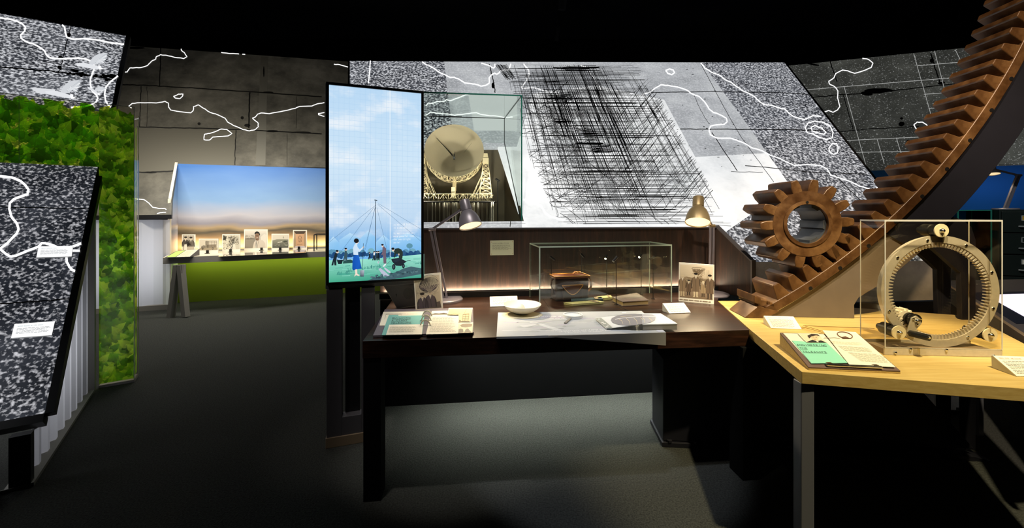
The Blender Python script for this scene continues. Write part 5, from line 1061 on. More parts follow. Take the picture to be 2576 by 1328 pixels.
pr.L = 1.5; pr.shape(QB([(990, 992), (1129, 988), (1124, 1082), (988, 1086)]), '#d9cdb0'); pr.L = 2.2; pr.shape(QB([(1005, 1010), (1030, 996), (1100, 992), (1125, 1000), (1118, 1022), (1060, 1030), (1020, 1025)]), '#75604a'); pr.shape(QB([(990, 1050), (1012, 1042), (1035, 1050), (1040, 1080), (988, 1084)]), '#43382c'); pr.shape(QB([(1045, 1080), (1060, 1050), (1085, 1042), (1100, 1060), (1118, 1076), (1118, 1082)]), '#4a3f32'); pr.L = 3
for x in (1012, 1076): pr.ell(*QB([(x, 1040)])[0], 1.8, 1.6, '#cbb996', 9)
obj('photo_print', pr, 'ink', t, smooth=False)
for k, (x, y) in enumerate(((682, 905), (672, 950), (664, 1000))):
    c_ = Z(*QB([(x, y+18)])[0], ZB+.004); rr_ = .026; mb = MB().tube([c_+V((math.cos(a)*rr_, 0, max(0, math.sin(a))*.034)) for a in [math.pi*j/14 for j in range(15)]], .0035, 8); o = obj('binder_ring', mb, 'cream_cap', t)
    mb = MB().tube([c_+V((-.03, -.004, .004)), c_+V((.03, -.004, .004))], .0018, 6)
    for s in (-1, 1): mb.lathe([(0, 0), (.005, 0), (.005, .005), (0, .005)], c_+V((s*.028, -.004, .001)), UP, 8)
    obj('ring_bar', mb, 'chrome', o)
# ================================================================ projected drawing board, bowl, magnifier, open book
BZ_ = DZ+.012; q = [Z(*p, BZ_) for p in ((1253, 786), (1614, 782), (1675, 836), (1249, 847))]
t = thing('projection_board', 'large white slab with projected notes, overhanging the desk front', 'board', hb(q[3], DZ))
mb = MB().prism([p-V((0, 0, .011)) for p in q], (0, 0, .011)); obj('top_board', mb, 'board_grey', t, smooth=False)
ov = Z(1380, 845, BZ_); inner = q[2].lerp(q[1], .12)
# wedge fascia that hangs over the desk edge at the right
fe = FR-FL; nf = V((fx.y, -fx.x, 0)); dd2 = (q[2]-ov); 
fb_ = [ov, q[2], q[2]-V((0, 0, .066)), ov-V((0, 0, .004))]
mb = MB().prism([p+V((0, -.001, -.0005)) for p in fb_], V((nf.x, nf.y, 0))*-.004); obj('front_fascia', mb, 'trestle_grey', t, smooth=False)
pr = PR(lambda u, v: Z(u, v, BZ_), UP, .0004); rq = random.Random(31); OP, SP = (1240, 770), 5.367; QP = lambda pts: zpts(OP, SP, pts)
pr.L = 1
for k in range(60): x = rq.uniform(80, 1900); L_ = rq.uniform(60, 300); y = rq.uniform(100, 385-.0258*(x+L_)-16); pr.shape(QP([(x, y), (min(x+L_, 2100), y-4), (min(x+L_*.8, 2080), y+rq.uniform(4, 12)), (x-20, y+rq.uniform(5, 12))]), rq.choice(['#aeb3b3', '#bcc0c1', '#a3a9aa', '#c9cccd', '#b5b1bd']))
pr.L = 2; pr.shape(QP([(570, 240), (680, 245), (930, 320), (860, 335)]), '#d0d3d5'); pr.shape(QP([(360, 265), (580, 240), (640, 250), (420, 290)]), '#c6c9cb'); pr.shape(QP([(640, 312), (960, 300), (950, 306), (640, 318)]), '#7d8286')
pr.L = 3; pr.text('OBSERVATION OF', QP([(560, 152)])[0], (8.0, -.1), (0, -3.2), '#ffffff'); pr.text('cosmic rays made here', QP([(640, 172)])[0], (5, 0), (0, -2.4), '#ffffff')
pr.text('The Observatory was aimed more than', QP([(785, 344)])[0], (7.6, -.25), (0, -2.8), '#ffffff'); pr.text('hydrogen, which was seen as largely', QP([(870, 354)])[0], (6.2, -.2), (0, -2.4), '#ffffff'); pr.text('significant for astronomy', QP([(970, 363)])[0], (6, -.2), (0, -2.2), '#ffffff')
pr.L = 2; pr.shape(QP([(2180, 303), (2250, 300), (2330, 350), (2230, 352)]), '#b9bccb'); pr.rect(*QP([(1740, 88)])[0], *QP([(1800, 94)])[0], '#ffffff')
pr.ring(*QP([(420, 122)])[0], 46, 9.5, .8, '#5c5a56', 40); pr.ell(*QP([(395, 122)])[0], 52, 9.8, '#cfc6a6', 36)
obj('board_print', pr, 'ink', t, smooth=False)
bc = Z(1314, 793, BZ_+.001)+V((0, .05, 0)); rb = .116
t = thing('white_bowl', 'shallow white porcelain bowl on the left of the projected board', 'bowl', bc)
pf = [(.0, .002), (.035, .0), (.04, .001), (.075, .016), (.1, .034), (rb, .055)]; inn = [(rb-.003, .056), (.097, .037), (.072, .02), (.036, .007), (0, .006)]
mb = MB().lathe(pf+inn, bc, UP, 48); obj('bowl_body', mb, 'porcelain', t, angle=50)
mb = MB(); mb.lathe([(.034*math.cos(a), .05*math.sin(a)+.006) for a in [math.pi/2*k/8 for k in range(9)]], bc+V((-.012, .01, 0)), UP, 28); obj('inner_dome', mb, 'porcelain', t, angle=60)
mc = Z(1441, 797, BZ_+.001); t = thing('magnifier', 'white round magnifying lens with handle on the projected board', 'magnifier', mc)
mb = MB().lathe([(.05, 0), (.056, 0), (.056, .016), (.05, .016), (.05, 0)], mc, UP, 40); obj('rim', mb, 'paper_cool', t)
mb = MB().lathe([(0, .006), (.049, .006), (.049, .01), (0, .01)], mc, UP, 36); obj('lens', mb, 'paper_cool', t)
pr = PR(lambda x, y: mc+V((x, -y, .0162)), UP, .0003); pr.text('ONE IN', (-.05, .002), (.028, 0), (0, -.02), '#ffffff'); obj('lens_print', pr, 'ink', t, smooth=False)
hd_ = Z(*QP([(975, 240)])[0], BZ_+.001); mb = MB(); d_ = (hd_-mc).normalized(); s_ = V((-d_.y, d_.x, 0))*.007; mb.obox(mc+d_*.057-s_, d_*((hd_-mc).length-.057), s_*2, (0, 0, .008)); obj('handle', mb, 'trestle_grey', t, bevel=.001, smooth=False)
# open book on the board
zb = BZ_+.032
t = thing('open_book', 'open white book with a curved sky chart, on the right of the projected board', 'book', Z(1622, 824, BZ_))
sp0, sp1 = Z(*QP([(2020, 245)])[0], zb), Z(1580, 788, zb)
rgt = [sp0, Z(*QP([(2490, 235)])[0], zb), Z(*QP([(2265, 97)])[0], zb), Z(*QP([(2020, 97)])[0], zb)]
mb = MB().prism([p-V((0, 0, .004)) for p in rgt], (0, 0, .004)); obj('right_page', mb, 'paper_cool', t, smooth=False)
cc = sum(rgt, V())/4; mb = MB().prism([cc+(p-cc)*.985-V((0, 0, .03)) for p in rgt], (0, 0, .0255)); obj('page_block', mb, 'trestle_grey', t, smooth=False)
mb = MB().prism([p-V((0, 0, .0312)) for p in rgt], (0, 0, .0012)); obj('back_cover', mb, 'graphite', t, smooth=False)
lf = [Z(*QP([(1530, 310)])[0], BZ_+.004), rgt[0], rgt[3], Z(*QP([(1380, 165)])[0], BZ_+.010)]
n_lf = (lf[1]-lf[0]).cross(lf[3]-lf[0]).normalized(); lf[2] = PL(*QP([(2020, 97)])[0], lf[0], n_lf)
mb = MB(); mb.prism(lf, (0, 0, .0025)); obj('left_page', mb, 'paper_cool', t, smooth=False)
nl = (lf[1]-lf[0]).cross(lf[3]-lf[0]).normalized(); nl = nl if nl.z > 0 else -nl
pr = PR(quadmap(lf[3]+V((0, 0, .0026)), rgt[2], rgt[1], lf[0]+V((0, 0, .0026))), UP, .0006); pr.L = 2
pr.mp = (lambda u, v: PL(u, v, lf[0]+V((0, 0, .0026)), nl) if (u < 1240+2020/5.367) else Z(u, v, zb+.0004))
half = [QP([(x, y)])[0] for x, y in ((2018, 108), (1900, 105), (1780, 112), (1680, 130), (1605, 165), (1592, 195), (1620, 230), (1700, 255), (1800, 265), (1900, 262), (2018, 245))]
pr.L = 3; pr.shape(half, '#8f8d90'); pr.shape([QP([(x, y)])[0] for x, y in ((2024, 108), (2150, 115), (2200, 140), (2190, 190), (2120, 225), (2024, 242))], '#a5a6ae')
pr.L = 4
for a in ([(1700, 178), (1740, 205), (1757, 245)], [(1800, 170), (1840, 205), (1853, 250)], [(1900, 165), (1940, 200), (1950, 250)], [(1990, 155), (2010, 175), (2017, 190)]): pr.line(QP(a), .7, '#efe0b0')
pr.line(QP([(1650, 182), (1760, 165), (1900, 152), (2015, 146)]), .9, '#ffffff'); pr.line(QP([(2026, 146), (2200, 148)]), .9, '#ffffff'); pr.line(QP([(1720, 150), (1800, 140), (1880, 138)]), .6, '#efe0b0'); pr.line(QP([(2030, 165), (2050, 195), (2045, 230)]), .7, '#efe0b0'); pr.line(QP([(2100, 160), (2140, 190), (2150, 220)]), .7, '#efe0b0')
pr.L = 3; pr.shape(QP([(1390, 168), (1460, 160), (1610, 290), (1535, 305)]), '#9fa39a'); pr.L = 4
for x, y, s_ in ((1432, 180, 12), (1480, 225, 16), (1505, 243, 20), (1550, 262, 14), (1540, 285, 18)): pr.rect(*QP([(x-s_, y-4)])[0], *QP([(x+s_, y+4)])[0], '#f4f4f0')
pr.line(QP([(1470, 160), (1620, 290)]), .6, '#e8e8e0'); obj('chart_print', pr, 'ink', t, smooth=False)
# ================================================================ oak table
t = thing('oak_table', 'angular light oak table with slim grey legs at the right', 'table', hb(OC, 0))
OE = Z(2576, 985, DZ); OE = OC+(OE-OC)*1.33; OBk = Z(2576, 893, DZ)+V((.11, .02, 0)); OBl = V((wf.x+.03, wf.y-.02, DZ))
pts = [OC, OE+V((.1, .02, 0)), OBk, Z(2410, 797, DZ)+V((.1, .02, 0)), OBl, MID+V((.006, .004, 0)), FR+V((.006, -.004, 0))]
mb = MB().prism([p-V((0, 0, .047)) for p in pts], (0, 0, .047)); obj('tabletop', mb, 'oak', t, bevel=.0015, smooth=False)
o1, o2 = (OE-OC).normalized(), (FR-OC).normalized(); lp = OC+o1*.004+V((0, .01, 0))
plain('leg_steel', '#8a8c96', .4, .4)
mb = MB().obox(hb(lp, 0), o1*.045, V((.0, .045, 0)), (0, 0, DZ-.048)); obj('leg', mb, 'leg_steel', t, bevel=.003, smooth=False)
rl = Z(2462, 1095, 0); mb = MB().box((rl.x, rl.y, (DZ-.05)/2), .03, .03, DZ-.05); obj('leg', mb, 'leg_steel', t, bevel=.002, smooth=False)
sm = PR(lambda u, v: Z(u, v, DZ), UP, .0004)
for a, b in (((2020, 819), (2200, 826)), ((2018, 822), (2075, 838)), ((2025, 820), (2085, 838)), ((1935, 793), (2250, 800))): sm.line([a, b], 1.2, '#7a5a22')
obj('seam_lines', sm, 'ink', t, smooth=False)
# ================================================================ gear rack on its steel stand
GA = V((1, -.08, 0)).normalized(); GN = V((-.08, -1, 0)).normalized(); GP0 = V((1.51, 2.34, 0)); plG = lambda u, v: PL(u, v, GP0, GN); DEP = -GN
def loc2(p): d = p-GP0; return (d.dot(GA), p.z)
def w3(x, z, d=0): return GP0+GA*x+V((0, 0, z))+DEP*d
rim = [loc2(plG(*p)) for p in ((1959, 781), (2053, 724), (2125, 673), (2194, 622), (2263, 550), (2355, 463), (2442, 369), (2512, 264), (2569, 164))]
# least squares circle
import numpy as np
Am = np.array([[2*x, 2*z, 1] for x, z in rim]); bm = np.array([x*x+z*z for x, z in rim]); sx, sz, sk = np.linalg.lstsq(Am, bm, rcond=None)[0]; RC = math.sqrt(sk+sx*sx+sz*sz)
def ang(p): return math.atan2(p[1]-sz, p[0]-sx)
tip = [loc2(plG(*p)) for p in ((2442, 268), (2381, 343), (2287, 443), (2224, 506), (2158, 556))]
RT = sum(math.hypot(x-sx, z-sz) for x, z in tip)/len(tip)
def pc(r, a): return (sx+r*math.cos(a), sz+r*math.sin(a))
a_lo = ang(loc2(plG(1935, 790))); a_hi = ang(loc2(plG(2780, -330)))
TH = .25; ADD = RC-RT
RR = RT+ADD*.62
t = thing('gear_rack', 'huge curved rusty brown gear rack rising to the upper right on a dark steel stand', 'gear rack', hb(w3(.3, 0), 0))
n = 60; inner = [pc(RR, lerp(a_lo, a_hi, k/n)) for k in range(n+1)]; outer = [pc(RC, lerp(a_lo, a_hi, k/n)) for k in range(n+1)]
mb = MB().prism([w3(*p) for p in inner+outer[::-1]], DEP*TH); obj('rack_body', mb, 'rust', t, bevel=.004, angle=25)
# teeth: spacing from the photograph (front corners of two far teeth)
zt8 = [(1855, 80), (1790, 170), (1740, 255), (1685, 340), (1620, 425), (1560, 505), (1490, 590), (1425, 665), (1350, 745), (1290, 815), (1215, 885), (1150, 955)]
an = [ang(loc2(plG(*p))) for p in Z8(zt8)]; pitch = (an[0]-an[-1])/(len(an)-1); an0 = sum(a-an[0]+pitch*i for i, a in enumerate(an))/len(an)+an[0]
half_t, half_r = pitch*.20, pitch*.36
k = -6; first = None
a = an0
while a+pitch < a_hi: a += pitch
teeth = []
while a > a_lo+pitch*.3: teeth.append(a); a -= pitch
tm = pitch*RC
for a in teeth:
    c, s = math.cos(a), math.sin(a); er = V((c, 0, s)); P3 = lambda r, o: w3(*pc(r, a+o))
    prof = [P3(RR+.004, -half_r*1.15), P3(RR-ADD*.15, -half_r), P3(RT+ADD*.06, -half_t*1.05), P3(RT, -half_t*.8), P3(RT, half_t*.8), P3(RT+ADD*.06, half_t*1.05), P3(RR-ADD*.15, half_r), P3(RR+.004, half_r*1.15)]
    mb = MB().prism([p+DEP*.002 for p in prof], DEP*(TH-.004)); obj('tooth', mb, 'rust', t, bevel=.004, smooth=False)
mb = MB()
for k in range(0, len(teeth), 2):
    a = teeth[k]+pitch/2; mb.lathe([(.011, 0), (.011, .006), (.0, .006)], w3(*pc(RR+ADD*.28, a), -.002), DEP, 12)
o = obj('bolt_holes', mb, 'black_rubber', t); o['kind'] = 'stuff'
# steel stand: curved band under the rack, gusset and rear foot
BW_ = .20
a_g = ang(loc2(plG(2263, 550)))
b_in = [pc(RC+.002, lerp(a_g-.03, a_hi, k/40)) for k in range(41)]; b_out = [pc(RC+BW_, lerp(a_g-.015, a_hi, k/40)) for k in range(41)]
mb = MB().prism([w3(x, z, .02) for x, z in b_in+b_out[::-1]], DEP*(TH-.04)); obj('curved_band', mb, 'steel_dark', t, bevel=.002, angle=25)
mb = MB()
b2 = [pc(RC+.0015, lerp(a_lo, a_hi, k/60)) for k in range(61)]; b3 = [pc(RC+.006, lerp(a_lo, a_hi, k/60)) for k in range(61)]
mb.prism([w3(x, z, .012) for x, z in b2+b3[::-1]], DEP*(TH-.03)); obj('band_edge', mb, 'chrome', t, angle=25)
gus = [loc2(plG(*p)) for p in ((2353, 613), (2243, 708), (2192, 738), (2170, 752), (2159, 770), (2160, 792), (1928, 794))]
gus[-1] = (gus[-1][0], DZ+.001); gus[-2] = (gus[-2][0], DZ+.001)
arc = [pc(RC+.007, lerp(a_lo+.004, a_g+.02, k/20)) for k in range(21)]; arc = [p for p in arc if p[1] > DZ+.02]
mb = MB().prism([w3(x, z, .03) for x, z in gus+arc], DEP*.03); mb.prism([w3(x, z, TH-.06) for x, z in gus+arc], DEP*.03); obj('gusset_plate', mb, 'steel_spotlit', t, bevel=.002, smooth=False)
ft = [loc2(plG(*p)) for p in ((2353, 613), (2395, 555), (2412, 543), (2445, 553), (2468, 572), (2479, 605), (2479, 792), (2452, 792), (2440, 690))]
ft = [(x, .03 if z < DZ+.1 else z) for x, z in ft]
mb = MB().prism([w3(x, z, .05) for x, z in ft], DEP*.03); mb.prism([w3(x, z, TH-.06) for x, z in ft], DEP*.03); obj('rear_strut', mb, 'steel_dark', t, bevel=.002, smooth=False)
bs = [loc2(plG(*p)) for p in ((1668, 1140), (1668, 902), (1742, 868), (2245, 868), (2310, 972), (2452, 1130))]
bs = [(x, max(.03, min(z, DZ-.09 if i < 3 else DZ-.052))) for i, (x, z) in enumerate(bs)]; bs[0] = (bs[0][0], .03)
mb = MB().prism([w3(x, z, 0) for x, z in bs], DEP*.24); obj('floor_base', mb, 'steel_dark', t, bevel=.004, smooth=False)
x0, x1 = bs[0][0], loc2(plG(2492, 1168))[0]; mb = MB().prism([w3(x, z, -.015) for x, z in ((x0-.01, .001), (x1, .001), (x1-.1, .028), (x0-.01, .028))], DEP*.27); obj('floor_flange', mb, 'steel_dark', t, bevel=.002, smooth=False)
for u in (1683, 1750, 1985, 2140, 2290):
    p = plG(u, 1150); mb = MB().lathe([(0, 0), (.016, 0), (.016, .012), (0, .012)], V((p.x, p.y, .029))+DEP*.0-V((0, .006, 0)), UP, 6); obj('bolt', mb, 'steel_dark', t)
mb = MB().prism([w3(*loc2(plG(*p)), -.01) for p in ((1872, 797), (1925, 799), (1958, 782), (1905, 770))], DEP*.2); obj('toe_plate', mb, 'rust', t, smooth=False)
mb = MB()
for (u0, v0, u1, v1) in ((1898, 742, 1915, 768), (1936, 757, 1950, 776)):
    mb.prism([w3(*loc2(plG(*p)), .0) for p in ((u0, v0), (u1, v0+8), (u1, v1), (u0, v1-6))], DEP*.22)
mb.prism([w3(*loc2(plG(*p)), .03) for p in ((1905, 752), (1945, 760), (1945, 777), (1905, 772))], DEP*.2); obj('end_stop', mb, 'rust', t, bevel=.006, smooth=False)
# ================================================================ pinion
pcn = plG(2031, 563); PRr = .262; PRi = PRr*.73; bore = .112
t = thing('pinion_gear', 'rusty brown pinion gear with open keyed bore resting on the rack teeth', 'gear', pcn-V((0, 0, PRr)))
px3 = lambda r, a, d=0: pcn+GA*(r*math.cos(a))+V((0, 0, r*math.sin(a)))+DEP*d
NT = 14; off = math.radians(80)
def bore_r(a):
    q = (a/(2*math.pi)*6+.25) % 1; return bore*(.9 if q < .42 else 1.03)
def annulus(mb, f_in, r_out, d0, d1, n):
    vs = []; fs = []
    for k in range(n):
        a = 2*math.pi*k/n
        for d in (d0, d1): vs += [px3(f_in(a), a, d), px3(r_out, a, d)]
    for k in range(n):
        i, j = 4*k, 4*((k+1) % n); fs += [[i, i+1, j+1, j], [i+2, j+2, j+3, i+3], [i+1, i+3, j+3, j+1], [i, j, j+2, i+2]]
    mb.add(vs, fs); return mb
mb = annulus(MB(), lambda a: bore*1.06, PRi, 0, .25, 96); obj('hub', mb, 'rust', t, angle=25)
plain('bore_steel', '#55585c', .4, .5, var=.5, bscale=18)
mb = annulus(MB(), bore_r, bore*1.058, .02, .235, 120); obj('keyed_sleeve', mb, 'bore_steel', t, angle=25)
mb = annulus(MB(), lambda a: bore*1.03, bore*1.2, -.006, .0, 96); obj('collar', mb, 'rust', t, angle=25)
for k in range(NT):
    a = off+2*math.pi*k/NT; p_ = 2*math.pi/NT; prof = [px3(PRi-.006, a-p_*.34), px3(PRi+.008, a-p_*.31), px3(lerp(PRi, PRr, .5), a-p_*.275), px3(PRr-.022, a-p_*.225), px3(PRr-.007, a-p_*.18), px3(PRr, a-p_*.13), px3(PRr, a+p_*.13), px3(PRr-.007, a+p_*.18), px3(PRr-.022, a+p_*.225), px3(lerp(PRi, PRr, .5), a+p_*.275), px3(PRi+.008, a+p_*.31), px3(PRi-.006, a+p_*.34)]
    mb = MB().prism([p+DEP*.002 for p in prof], DEP*.246); obj('tooth', mb, 'rust', t, bevel=.004, angle=30)
mb = MB().lathe([(.008, 0), (.008, .003), (0, .003)], px3(bore*1.12, math.radians(92), -.0075), DEP, 12); obj('oil_hole', mb, 'black_rubber', t)
# ================================================================ acrylic case with ring gear
r0_, r1_ = Z(2225, 893, DZ), Z(2522, 899, DZ); ad = (r1_-r0_).normalized(); ap = V((-ad.y, ad.x, 0)); AW = (r1_-r0_).length; AD = .13; AH = P(2225, 557, r0_.y).z-DZ
t = thing('acrylic_case', 'upright clear acrylic case on the oak table around the hand-cranked ring gear', 'display case', r0_)
k = .006; ro = r0_+V((0, 0, .03))
for nm, o, a, b in (('front_pane', ro, ad*AW, ap*k), ('back_pane', ro+ap*(AD-k), ad*AW, ap*k), ('side_pane', ro+ap*k, ad*k, ap*(AD-2*k)), ('side_pane', ro+ap*k+ad*(AW-k), ad*k, ap*(AD-2*k))):
    mb = MB().obox(o, a, b, (0, 0, AH-.03)); obj(nm, mb, 'acrylic_clear', t, smooth=False)
mb = MB().obox(ro+V((0, 0, AH-.03)), ad*AW, ap*AD, (0, 0, k)); obj('top_pane', mb, 'acrylic_clear', t, smooth=False)
mb = MB()
for x in (0, AW-.007):
    mb.obox(ro+ad*(x if x == 0 else AW-.0045)-ap*.001, ad*.0045, ap*.001, (0, 0, AH-.03)); mb.obox(ro+ad*(x if x == 0 else AW-.004)+ap*AD, ad*.004, ap*.001, (0, 0, AH-.03))
    mb.obox(ro+ad*x-ad*(.001 if x == 0 else -.007)+V((0, 0, AH-.03)), ad*.001, ap*AD, (0, 0, .007))
mb.obox(ro-ap*.001+V((0, 0, AH-.03)), ad*AW, ap*.001, (0, 0, .007)); mb.obox(ro+ap*AD+V((0, 0, AH-.03)), ad*AW, ap*.001, (0, 0, .006)); obj('pane_edge', mb, 'acrylic_edge', t, smooth=False)
mb = MB().obox(r0_+V((0, 0, .001)), ad*AW, ap*.006, (0, 0, .032)); mb.obox(r0_+ap*(AD-.006)+V((0, 0, .001)), ad*AW, ap*.006, (0, 0, .03)); obj('base_rail', mb, 'aluminium', t, bevel=.001, smooth=False)
mb = MB().obox(r0_+ap*.02+ad*.01+V((0, 0, .001)), ad*(AW-.02), ap*(AD-.04), (0, 0, .022)); obj('base_plinth', mb, 'beige_metal', t, smooth=False)
for u, v in ((2252, 887), (2290, 878), (2380, 880), (2499, 895)):
    p = PL(u, v, r0_, ap); mb = MB().lathe([(0, 0), (.006, 0), (.006, .003), (.003, .006), (0, .007)], p-ap*.0005, -ap, 10); obj('screw', mb, 'chrome', t)
RCn = P(2364, 733, r0_.y+.035); Ro, Ri, Rt = .2485, .216, .196
t = thing('ring_gear', 'large aluminium ring with inner teeth inside the acrylic case', 'gear', RCn-V((0, 0, Ro)))
q3 = lambda r, a, d: RCn+ad*(r*math.cos(a))+V((0, 0, r*math.sin(a)))+ap*d
def ann2(mb, rin, rout, d0, d1, n, a0=0, a1=2*math.pi):
    vs = []; fs = []; full = a1-a0 > 6.28; cnt = n if full else n+1
    for k in range(cnt):
        a = a0+(a1-a0)*k/n
        for d in (d0, d1): vs += [q3(rin, a, d), q3(rout, a, d)]
    for k in range(n):
        i, j = 4*k, 4*((k+1) % cnt); fs += [[i, i+1, j+1, j], [i+2, j+2, j+3, i+3], [i+1, i+3, j+3, j+1], [i, j, j+2, i+2]]
    mb.add(vs, fs); return mb
mb = ann2(MB(), Ri, Ro, 0, .012, 120, math.radians(99.5), math.radians(360+87)); obj('front_ring', mb, 'aluminium', t, angle=25)
mb = ann2(MB(), Ri+.004, Ro-.004, .012, .026, 120); obj('ring_core', mb, 'aluminium', t, angle=25)
mb = MB(); NT2 = 92
for k in range(NT2):
    a = 2*math.pi*k/NT2; p_ = 2*math.pi/NT2; mb.prism([q3(Ri+.002, a-p_*.36, .002), q3(Rt, a-p_*.12, .002), q3(Rt, a+p_*.12, .002), q3(Ri+.002, a+p_*.36, .002)], ap*.016)
o = obj('inner_teeth', mb, 'aluminium', t, smooth=False); o['kind'] = 'stuff'
for dg in (22, 62, 103, 140, 203, 235, 300, 342):
    mb = MB().lathe([(0, 0), (.006, 0), (.0055, .003), (0, .005)], q3((Ro+Ri)/2, math.radians(dg), 0), -ap, 10); obj('screw', mb, 'chrome', t)
for (u, v, lab_) in ((2367, 580, 'top support roller above the ring gear'), (2260, 836, 'lower left support roller beside the ring gear crank'), (2489, 842, 'lower right support roller of the ring gear')):
    c_ = P(u, v, r0_.y+.022); t2 = thing('support_roller', lab_, 'roller', c_-V((0, 0, .026)), 'support rollers of the ring gear')
    mb = MB().lathe([(0, 0), (.026, 0), (.028, .002), (.028, .014), (.024, .016), (.024, .034), (.027, .036), (.027, .075), (.014, .077), (.014, .1), (0, .1)], c_, ap, 26); obj('roller_body', mb, 'black_rubber', t2)
    mb = MB().lathe([(0, 0), (.0295, 0), (.0295, .005), (0, .005)], c_-ap*.004, ap, 28); obj('end_cap', mb, 'cream_cap', t2)
    mb = MB().lathe([(0, -.012), (.005, -.011), (.0095, -.006), (.0115, 0), (0, 0)], c_-ap*.004, ap, 16); obj('cap_nut', mb, 'chrome', t2)
hc = P(2303, 806, r0_.y+.018); t = thing('crank_handle', 'hand crank with white pinion and black grip meshing with the ring gear', 'crank', hc-V((0, 0, .09)))
gc = hc+ap*.022-ad*.012
mb = MB().lathe([(0, 0), (.034, 0), (.034, .04), (0, .04)], gc+ap*.012, ap, 24); w_ = obj('pinion_wheel', mb, 'white_plastic', t)
for k in range(14):
    a = 2*math.pi*k/14; e = ad*math.cos(a)+UP*math.sin(a); f_ = ad*-math.sin(a)+UP*math.cos(a); c_ = gc+ap*.013
    mb = MB().prism([c_+e*.033-f_*.005, c_+e*.044-f_*.0026, c_+e*.044+f_*.0026, c_+e*.033+f_*.005], ap*.038); obj('pinion_tooth', mb, 'white_plastic', w_, smooth=False)
mb = MB().lathe([(0, 0), (.028, 0), (.028, .007), (.024, .008), (.024, .018), (.028, .019), (.028, .03), (0, .03)], hc, ap, 24); obj('hub', mb, 'black_rubber', t)
hg = P(2289, 838, r0_.y+.014); mb = MB(); d_ = (hg-hc); d_ = d_-ap*d_.dot(ap); s_ = d_.normalized().cross(ap)
mb.prism([hc+s_*.024, hc+UP*.018+s_*.012, hc+UP*.022, hc-s_*.024, hc+d_-s_*.011, hc+d_*1.12, hc+d_+s_*.011], -ap*.006); obj('crank_arm', mb, 'aluminium', t, bevel=.001, smooth=False)
mb = MB().lathe([(0, -.012), (.006, -.009), (.009, -.004), (.01, 0), (0, 0)], hc-ap*.006, ap, 16)
for k in range(3): a = math.radians(30+120*k); mb.lathe([(0, -.006), (.004, -.004), (.005, 0), (0, 0)], hc-ap*.006+(ad*math.cos(a)+UP*math.sin(a))*.017, ap, 10)
obj('hub_nut', mb, 'chrome', t)
g1_ = hc+d_-ap*.006; g2_ = g1_-ap*.065+ad*.02; mb = MB().cyl(g1_, g2_, .0135, 18); obj('grip', mb, 'black_rubber', t); mb = MB().lathe([(0, 0), (.006, 0), (.004, .003), (0, .003)], g2_, g2_-g1_, 12); obj('grip_cap', mb, 'chrome', t)
# ================================================================ oak table captions and clipboard
tent_card('caption card about the gear rack, beside the rack foot on the oak table', ((1921, 794), (1996, 796), (2017, 828), (1940, 825)), DZ, 'GEAR RACK AND PINION', '#8fb0b0', .045, '#7d776c')
tent_card('caption card about the model rack and pinion, cut by the right picture edge', ((2497, 894), (2577, 897), (2640, 947), (2558, 946)), DZ, 'MODEL RACK AND PINION', '#c98a8a', .05, '#6f6a62')
OC5, SC5 = (1860, 780), 5.855; QC = lambda pts: zpts(OC5, SC5, pts)
hw = .062; wl_ = [Z(*QC([(597, 330)])[0], DZ+hw), Z(*QC([(1760, 360)])[0], DZ+hw), Z(*QC([(2375, 893)])[0], DZ+.012), Z(*QC([(1020, 838)])[0], DZ+.012)]
nC = (wl_[2]-wl_[3]).cross(wl_[0]-wl_[3]).normalized(); wl_[1] = PL(*QC([(1760, 360)])[0], wl_[3], nC)
t = thing('clipboard_panel', 'sloping clipboard display titled engineering the telescope, on the oak table corner', 'book', hb(wl_[3], DZ))
mb = MB(); lo_ = [hb(p, DZ+.001) for p in wl_]; th_ = .006
mb.add([p-V((0, 0, th_)) for p in wl_]+lo_, [[0, 1, 2, 3], [7, 6, 5, 4], [0, 4, 5, 1], [1, 5, 6, 2], [2, 6, 7, 3], [3, 7, 4, 0]]); obj('wedge', mb, 'oak', t, smooth=False)
nC = (wl_[2]-wl_[3]).cross(wl_[0]-wl_[3]).normalized(); nC = nC if nC.z > 0 else -nC
mb = MB().prism(wl_, -nC*.005); obj('board', mb, 'board_brown', t, bevel=.001, smooth=False)
c3 = wl_[3]; plC = lambda u, v, h=0: PL(u, v, c3+nC*h, nC)
def csheet(nm, pts, m, h, th=.002): mb = MB().prism([plC(*p, h) for p in QC(pts)], nC*th); return obj(nm, mb, m, t, smooth=False)
csheet('paper_sheet', [(645, 345), (1240, 360), (1600, 775), (1055, 790)], 'paper', .0005); plain('mint_card', '#8edac4', .65); csheet('mint_sheet', [(775, 455), (1290, 490), (1595, 783), (1060, 790)], 'mint_card', .003)
csheet('paper_sheet', [(1225, 302), (1710, 328), (2300, 845), (1620, 810)], 'paper', .0055); csheet('photo_sheet', [(860, 348), (1165, 352), (1285, 482), (990, 482)], 'paper', .0055)
pr = PR(lambda u, v: plC(u, v, .0051), nC, .0004)
for s_, x, y in (('ENGINEERING', 850, 522), ('THE', 890, 570), ('TELESCOPE', 935, 622)):
    p_ = QC([(x, y)])[0]; pr.text(s_, p_, (11.0, .26), (-3.4, -5.6), '#25403c'); pr.line([(p_[0]+.6, p_[1]+.9), (p_[0]+len(s_)*6.82, p_[1]+.9+len(s_)*.16)], .6, '#25403c')
obj('title_print', pr, 'ink', t, smooth=False)
pr = PR(lambda u, v: plC(u, v, .0076), nC, .0004)
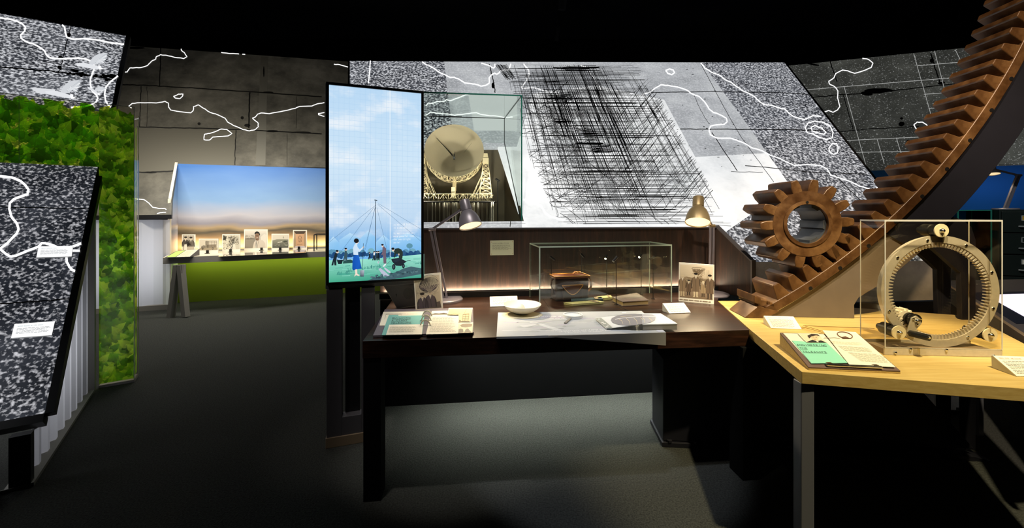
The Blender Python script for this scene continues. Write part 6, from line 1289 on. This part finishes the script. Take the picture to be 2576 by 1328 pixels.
pr.shape(QC([(880, 352), (1160, 356), (1275, 478), (1005, 478)]), '#e9d8c0'); pr.L = 2; pr.ell(*QC([(1110, 405)])[0], 9.5, 8.0, '#e6c9a8', 16, .3); pr.L = 3; pr.shape(QC([(1000, 380), (1060, 352), (1150, 358), (1185, 385), (1130, 375), (1060, 390), (1030, 420)]), '#3a2f2a'); pr.shape(QC([(985, 475), (1075, 440), (1140, 462), (1200, 448), (1275, 478)]), '#20242a'); pr.L = 4; pr.shape(QC([(1120, 452), (1170, 470), (1165, 478), (1150, 478)]), '#f2ece0')
for x, y in ((1085, 402), (1130, 404)): pr.ell(*QC([(x, y)])[0], 1.3, .7, '#4a382c', 8)
pr.line(QC([(1095, 432), (1130, 434)]), .5, '#8a5a48'); pr.line(QC([(1110, 405), (1113, 420)]), .5, '#c39a78')
pr.L = 2; pr.ring(*QC([(1553, 372)])[0], 19.5, 7.5, 2.4, '#6e5040', 30, rot=.22); pr.shape(QC([(1500, 400), (1560, 385), (1650, 425), (1520, 428)]), '#6e5040'); pr.line(QC([(1250, 408), (1330, 412), (1400, 408), (1480, 418)]), 1.2, '#9a8878')
obj('photo_print', pr, 'ink', t, smooth=False)
def cm(x, y):
    a = lerp(1320, 1790, x)+y*460; b = lerp(452, 480, x)+y*300; return plC(*QC([(a, b)])[0], .0076)
pr = PR(cm, nC, .0004); pr.body(0, 0, 1, .16, 3, '#cfc6b4', .3, random.Random(4), .2); pr.body(.02, .24, 1.02, .5, 5, '#a8a296', .35, random.Random(5), .15); pr.body(.03, .56, 1.05, 1.02, 9, '#a8a296', .35, random.Random(6), .15); obj('body_print', pr, 'ink', t, smooth=False)
mb = MB(); a_, b_ = plC(*QC([(1275, 800)])[0], .006), plC(*QC([(2090, 838)])[0], .006); mb.tube([a_, b_], .0045, 8); mb.obox(a_, b_-a_, nC*.003, (wl_[3]-wl_[0]).normalized()*.012); o = obj('clip_bar', mb, 'chrome', t)
for x in (1320, 2000):
    p_ = plC(*QC([(x, 785 if x < 1500 else 815)])[0], .008); mb = MB().box(p_, .02, .012, .006); obj('clip_lug', mb, 'chrome', o, smooth=False)
# ================================================================ picture table at the back left
e0_, e1_ = Z(410, 648, TZ), Z(830, 631.5, TZ); d_ = (e1_-e0_).normalized()
bkL, bkR = hb(nk, TZ)-pk*.002, hb(nk+dk*2.6, TZ)-pk*.002
t = thing('trestle_table', 'long grey picture table on an A-shaped trestle at the back left', 'table', hb(e0_, 0))
tp = [e0_, e1_+d_*.5, bkR+dk*.3, bkL+dk*.03, Z(432, 636, TZ)]
mb = MB().prism([p-V((0, 0, .088)) for p in tp], (0, 0, .084)); obj('tabletop', mb, 'trestle_grey', t, smooth=False)
mb = MB().prism([p-V((0, 0, .004)) for p in tp], (0, 0, .004)); obj('top_sheet', mb, 'trestle_edge', t, smooth=False)
def leg(p0, p1, w):
    mb = MB(); a, b = V(p0), V(p1); mb.prism([a-V((w/2, 0, 0)), a+V((w/2, 0, 0)), b+V((w/2, 0, 0)), b-V((w/2, 0, 0))], V((.02, .06, 0))); obj('leg', mb, 'trestle_grey', t, bevel=.002, smooth=False)
ly = Z(440, 800, 0).y; tpz = TZ-.088
leg(P(423, 801, ly), V((P(440, 700, ly).x, ly, tpz)), .055); leg(P(461, 798, ly), V((P(448, 700, ly).x, ly, tpz)), .055)
mb = MB().box((P(446, 680, ly).x, ly+.04, tpz-.05), .11, .07, .1); obj('leg_head', mb, 'trestle_grey', t, smooth=False)
# strip lights of the backdrop, then an added fill over the table
tt = thing('picture_light_strip', 'warm strip light along the foot of the landscape backdrop', 'light', bkL)
mb = MB().obox(bkL-pk*.06+dk*.1, dk*2.3, pk*.02, (0, 0, .03)); obj('housing', mb, 'trestle_grey', tt, smooth=False); mb = MB().obox(bkL-pk*.035+dk*.06, dk*2.4, pk*.012, (0, 0, .012)); obj('light_tube', mb, 'led_warm', tt, smooth=False)
light('backdrop_glow', 'AREA', bkL-pk*.05+dk*1.3+V((0, 0, .04)), bkL+dk*1.3+V((0, 0, .6)), 5, (1, .92, .66), 2.5, .03)
light('green_glow', 'AREA', bkL-pk*.16+dk*1.4+V((0, 0, -.1)), bkL+dk*1.4+V((0, 0, -.75))+pk*.02, 5, (.95, 1, .55), 2.6, .05)
light('trestle_fill', 'AREA', bkL-pk*1.3+dk*.75+V((0, 0, 1.9)), bkL+dk*.75-pk*.4, 85, (1, .94, .82), 2.3, .2)  # added overhead fill for the table photos and floor, no fitting there
# the six photographs
def art_pair(pr):
    r = random.Random(2); pr.rect(.06, .05, .93, .9, '#b9ae9c'); pr.L = 2
    for k in range(5): pr.line([(.15+.17*k, .05), (.15+.17*k, .5)], .02, '#8d8476')
    person(pr, .28, 1.1, .98, '#4a443e', '#3a342e', wide=1.3, legs=False); person(pr, .68, 1.12, .98, '#6a6258', '#3a342e', wide=1.3, legs=False); pr.L = 4; pr.shape([(.18, .55), (.36, .53), (.4, .9), (.16, .9)], '#e8e2d4'); lattice_print(pr, .3, .4, .7, .6, 14, '#2d2823', .03, r)
def art_truck(pr):
    r = random.Random(3); pr.rect(.04, .05, .97, .78, '#d6cab4'); pr.L = 2; pr.shape([(.04, .62), (.97, .6), (.97, .78), (.04, .78)], '#a8987e'); pr.shape([(.1, .66), (.14, .5), (.24, .44), (.34, .46), (.36, .66)], '#857a6a'); pr.shape([(.33, .2), (.36, .14), (.5, .16), (.5, .6), (.34, .6)], '#9d917e'); pr.shape([(.4, .42), (.9, .4), (.9, .6), (.4, .62)], '#8d806c')
    for x in (.4, .52, .66, .8, .92): pr.line([(x, .16), (x, .58)], .012, '#6d6252')
    for y in (.18, .28, .38): pr.line([(.36, y), (.93, y-.01)], .016, '#6d6252')
    pr.L = 3
    for x in (.2, .72): pr.ell(x, .66, .045, .085, '#5d5344', 14); pr.ell(x, .66, .02, .04, '#b8ac96', 10)
def art_yard(pr):
    r = random.Random(4); pr.rect(.04, .05, .97, .84, '#cfc6b0'); pr.L = 2
    for k in range(120): x, y = r.uniform(.05, .7), r.uniform(.1, .84); pr.ell(x, y, r.uniform(.01, .035), r.uniform(.01, .03), r.choice(['#4a4438', '#8d8470', '#e6decb', '#2d2a22']), 6)
    pr.shape([(.05, .06), (.25, .12), (.2, .34), (.05, .3)], '#3f3d30'); lattice_print(pr, .3, .08, .95, .6, 46, '#5a5244', .01, r); pr.L = 3; pr.ell(.65, .46, .04, .06, '#2a2620', 12); pr.shape([(.58, .84), (.6, .56), (.72, .55), (.76, .84)], '#e6decb')
    for k in range(8): pr.line([(.1+r.random()*.5, .84), (.3+r.random()*.6, .3)], .02, r.choice(['#e9e2d0', '#3a352c']))
def art_man(pr):
    r = random.Random(5); pr.rect(.03, .04, .97, .88, ['#d8cfc0', '#ddd5c6', '#7d7468', '#6d655a']); pr.L = 2; pr.shape([(.03, .46), (.6, .44), (.6, .88), (.03, .88)], '#8a8274')
    for k in range(30): pr.ell(r.uniform(.05, .45), r.uniform(.28, .44), r.uniform(.01, .03), r.uniform(.02, .05), '#a39a8a', 6)
    pr.rect(.05, .42, .45, .46, '#5f584d'); pr.shape([(.7, .36), (.85, .22), (.96, .26), (.96, .88), (.7, .88)], '#d9d1c2'); pr.L = 3; pr.shape([(.36, .88), (.42, .6), (.5, .5), (.62, .46), (.8, .52), (.9, .66), (.92, .88)], '#cbbfae'); pr.shape([(.5, .52), (.57, .48), (.52, .88), (.45, .88)], '#efe9dc'); pr.line([(.53, .54), (.5, .88)], .025, '#5a4c44')
    pr.line([(.62, .5), (.56, .88)], .012, '#8d8274'); pr.L = 4; pr.ell(.55, .31, .095, .17, '#8d6f58', 20, .08); pr.shape([(.5, .44), (.62, .42), (.63, .5), (.55, .54), (.5, .5)], '#7d614c'); pr.L = 5; pr.shape([(.44, .22), (.46, .13), (.55, .09), (.64, .13), (.68, .24), (.65, .3), (.62, .2), (.52, .19), (.47, .23)], '#1d1916')
    for x in (.51, .585): pr.ell(x, .3, .018, .014, '#1d1612', 8); pr.line([(x-.025, .27), (x+.025, .268)], .01, '#1d1612')
    pr.shape([(.51, .4), (.55, .415), (.6, .395), (.56, .385)], '#efe4d4'); pr.line([(.55, .31), (.545, .36)], .008, '#6a503e')
def art_hill(pr):
    r = random.Random(6); pr.rect(.05, .05, .96, .85, '#dbd1bc'); pr.L = 2; pr.shape([(.05, .4), (.3, .33), (.6, .33), (.96, .35), (.96, .85), (.05, .85)], ['#8d8a78', '#98957f', '#98957f', '#8d8a78', '#55564a', '#55564a']); pr.L = 3
    for k in range(26): x = r.uniform(.06, .9); pr.line([(x, r.uniform(.5, .84)), (x+r.uniform(.05, .2), r.uniform(.5, .84))], .01, r.choice(['#6a6a5a', '#b9b7a2', '#45473c']))
    pr.shape([(.35, .5), (.6, .46), (.6, .5), (.36, .54)], '#e8e2cf'); pr.ell(.78, .47, .12, .05, '#4a4c3e', 12); pr.line([(.67, .14), (.69, .27)], .02, '#6a6656'); pr.line([(.64, .24), (.72, .25)], .015, '#6a6656')
def art_box(pr):
    pr.rect(.06, .05, .93, .93, '#8d7258'); pr.L = 2; pr.shape([(.06, .05), (.93, .05), (.8, .2), (.2, .2)], '#4a3b2e'); pr.shape([(.06, .05), (.2, .2), (.2, .82), (.06, .93)], '#b39a7c'); pr.shape([(.93, .05), (.8, .2), (.8, .82), (.93, .93)], '#a88d6e'); pr.shape([(.06, .93), (.2, .82), (.8, .82), (.93, .93)], '#cdc0c0'); pr.rect(.2, .2, .8, .82, '#d0a27a'); pr.L = 3; pr.ring(.5, .46, .13, .16, .025, '#8d6a4a', 18); pr.line([(.35, .36), (.62, .6)], .02, '#7d5c40'); pr.line([(.62, .36), (.42, .64)], .02, '#7d5c40'); pr.line([(.3, .74), (.68, .73)], .025, '#8d6a4a')
PB = lambda x0, y0, x1, y1, l=0: [(x0, y0+l), (x1, y0), (x1, y1-1), (x0, y1), TZ]
lbl = ('small photo of two people at work, leftmost on the trestle table', 'low wide photo of an old truck on the trestle table', 'photo of a crowded timber yard on the trestle table', 'largest photo on the trestle table, smiling man in a pale jacket', 'photo of a mast on a low hill on the trestle table', 'photo of a wooden box with wire loop, rightmost on the trestle table')
for i_, (a, art, lb_) in enumerate(((PB(457.7, 589.5, 490.9, 630), art_pair, lbl[0]), (PB(500, 600.5, 549, 635), art_truck, lbl[1]), (PB(559, 589, 604, 632), art_yard, lbl[2]), (PB(614, 577, 673, 627), art_man, lbl[3]), (PB(683, 588, 727, 624), art_hill, lbl[4]), (PB(737, 578.5, 772, 620), art_box, lbl[5]))):
    photo_board('standing_photo', lb_, a, art, .03, .02, group='photographs on the trestle table', stand=False, line=(nk-pk*(.2, .42, .3, .14, .2, .12)[i_], pk))
for u, v, i in ((522, .45, 2), (580, .33, 3), (658, .17, 4), (705, .23, 5), (752, .15, 6)):
    p = PL(u, 600, nk-pk*v, pk); p.z = TZ; t = thing('photo_clip', 'small black clip holding the %s photo from the left on the trestle table' % ('', '', 'second', 'third', 'fourth', 'fifth', 'sixth')[i], 'clip', p, 'clips of the trestle table photographs'); mb = MB().box(p+V((0, -.008, .005)), .05, .035, .01); obj('clip_foot', mb, 'black_rubber', t, smooth=False); mb = MB().box(p+V((0, .0, .03)), .035, .012, .04); obj('clip_jaw', mb, 'black_rubber', t, smooth=False)
q = [Z(*p, TZ+.004) for p in ((444, 633.5), (502, 628.5), (478, 646), (414, 648))]
q[0].z = q[1].z = TZ+.075; q[0] = Z(444, 631, TZ+.075); q[1] = Z(502, 626, TZ+.075)
nn = (q[2]-q[3]).cross(q[0]-q[3]).normalized(); q[1] = PL(502, 626, q[3], nn)
t = thing('reading_panel', 'sloping green and cream text panel at the left end of the trestle table', 'book', hb(q[3], TZ))
mb = MB(); lo_ = [hb(p, TZ+.001) for p in q]; mb.add(q+lo_, [[0, 1, 2, 3], [7, 6, 5, 4], [0, 4, 5, 1], [1, 5, 6, 2], [2, 6, 7, 3], [3, 7, 4, 0]]); obj('wedge', mb, 'graphite', t, smooth=False)
nn = (q[2]-q[3]).cross(q[0]-q[3]).normalized(); nn = nn if nn.z > 0 else -nn; q[2] = q[1]+q[3]-q[0] if False else q[2]; pr = PR(quadmap(*q), nn, .001); pr.rect(.04, .06, .4, .95, '#b5cc6a'); pr.rect(.43, .04, .98, .97, '#d8cfae'); pr.L = 2; pr.body(.5, .15, .92, .85, 6, '#a59c80', .25, random.Random(2)); obj('panel_print', pr, 'ink', t, smooth=False)
q = [Z(*p, TZ+.002) for p in ((560, 636), (775, 627), (770, 636), (548, 646))]; t = thing('glass_sheet', 'flat glossy glass sheet reflecting the photos on the trestle table', 'sheet', q[3]); mb = MB().prism(q, (0, 0, .004)); plain('gloss_sheet', '#8f8a80', .04, spec=1.0, coat=1); obj('sheet', mb, 'gloss_sheet', t, smooth=False)
c_ = Z(790, 632, TZ); t = thing('small_glass_case', 'small glass box with thin dark edges on the trestle table by the screen', 'display case', c_); w_, dp_, h_ = .5, .3, .26
cx_ = [c_, c_+dk*w_, c_+dk*w_+pk*dp_, c_+pk*dp_]; mb = MB()
for i in range(4): mb.strut(cx_[i], cx_[i]+V((0, 0, h_)), .006); mb.strut(cx_[i]+V((0, 0, h_)), cx_[(i+1) % 4]+V((0, 0, h_)), .006)
obj('edge_frame', mb, 'panel_trim', t, smooth=False); mb = MB().prism([p+V((0, 0, h_)) for p in cx_], (0, 0, .004)); obj('top_pane', mb, 'glass_clear', t, smooth=False); mb = MB().obox(c_, dk*w_, pk*.004, (0, 0, h_)); obj('front_pane', mb, 'glass_clear', t, smooth=False)
# ================================================================ touch table at the right
tz = DZ
k0, k1 = Z(2372, 706, tz), Z(2576, 838, tz); kd = (k1-k0).normalized(); kn = V((-kd.y, kd.x, 0)); kn = kn if kn.x > 0 else -kn
t = thing('touch_table', 'angled touch-screen table with glowing lilac screen behind the acrylic case', 'table', hb(k0, 0))
far = Z(2576, 706, tz); L2 = (k1-k0).length*1.25
bx_ = V((1.5, .15, 0)); mb = MB().prism([p-V((0, 0, .02)) for p in (k0, k0+kd*L2, k0+kd*L2+bx_, k0+bx_)], (0, 0, .02)); obj('tabletop', mb, 'graphite', t, smooth=False)
mb = MB(); ha = .13; pf = []
for k in range(9): a = math.pi/2+math.pi*k/8; pf.append((ha/2+ha/2*math.cos(a), -ha/2+ha/2*math.sin(a)))
ap_ = [k0+kd*x+V((0, 0, z)) for x, z in pf]+[k0+kd*L2+V((0, 0, -ha)), k0+kd*L2]
mb.prism([p+V((0, 0, .002)) for p in ap_], -kn*.02); obj('apron', mb, 'beige_metal', t, bevel=.002, smooth=False)
c1 = Z(2478, 742, tz); c0_ = c1+V((-.045, .085, 0)); bx2 = V((1.25, .125, 0))
mb = MB().prism([p+V((0, 0, .0005)) for p in (c0_, c0_+kd*1.12, c0_+kd*1.12+bx2+V((.12, 0, 0)), c0_+bx2+V((.12, 0, 0)))], (0, 0, .001)); obj('screen_border', mb, 'bezel', t, smooth=False)
mb = MB().prism([p+V((0, 0, .002)) for p in (c1, c1+kd*.95, c1+kd*.95+bx2, c1+bx2)], (0, 0, .0006)); obj('screen', mb, 'screen_lilac', t, smooth=False)
pr = PR(lambda u, v: Z(u, v, tz+.0004), UP, .0004)
for i in range(4):
    for j in range(16): pr.ell(2430+j*2.6-i*1.5, 708+i*3.1, .8, .55, '#0a0a0a', 6)
obj('speaker_holes', pr, 'ink', t, smooth=False)
mb = MB().prism([hb(k0+kd*.5+kn*.3, 0), hb(k0+kd*L2+kn*.15, 0), hb(k0+kd*L2+kn*1.3, 0), hb(k0+kd*.8+kn*1.2, 0)], (0, 0, tz-.03)); obj('plinth', mb, 'black_satin', t, smooth=False)
# corrugated sheet behind the oak table legs
p0_ = Z(2300, 1034, 0); p1_ = Z(2436, 1040, 0); d_ = (p1_-p0_); n_ = V((d_.y, -d_.x, 0)).normalized()
t = thing('corrugated_panel', 'short translucent corrugated panel under the right end of the oak table', 'panel', p0_)
corr('sheet', p0_, d_, d_.length, .03, lambda x: .68, .02, .11, n_, 'polycarbonate', t); mb = MB().obox(p0_-n_*.03, d_, n_*.06, (0, 0, .03)); obj('rail', mb, 'panel_trim', t, smooth=False)
light('corrugated_back', 'AREA', (p0_+p1_)/2+V((0, .3, .35)), (p0_+p1_)/2+V((0, 0, .35)), 1.2, (1, .95, .8), .4, .4)
# ================================================================ filing cabinet, alcove case and lamp
cy = 5.0; cl_ = P(2514, 530, cy); cl0 = hb(cl_, 0); cdir = V((.93, -.36, 0)); cnr = V((-.36, -.93, 0)); chh = P(2514, 527, cy).z
t = thing('filing_cabinet', 'dark green metal filing cabinet with label holders at the right edge', 'cabinet', cl0)
mb = MB().obox(cl0, cdir*.52, -cnr*.6, (0, 0, chh)); obj('body', mb, 'cabinet_green', t, bevel=.004, smooth=False)
dh = .27
for i in range(4):
    zt_ = chh-.025-i*dh; o = cl0+cdir*.015+V((0, 0, zt_-dh+.012)); mb = MB().obox(o, cdir*.49, cnr*.018, (0, 0, dh-.014)); dr = obj('drawer', mb, 'cabinet_green', t, bevel=.003, smooth=False)
    c_ = cl0+cdir*.24+cnr*.02+V((0, 0, zt_-.085)); mb = MB()
    for a, b, w2, h2 in ((0, .03, .11, .008), (0, -.03, .11, .008)): mb.obox(c_+cdir*(a-w2/2)+V((0, 0, b)), cdir*w2, cnr*.006, (0, 0, h2))
    for x in (-.055, .047): mb.obox(c_+cdir*x+V((0, 0, -.03)), cdir*.008, cnr*.006, (0, 0, .068))
    obj('label_holder', mb, 'brushed', dr, smooth=False); mb = MB().obox(c_+cdir*-.047+V((0, 0, -.022)), cdir*.094, cnr*.002, (0, 0, .05)); obj('label_insert', mb, ('label_yellow', 'cabinet_green', 'paper', 'paper')[i], dr, smooth=False)
    h0 = c_+V((0, 0, -.1)); mb = MB().tube([h0-cdir*.075, h0-cdir*.06+cnr*.025, h0+cdir*.06+cnr*.025, h0+cdir*.075], .009, 8); obj('handle', mb, 'brushed', dr)
mb = MB().lathe([(0, 0), (.014, 0), (.014, .008), (0, .01)], cl0+cdir*.24+V((0, 0, chh-.022))+cnr*.018, cnr, 12); obj('lock', mb, 'chrome', t)
g0 = cl0-cdir*.34-cnr*.1; t = thing('alcove_case', 'greenish glass case standing left of the filing cabinet', 'display case', g0)
mb = MB().obox(g0, cdir*.32, -cnr*.35, (0, 0, .75)); obj('plinth', mb, 'shelf_black', t, smooth=False)
mb = MB().obox(g0+V((0, 0, .75)), cdir*.32, -cnr*.35, (0, 0, chh-.76)); glass('glass_green', '#6f8f86', .05); obj('glass_box', mb, 'glass_green', t, smooth=False)
mb = MB()
for a, b in (((0, 0), (1, 0)), ((1, 0), (1, 1)), ((1, 1), (0, 1)), ((0, 1), (0, 0))): mb.strut(g0+cdir*.32*a[0]-cnr*.35*a[1]+V((0, 0, chh-.01)), g0+cdir*.32*b[0]-cnr*.35*b[1]+V((0, 0, chh-.01)), .006); mb.strut(g0+cdir*.32*a[0]-cnr*.35*a[1]+V((0, 0, .75)), g0+cdir*.32*a[0]-cnr*.35*a[1]+V((0, 0, chh)), .006)
obj('edge_frame', mb, 'glass_edge', t, smooth=False)
lbb = cl0+cdir*.17-cnr*.2+V((0, 0, chh)); ly_ = lbb.y
desk_lamp('metal desk lamp standing on the filing cabinet', lbb, P(2562, 441, ly_), P(2497, 422, ly_+.1), P(2498, 428, ly_+.1), P(2499, 438, ly_+.08), .065, 'lamp_metal', 4, r_base=.12, sc=1.4)
light('alcove_blue', 'AREA', P(2440, 620, 5.6), P(2440, 500, 7.0), 6, (.15, .6, 1), 1.4, .3)
light('alcove_blue_top', 'AREA', P(2560, 460, 5.6), P(2500, 500, 7.0), 1.5, (.15, .4, 1), 1.0, .3)
# faint fixtures on the black ceiling
for i, (u, v) in enumerate(((1413, 25), (1400, 104))):
    p = P(u, v, 5.0+i*2.2); t = thing('track_spotlight', ('black ceiling spotlight near the top middle of the picture', 'black ceiling fitting above the scaffold picture')[i], 'spotlight', p)
    mb = MB().cyl(p+V((0, 0, 0)), p+V((.02, -.06, .22)), .05, 18); obj('can', mb, 'black_satin', t); mb = MB().cyl(p+V((.02, -.06, .2)), V((p.x+.02, p.y-.06, 5.995)), .012, 8); obj('rod', mb, 'black_satin', t); mb = MB().box(V((p.x+.02, p.y-.06, 5.98)), .5, .05, .03); obj('track', mb, 'black_satin', t, smooth=False)

# joined fine print: too small to pick apart
for o in bpy.data.objects:
    if o.type == 'MESH' and o.parent and o.name.split('.')[0] in ('joint_print', 'crack_print', 'grid_print', 'scaffold_drawing', 'sketch_print', 'seam_lines', 'body_print', 'photo_print', 'caption_print', 'board_print', 'chart_print', 'screen_picture', 'title_print', 'grille_holes', 'speaker_holes', 'plaque_print', 'panel_print', 'lens_print', 'cover_title', 'dish_truss', 'aerial', 'lattice_tower', 'base_girder'): o['kind'] = 'stuff'
